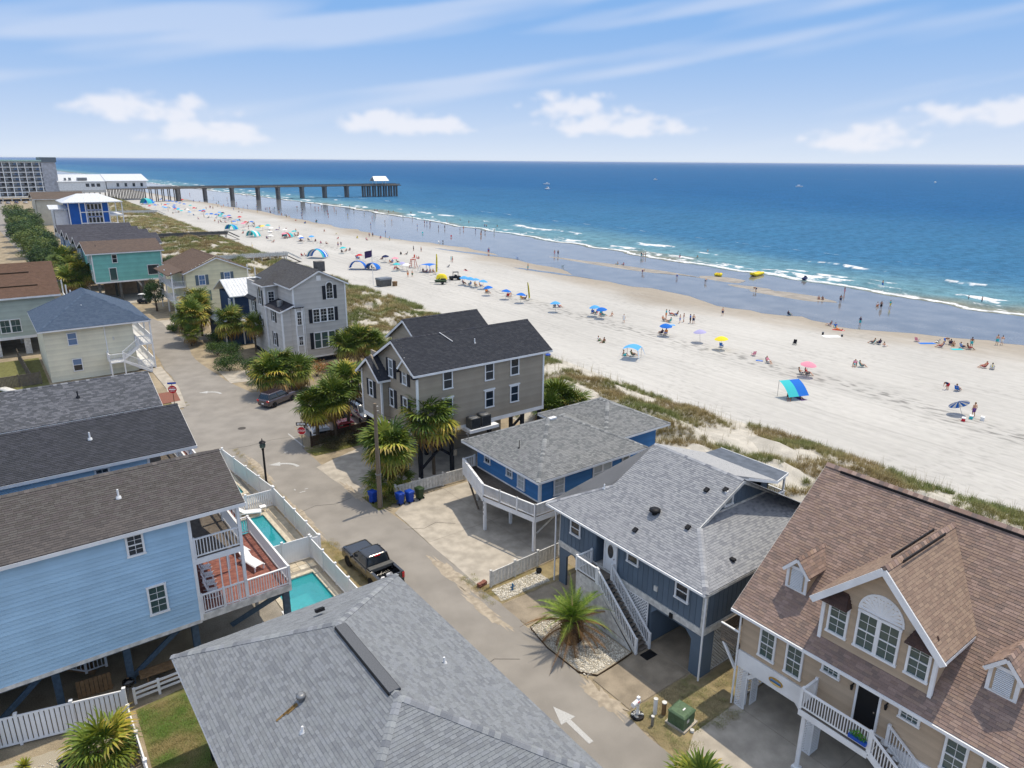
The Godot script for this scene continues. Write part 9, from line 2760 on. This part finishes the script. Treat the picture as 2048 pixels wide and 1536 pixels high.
	box_thing("beach_bag", "dark bag at the other end of the white cloth", "bag", B(120.2, -62.8), V(0.4, 0.4, 0.3), cloths[0], cloths[6])
	var bd := thing("body_board", "blue body board lying by the yellow shirted person", "board", B(93.6, -61.2), 0.4)
	var bgm := G.new()
	bgm.grid([ring(0.26, -0.55, 0.5, 0.01, 0.2), ring(0.27, -0.56, 0.52, 0.05, 0.2), ring(0.24, -0.5, 0.46, 0.08, 0.18)], true, true)
	pm(bd, "deck", bgm, cloths[2])
	bx(bd, "stripe", V(0, 0.083, 0), V(0.08, 0.006, 0.8), cloths[5])
	# banners, flag, lifeguard stand
	banner("upright yellow feather banner by the blue canopy", B(97.6, -163.6), 0.1, 5.4)
	banner("leaning yellow feather banner by the royal blue umbrellas", B(95.2, -120.4), -0.32, 4.2)
	var fl := thing("flagpole", "white flagpole flying a dark blue flag", "flagpole", B(76.0, -156.8))
	cyl(fl, "pole", V(0, -0.2, 0), V(0, 8.6, 0), 0.06, M.white)
	var rows := []
	for i in 8:
		var k := i / 7.0
		rows.append(PackedVector3Array([V(-k * 1.8, 6.9 - 0.5 * k, 0.25 * sin(k * 6.0)), V(-k * 1.9, 8.4 - 0.35 * k, 0.25 * sin(k * 6.0 + 0.4))]))
	var fg := G.new()
	fg.grid(rows)
	pm(fl, "flag", fg, mat("flag_cloth", rgb(66, 52, 92), 0.9))
	var lg := thing("lifeguard_stand", "tall red wooden lifeguard stand on the open sand", "lifeguard stand", B(99.2, -178.6), 0.7)
	for q in [[-1, -1], [1, -1], [1, 1], [-1, 1]]: bar(lg, "leg", V(q[0] * 0.9, -0.05, q[1] * 0.9), V(q[0] * 0.5, 2.3, q[1] * 0.5), 0.12, 0.12, M.guard_red)
	for y in [0.6, 1.2, 1.8]: bx(lg, "rung", V(0, y, -0.72 + y * 0.1), V(1.3, 0.1, 0.08), M.guard_red)
	bx(lg, "platform", V(0, 2.3, 0), V(1.3, 0.1, 1.3), M.guard_red); bx(lg, "seat", V(0, 2.75, 0.15), V(1.0, 0.08, 0.6), M.guard_red); bx(lg, "seat_back", V(0, 3.2, 0.45), V(1.0, 0.9, 0.08), M.guard_red)
	# buggy with trailer and jet skis, boats
	var bu := thing("beach_buggy", "dark utility buggy with roll cage on the sand", "buggy", B(97.0, -153.2), 1.2)
	bx(bu, "body", V(0, 0.7, 0), V(1.4, 0.5, 2.8), M.post_dark); bx(bu, "seat", V(0, 1.1, 0.2), V(1.2, 0.4, 0.5), M.black); bx(bu, "roof", V(0, 2.0, 0.2), V(1.3, 0.07, 1.4), M.black)
	for q in [[-0.65, -0.5], [0.65, -0.5], [-0.65, 0.9], [0.65, 0.9]]: bar(bu, "cage_post", V(q[0], 0.9, q[1]), V(q[0] * 0.92, 2.0, q[1] * 0.9), 0.06, 0.06, M.black)
	for q in [[-0.7, -0.95], [0.7, -0.95], [-0.7, 0.95], [0.7, 0.95]]: wheel(bu, V(q[0], 0.33, q[1]), 0.33, 0.28)
	var tl := thing("trailer", "low metal trailer loaded with a jet ski", "trailer", B(90.4, -149.2), 1.0)
	for x in [-0.6, 0.6]:
		bx(tl, "frame_rail", V(x, 0.45, 0), V(0.1, 0.1, 3.2), M.metal_grey)
		wheel(tl, V(x * 1.3, 0.28, 0.4), 0.28, 0.2)
	for z in [-1.2, 0, 1.2]: bx(tl, "cross_member", V(0, 0.46, z), V(1.3, 0.08, 0.1), M.metal_grey)
	bar(tl, "drawbar", V(0, 0.4, -1.6), V(0, 0.35, -2.8), 0.1, 0.08, M.metal_grey)
	jet_ski("dark green jet ski on the trailer", B(90.4, -149.2, 0.42), 1.0, M.plastic_green)
	var tp := thing("tarp_cover", "yellow tarp covered heap behind the trailer", "tarp", B(95.0, -156.4), 0.6)
	var tg := G.new()
	tg.grid([ring(0.9, -1.4, 1.4, 0.0, 0.4), ring(0.75, -1.2, 1.2, 0.9, 0.5), ring(0.3, -0.7, 0.7, 1.3, 0.25)], true, true)
	pm(tp, "cover", tg, cloths[8])
	jet_ski("dark blue jet ski nosing onto the wet sand", B(175.0, -103.8, 0.05), 1.9, cloths[1])
	for q in [["inflatable_boat", "long yellow inflatable banana boat at the waterline", 171.4, -116.0, 6.0, 1.0, 1.75], ["inflatable_boat", "small yellow inflatable raft on the wet sand", 161.0, -120.9, 2.4, 1.0, 2.0]]:
		var ib := thing(q[0], q[1], "boat", B(q[2], q[3], 0.02), q[6])
		for s in [-1, 0, 1]:
			var p := []
			var r := []
			for i in 9:
				var k: float = i / 4.0 - 1.0
				p.append(V(s * q[5] * 0.55 * (1.0 - 0.25 * maxf(-k - 0.5, 0.0) * 2.0), 0.42 + 0.5 * pow(maxf(-k - 0.4, 0.0), 2.0) * 2.0, k * q[4] / 2)); r.append(0.42 * (1.0 if absf(k) < 0.8 else 0.7) * (1.0 if s else 0.8))
			var g := G.new()
			g.tube(p, r, 10)
			pm(ib, "float_tube", g, cloths[8])
		for i in 3: bx(ib, "grab_strap", V(0, 0.82, -q[4] * 0.25 + i * q[4] * 0.25), V(1.3, 0.04, 0.1), cloths[11])
	var bt := [[629, -761], [517, -624], [971, -879], [877, -545], [1297, -559]]
	for i in 5:
		var t := thing("motor_boat", "white motor boat far out on the open sea", "boat", V(bt[i][0], -1.45, bt[i][1]), 1.0 + i, "motor boats far out at sea")
		var g := G.new()
		g.grid([ring(0.9, -3.6, 4.0, -0.2, 0.8), ring(1.5, -5.0, 4.2, 0.9, 1.2), ring(1.4, -4.8, 4.1, 1.3, 1.2)], true, true)
		pm(t, "hull", g, M.white)
		bx(t, "cabin", V(0, 2.0, 0.4), V(1.8, 1.6, 2.6), M.white); bx(t, "windscreen", V(0, 2.2, -0.95), V(1.6, 0.7, 0.1), M.glass)

const SPOTS := ["by the pier bents", "by the long row of blue umbrellas", "near the teal arched shade tent", "near the pale arched shade tent", "by the big arched tent", "near the red umbrella", "near the flagpole", "near the red lifeguard stand", "near the upright yellow banner", "near the parked buggy", "near the leaning yellow banner", "near the yellow raft", "near the yellow boat", "near the beached jet ski", "near the cyan canopy", "near the yellow umbrella", "near the white picnic cloth", "near the aqua shade sheet", "near the striped umbrella", "near the twin blue umbrellas", "near the blue beach chairs", "on flats off the pier", "on the far wet flats"]
const CROWD := [
	["u",96,-218.5,120,2,0,4],["u",92.1,-198.2,155,4,0,5],["u",97.6,-192.2,52,8,0,5],["u",97.6,-186.3,202,5,0,7],["u",91.9,-174.9,245,2,0,7],["u",94,-173,79,3,0,7],["u",94.4,-176.2,46,7,0,7],["u",94.6,-145.3,34,1,0,9],["u",94.9,-143.2,10,1,0,9],
	["u",94.9,-140.6,205,1,0,9],["u",95,-137.9,281,1,0,9],["u",96.2,-254.8,148,0,0,3],["u",101.5,-259,30,1,0,3],["u",91.3,-130.1,113,0,0,10],["u",91.6,-124.1,266,0,0,10],["u",91.7,-118.9,274,0,0,10],["u",91.6,-107.2,184,1,0,19],["u",95.5,-99.8,141,1,0,19],
	["u",95.2,-97.6,88,0,0,19],["u",94.3,-80.7,54,0,0,15],["u",95.5,-74.1,134,7,0,15],["u",94.5,-69,109,6,0,15],["u",91.8,-52.3,13,5,0,17],["u",94,-488.6,328,0,0,1],["u",111.8,-558.6,133,0,0,1],["u",112.1,-542.2,139,0,0,1],["u",112.4,-534.9,99,0,0,1],
	["u",112.9,-527.8,84,0,0,1],["u",112.7,-517,158,0,0,1],["u",111.9,-504.3,148,0,0,1],["u",111.6,-493.2,321,0,0,1],["u",111.2,-475.5,190,2,0,1],["u",123.8,-549.5,44,4,0,1],["u",95.8,-439.8,310,2,0,1],["u",107.3,-429.7,172,2,0,1],["u",109.1,-405.8,343,1,0,2],
	["u",102.4,-363.3,198,8,0,2],["u",101.1,-347.9,259,1,0,2],["u",101,-334.9,127,4,0,2],["u",100.7,-311.1,91,6,0,2],["u",100.6,-300.1,126,3,0,3],["u",89.5,-268.7,242,3,0,3],["u",103.2,-496.7,143,1,0,1],["u",107.1,-449.9,45,4,0,1],["u",100.5,-437.7,280,3,0,1],
	["u",100.3,-468.9,153,0,0,1],["p",102.4,-237.4,3,10,3,4],["p",103.9,-238.3,149,6,1,4],["p",127.3,-264.1,293,10,5,3],["p",128.5,-263.4,159,0,6,3],["p",137.2,-269.4,260,6,2,3],["p",127.3,-246.8,99,9,1,22],["p",120,-210.3,211,1,0,5],["p",118.9,-213.5,216,0,6,5],
	["p",89.2,-163.6,306,11,5,8],["p",90.4,-163.4,147,7,1,8],["p",115,-183.6,220,9,9,7],["p",114.7,-182.3,231,3,2,7],["p",123.9,-157.4,82,9,1,8],["p",137.1,-195.6,119,3,2,22],["p",152.8,-180.1,156,4,0,22],["p",153.3,-178.9,132,1,3,22],
	["p",105.9,-90.8,22,11,9,19],["p",104.8,-86.4,41,2,3,19],["p",106.1,-86.6,23,5,6,19],["p",106.3,-85.2,236,0,2,19],["p",106.5,-84.6,320,1,9,15],["p",117.5,-86.3,143,1,5,16],["p",131.9,-65.8,265,9,1,16],["p",131.1,-46.2,273,9,6,20],["p",92.9,-31,331,10,5,18],
	["p",76.6,-249.6,241,8,5,4],["p",121.8,-473.5,358,4,9,1],["p",121.8,-471.3,175,10,9,1],["p",124.7,-476.6,74,8,5,0],["p",136.1,-511.1,344,1,9,0],["p",128.3,-470.6,100,4,0,0],["p",147.8,-506.2,34,4,1,0],["p",149.2,-469.2,211,2,3,0],["p",147.7,-444.7,103,5,6,0],
	["p",149,-444.1,325,11,6,0],["p",151.6,-442.9,323,9,5,0],["p",137.7,-196,225,1,5,22],["p",96,-92.5,141,5,5,19],["p",150.3,-309.6,94,2,2,21],["p",169.6,-405.5,182,3,5,21],["p",169,-407.6,223,10,9,21],["p",177.3,-437.5,301,3,5,0],["p",134.8,-336.8,164,0,1,2],
	["p",135.1,-336.6,324,9,0,2],["w",136.7,-44.4,-70,9,5,20],["w",137.4,-43.9,-70,5,2,20],["w",154.9,-71.4,60,8,9,20],["s",99.6,-198.7,285,1,1,5],["s",98.3,-190.4,101,11,0,7],["s",99.1,-191.1,165,2,3,7],["s",100.5,-190.3,51,9,0,7],["s",94.2,-204.7,31,2,2,5],
	["s",94.4,-204.1,117,2,1,5],["s",96.7,-221.4,142,0,1,4],["s",98.7,-222.8,298,9,6,4],["s",100.9,-224.7,315,4,2,4],["s",82.3,-218.9,121,3,6,4],["s",83.1,-217.9,62,3,2,4],["s",86.9,-181.8,169,6,1,7],["s",88.3,-182.1,90,6,6,7],["s",110.4,-206.6,148,0,1,5],
	["s",111.7,-205.3,235,9,1,5],["s",93.3,-176.8,13,1,0,7],["s",95.3,-146.4,21,2,0,9],["s",95.7,-144.4,182,2,9,9],["s",96.2,-142.6,357,8,6,9],["s",96.6,-141,42,5,2,9],["s",93.1,-133.6,146,3,5,10],["s",120.8,-293.3,345,10,6,3],["s",120.7,-261.1,167,8,0,3],
	["s",120.7,-252.6,9,1,6,3],["s",128.5,-256.7,165,4,6,3],["s",101.6,-250.7,147,4,1,3],["s",102.5,-258,164,0,1,3],["s",98.2,-260.4,78,7,1,3],["s",96.9,-169.1,333,6,5,8],["s",97.4,-168.4,210,11,3,8],["s",98,-167.3,317,3,6,8],["s",98.8,-166.8,348,9,1,8],
	["s",92.8,-132.7,39,8,6,10],["s",94.1,-126.7,150,3,6,10],["s",94.4,-126.2,316,6,5,10],["s",94.9,-122.5,98,8,3,10],["s",95.1,-121.7,227,0,1,10],["s",94.8,-111.3,149,6,2,10],["s",95.5,-110.6,69,2,3,10],["s",97.3,-102.4,128,2,2,19],["s",97.1,-101.3,195,4,9,19],
	["s",96.9,-99.7,306,6,3,19],["s",97.1,-99.1,81,9,9,19],["s",94.7,-82.1,169,1,0,15],["s",95,-81.3,293,8,2,15],["s",103.5,-89.1,4,11,6,19],["s",103.5,-87.9,186,9,6,19],["s",109.1,-92.3,22,2,3,19],["s",109.4,-91.3,232,5,2,19],["s",129,-78.8,86,1,9,16],
	["s",126.8,-69,186,4,5,16],["s",119.5,-57,185,9,1,16],["s",120,-56.2,148,1,6,16],["s",102.8,-51.1,292,1,9,15],["s",103.4,-50.3,49,9,6,16],["s",118.4,-39.5,224,3,3,20],["s",118.8,-38.5,106,5,0,20],["s",126.5,-49.1,217,2,3,20],["s",130.2,-49,106,1,3,20],
	["s",129.3,-46.8,58,2,1,20],["s",129.2,-45.7,30,7,3,20],["s",92.2,-53.3,31,1,5,17],["s",92.7,-52.6,28,0,1,17],["s",102.6,-36.7,86,2,6,18],["s",80.1,-47.5,304,0,5,17],["s",93.5,-59.6,346,1,5,15],["s",79.5,-74.2,76,7,0,14],["s",89.1,-300.7,310,2,3,3],
	["s",90.6,-275.9,20,7,0,3],["s",88.2,-262.3,279,4,5,3],["s",96.3,-272.7,251,2,6,3],["s",97.7,-260.8,298,8,1,3],["s",101.7,-262.6,127,6,5,3],["s",99.1,-539.4,164,9,2,1],["s",100.3,-485.2,18,1,9,1],["s",101,-463.9,62,9,3,1],["s",109.3,-440.5,270,8,1,1],
	["s",110.3,-440,149,2,2,1],["s",102.7,-388.6,209,5,2,2],["s",108.4,-405.6,333,9,6,2],["s",110.7,-408.6,102,5,9,2],["s",103.9,-343.3,244,10,5,2],["s",102.5,-329,103,9,2,2],["s",100.9,-302.7,123,9,5,3],["s",98.6,-278,224,10,9,3],["s",104.9,-462.1,210,5,0,1],
	["s",112.7,-468.9,251,7,5,1],["s",144.3,-414.7,18,9,6,21],["s",139.8,-392,112,5,9,21],["s",129.8,-338.2,215,1,0,2],["g",110.1,-195.8,227,4,9,5],["g",110.1,-194.6,127,10,9,5],["g",129.3,-337,331,9,2,2],["g",102.6,-248.2,219,1,9,4],["g",98.6,-98.3,110,5,1,19],
	["g",81.9,-84.5,255,7,5,14],["g",81.9,-83.2,96,7,1,14],["g",153.7,-152,16,9,3,11],["g",154.6,-150.4,18,6,3,11],["g",151.3,-85.7,130,1,5,13],["g",151.5,-84.9,129,6,0,13],["g",126.3,-67.5,124,9,2,16],["g",119.1,-54.8,269,5,6,16],["g",129.5,-48.3,106,7,0,20],
	["g",154.9,-74.1,118,11,5,13],["g",78.5,-75.2,213,9,2,14],["g",126.1,-423.3,133,10,5,0],["g",126.6,-430.5,72,1,2,0],["l",108.6,-165.8,166,0,9,8],["l",124.7,-66,26,11,2,16],["l",81.9,-47.2,161,6,6,17],["l",93.9,-315.2,289,5,5,2],["l",106.4,-310.1,59,10,2,2],
	["c",92.7,-177.8,291,3,9,7],["c",107.7,-173.7,206,1,1,7],["c",152,-264.7,334,9,2,22],["c",154.9,-246.9,334,3,2,22],["c",139.7,-230.9,20,5,0,22],["c",120.3,-280.1,253,8,9,3],["c",113.1,-262.3,198,3,6,3],["c",136.6,-178.9,47,2,0,7],["c",136.2,-156.8,220,7,2,8],
	["c",96,-70.1,107,2,9,15],["c",107.6,-64.1,293,0,5,16],["c",127.7,-53.4,84,4,9,20],["c",129.7,-51,172,5,0,20],["c",95.6,-63.7,151,4,3,15],["c",141.5,-231.4,336,6,0,22],["d",186.9,-474.1,241,2,1,0],["d",183.3,-427.3,328,11,6,21],["d",204.8,-466.4,161,8,0,0],
	["d",202,-445.7,215,7,0,0],["d",199,-403.5,270,1,0,21],["d",198.9,-401.5,110,10,6,21],["d",200.5,-402.8,335,11,2,21],["d",200.3,-388.1,351,0,3,21],["d",203.2,-387.8,137,8,2,21],["d",206,-371.4,173,10,0,21],["d",194.1,-313.2,200,5,6,21],
	["d",203.5,-315.5,254,1,1,21],["d",199.9,-301.9,38,11,0,21],["d",194.4,-280.3,143,2,0,21],["d",195.2,-279.9,321,1,9,21],["d",199.7,-277.5,342,11,9,21],["d",173.1,-252.1,97,1,2,22],["d",180.5,-253.1,22,9,2,22],["d",178.4,-306.3,202,2,1,21],
	["d",181.3,-308.1,317,2,6,21],["d",173,-352,65,9,6,21],["d",173,-160.5,137,9,1,11],["d",173.1,-159.8,341,5,5,11],["d",175,-160.5,30,6,1,11],["d",182.4,-152.5,85,4,6,11],["d",184.2,-146.9,352,9,2,12],["d",201.7,-156.7,325,5,1,12],["d",164.1,-86.7,237,4,6,13],
	["d",152.5,-81.2,291,1,2,13],["d",183.4,-87.3,241,2,1,13],["d",178.8,-65.5,206,9,6,13],["d",179.3,-62.9,199,1,9,13],["d",152.6,-72.2,111,0,5,20],["d",167.1,-446.7,1,7,3,0],["d",187.8,-476.4,108,1,3,0],["d",153.7,-583.6,80,5,0,0],["d",193.7,-632,6,10,5,0],
	["d",156.1,-664.9,312,4,3,1],["d",162.8,-580.1,131,6,9,0],["e",102,-37.8,59,3,1,18],["e",130.1,-49.9,202,2,2,20],["e",147,-135.5,195,10,9,11],["e",148.3,-124.4,113,2,2,11],["e",148.1,-114.9,281,6,6,11],["e",147.9,-99.9,27,1,0,11],["u",95.9,-538,95,1,0,1],
	["u",103.9,-552.8,309,0,0,1],["u",92.4,-509.9,194,0,0,1],["u",89.3,-479.4,80,4,0,1],["u",100.1,-523.6,259,1,0,1],["u",94,-460.6,352,1,0,1],["u",94.3,-467.1,149,1,0,1],["u",99.7,-488,44,4,0,1],["u",95.8,-444,143,4,0,1],["u",103.6,-482.1,210,0,0,1],
	["u",98.4,-457.8,71,0,0,1],["u",98.2,-448.7,305,1,0,1],["u",95,-426.6,103,2,0,2],["u",95.9,-414.2,276,1,0,2],["u",103.6,-423.3,275,0,0,2],["u",104.8,-420.5,98,4,0,2],["u",107.3,-429.3,88,1,0,1],["u",102.5,-396.4,27,0,0,2],["u",99.8,-393.8,137,1,0,2],
	["u",103.6,-391.2,62,0,0,2],["u",106.5,-391.9,82,2,0,2],["u",109.3,-400.8,345,8,0,2],["u",103.7,-376,177,1,0,2],["u",99,-361.3,231,8,0,2],["u",106.5,-379.3,194,0,0,2],["u",108.4,-368.2,57,4,0,2],["u",102,-378.8,45,2,0,2],["u",103.8,-371.3,28,5,0,2],
	["u",97.3,-340.9,254,0,0,2],["u",98.1,-329.1,33,5,0,2],["u",103.6,-335.4,261,0,0,2],["u",97,-305.7,71,2,0,3],["u",104.2,-314.9,15,2,0,2],["u",94.9,-284.6,134,3,0,3],["u",96.9,-274.5,75,5,0,3],["u",102.4,-289.5,199,3,0,3],["u",103.3,-281.3,145,2,0,3],
	["u",97.9,-260.9,44,3,0,3],["p",102.3,-553.2,60,1,0,1],["s",93.8,-526.4,287,3,5,1],["s",101.2,-516.6,86,5,2,1],["p",102.6,-513.4,305,9,1,1],["s",100.7,-481.7,50,6,6,1],["s",105,-486.9,65,0,6,1],["p",93.5,-451.9,43,5,2,1],["s",91.5,-431.2,6,9,5,1],
	["s",96.7,-441.7,302,3,1,1],["p",100.9,-436,88,3,0,1],["s",97.9,-413.7,134,2,9,2],["s",93.3,-385.8,14,2,2,2],["p",98.7,-396.4,223,7,1,2],["s",99.5,-391.4,275,4,9,2],["s",96.6,-369.2,329,11,0,2],["p",94.4,-354.7,32,10,0,2],["s",98.6,-357.7,52,1,5,2],
	["s",97.8,-363,30,1,6,2],["p",98.6,-348,27,8,3,2],["s",108.2,-368.2,124,1,3,2],["s",106.7,-350.6,293,7,6,2],["p",97,-318.6,18,5,0,2],["s",107.2,-343.9,24,4,1,2],["s",103.4,-324,35,2,0,2],["p",104.7,-334.3,92,9,5,2],["s",104.9,-328,319,1,1,2],
	["s",101,-302.2,13,5,5,3],["p",108.1,-312,43,2,0,2],["s",109.4,-308.3,229,3,0,2],["s",97.2,-272.8,244,7,5,3],["p",108.5,-293.5,178,9,2,3],["s",103.6,-278.1,66,9,0,3],["s",103.8,-281.4,56,10,3,3],["p",104.8,-281.2,330,11,5,3],["g",120.8,-601.4,12,9,1,1],
	["p",114.7,-574,189,6,6,1],["p",130.9,-618.1,2,11,2,1],["p",116,-555.6,101,2,1,1],["g",122.2,-576.9,312,9,2,1],["p",127.6,-584.8,213,9,0,1],["p",125.1,-557.2,161,11,0,1],["p",131,-549.5,30,2,0,1],["g",135.1,-549.5,19,10,3,1],["p",116.8,-461.9,206,9,3,1],
	["p",120.8,-462.3,154,0,9,0],["p",141.4,-525,162,9,0,0],["g",130.4,-487.3,164,9,6,0],["p",133.5,-485.5,204,11,1,0],["p",141.1,-502.2,154,2,9,0],["p",129.1,-449.2,291,2,5,0],["g",135.3,-459.8,168,1,3,0],["p",137.4,-457.5,87,6,9,0],["p",145.4,-475.1,108,2,6,0],
	["p",133.3,-418.6,70,8,5,2],["g",149.5,-453.5,228,2,0,0],["p",137.8,-409.6,343,1,0,21],["p",146.5,-430.7,277,2,2,0],["p",151,-433.8,342,0,3,0],["g",140.9,-400.9,165,11,6,21],["p",135.7,-375.1,257,1,6,2],["p",134.7,-376.1,145,7,6,2],
	["p",151.5,-399,114,2,5,21],["g",131.8,-355.2,21,3,0,2],["p",145.4,-382.1,355,10,5,21],["d",161.5,-422.9,206,0,0,21],["d",176.2,-440.3,300,3,6,0],["d",183.7,-447.7,353,1,9,0],["d",160.7,-383,103,3,6,21],["d",175.6,-406.7,93,0,2,21],
	["d",167.3,-372.2,91,8,9,21],["d",187.7,-408.5,350,7,1,21],["d",181.1,-380.6,267,7,0,21],["d",170.8,-349.8,47,4,0,21],["d",182.6,-369.6,231,7,6,21],["d",162.8,-319.7,91,5,5,21],["d",168,-322.6,177,5,2,21],["d",186.9,-345.8,142,9,5,21],
	["d",188.1,-338,95,5,1,21],["d",165.2,-292.4,49,2,3,21],["d",178.6,-308.9,278,1,3,21],["d",175.7,-298.9,263,1,2,21],["d",170.4,-282.3,216,1,6,21],["d",172.7,-280.6,25,0,1,21],["d",172.4,-267.5,254,1,9,22],["d",178,-273.3,204,3,0,21],
	["d",178.3,-264.1,97,2,5,22],["d",167.9,-244.8,300,11,2,22],["d",177.8,-256,126,1,5,22]]

func _ready():
	rng.seed = 20240611
	make_view()
	make_materials()
	make_shared()
	make_ground()
	make_street()
	print("street")
	house_brown_roof()
	house_slate()
	house_blue_deck()
	house_taupe_stilts()
	house_grey_shutters()
	house_navy()
	house_cream_gable()
	house_teal()
	row_houses()
	house_bright_blue()
	far_buildings()
	pier()
	print("ocean houses")
	house_near_grey_roof()
	house_light_blue(-37.7, [rgb(102, 98, 97), rgb(92, 89, 89), rgb(112, 107, 105)], "light blue stilt house with brown-grey roof and red deck by the near pool", true)
	house_light_blue(-47.9, [rgb(78, 80, 87), rgb(70, 72, 79), rgb(86, 88, 95)], "light blue stilt house with plain charcoal roof between two alike houses", false)
	house_light_blue(-57.9, [rgb(122, 125, 132), rgb(96, 99, 106), rgb(138, 141, 148), rgb(88, 91, 98)], "light blue stilt house with mottled grey roof before the cross street", false)
	house_cream_stairs()
	house_sage()
	print("land houses")
	make_plants()
	print("plants")
	make_objects()
	print("objects")
	make_beach()
	print("beach")
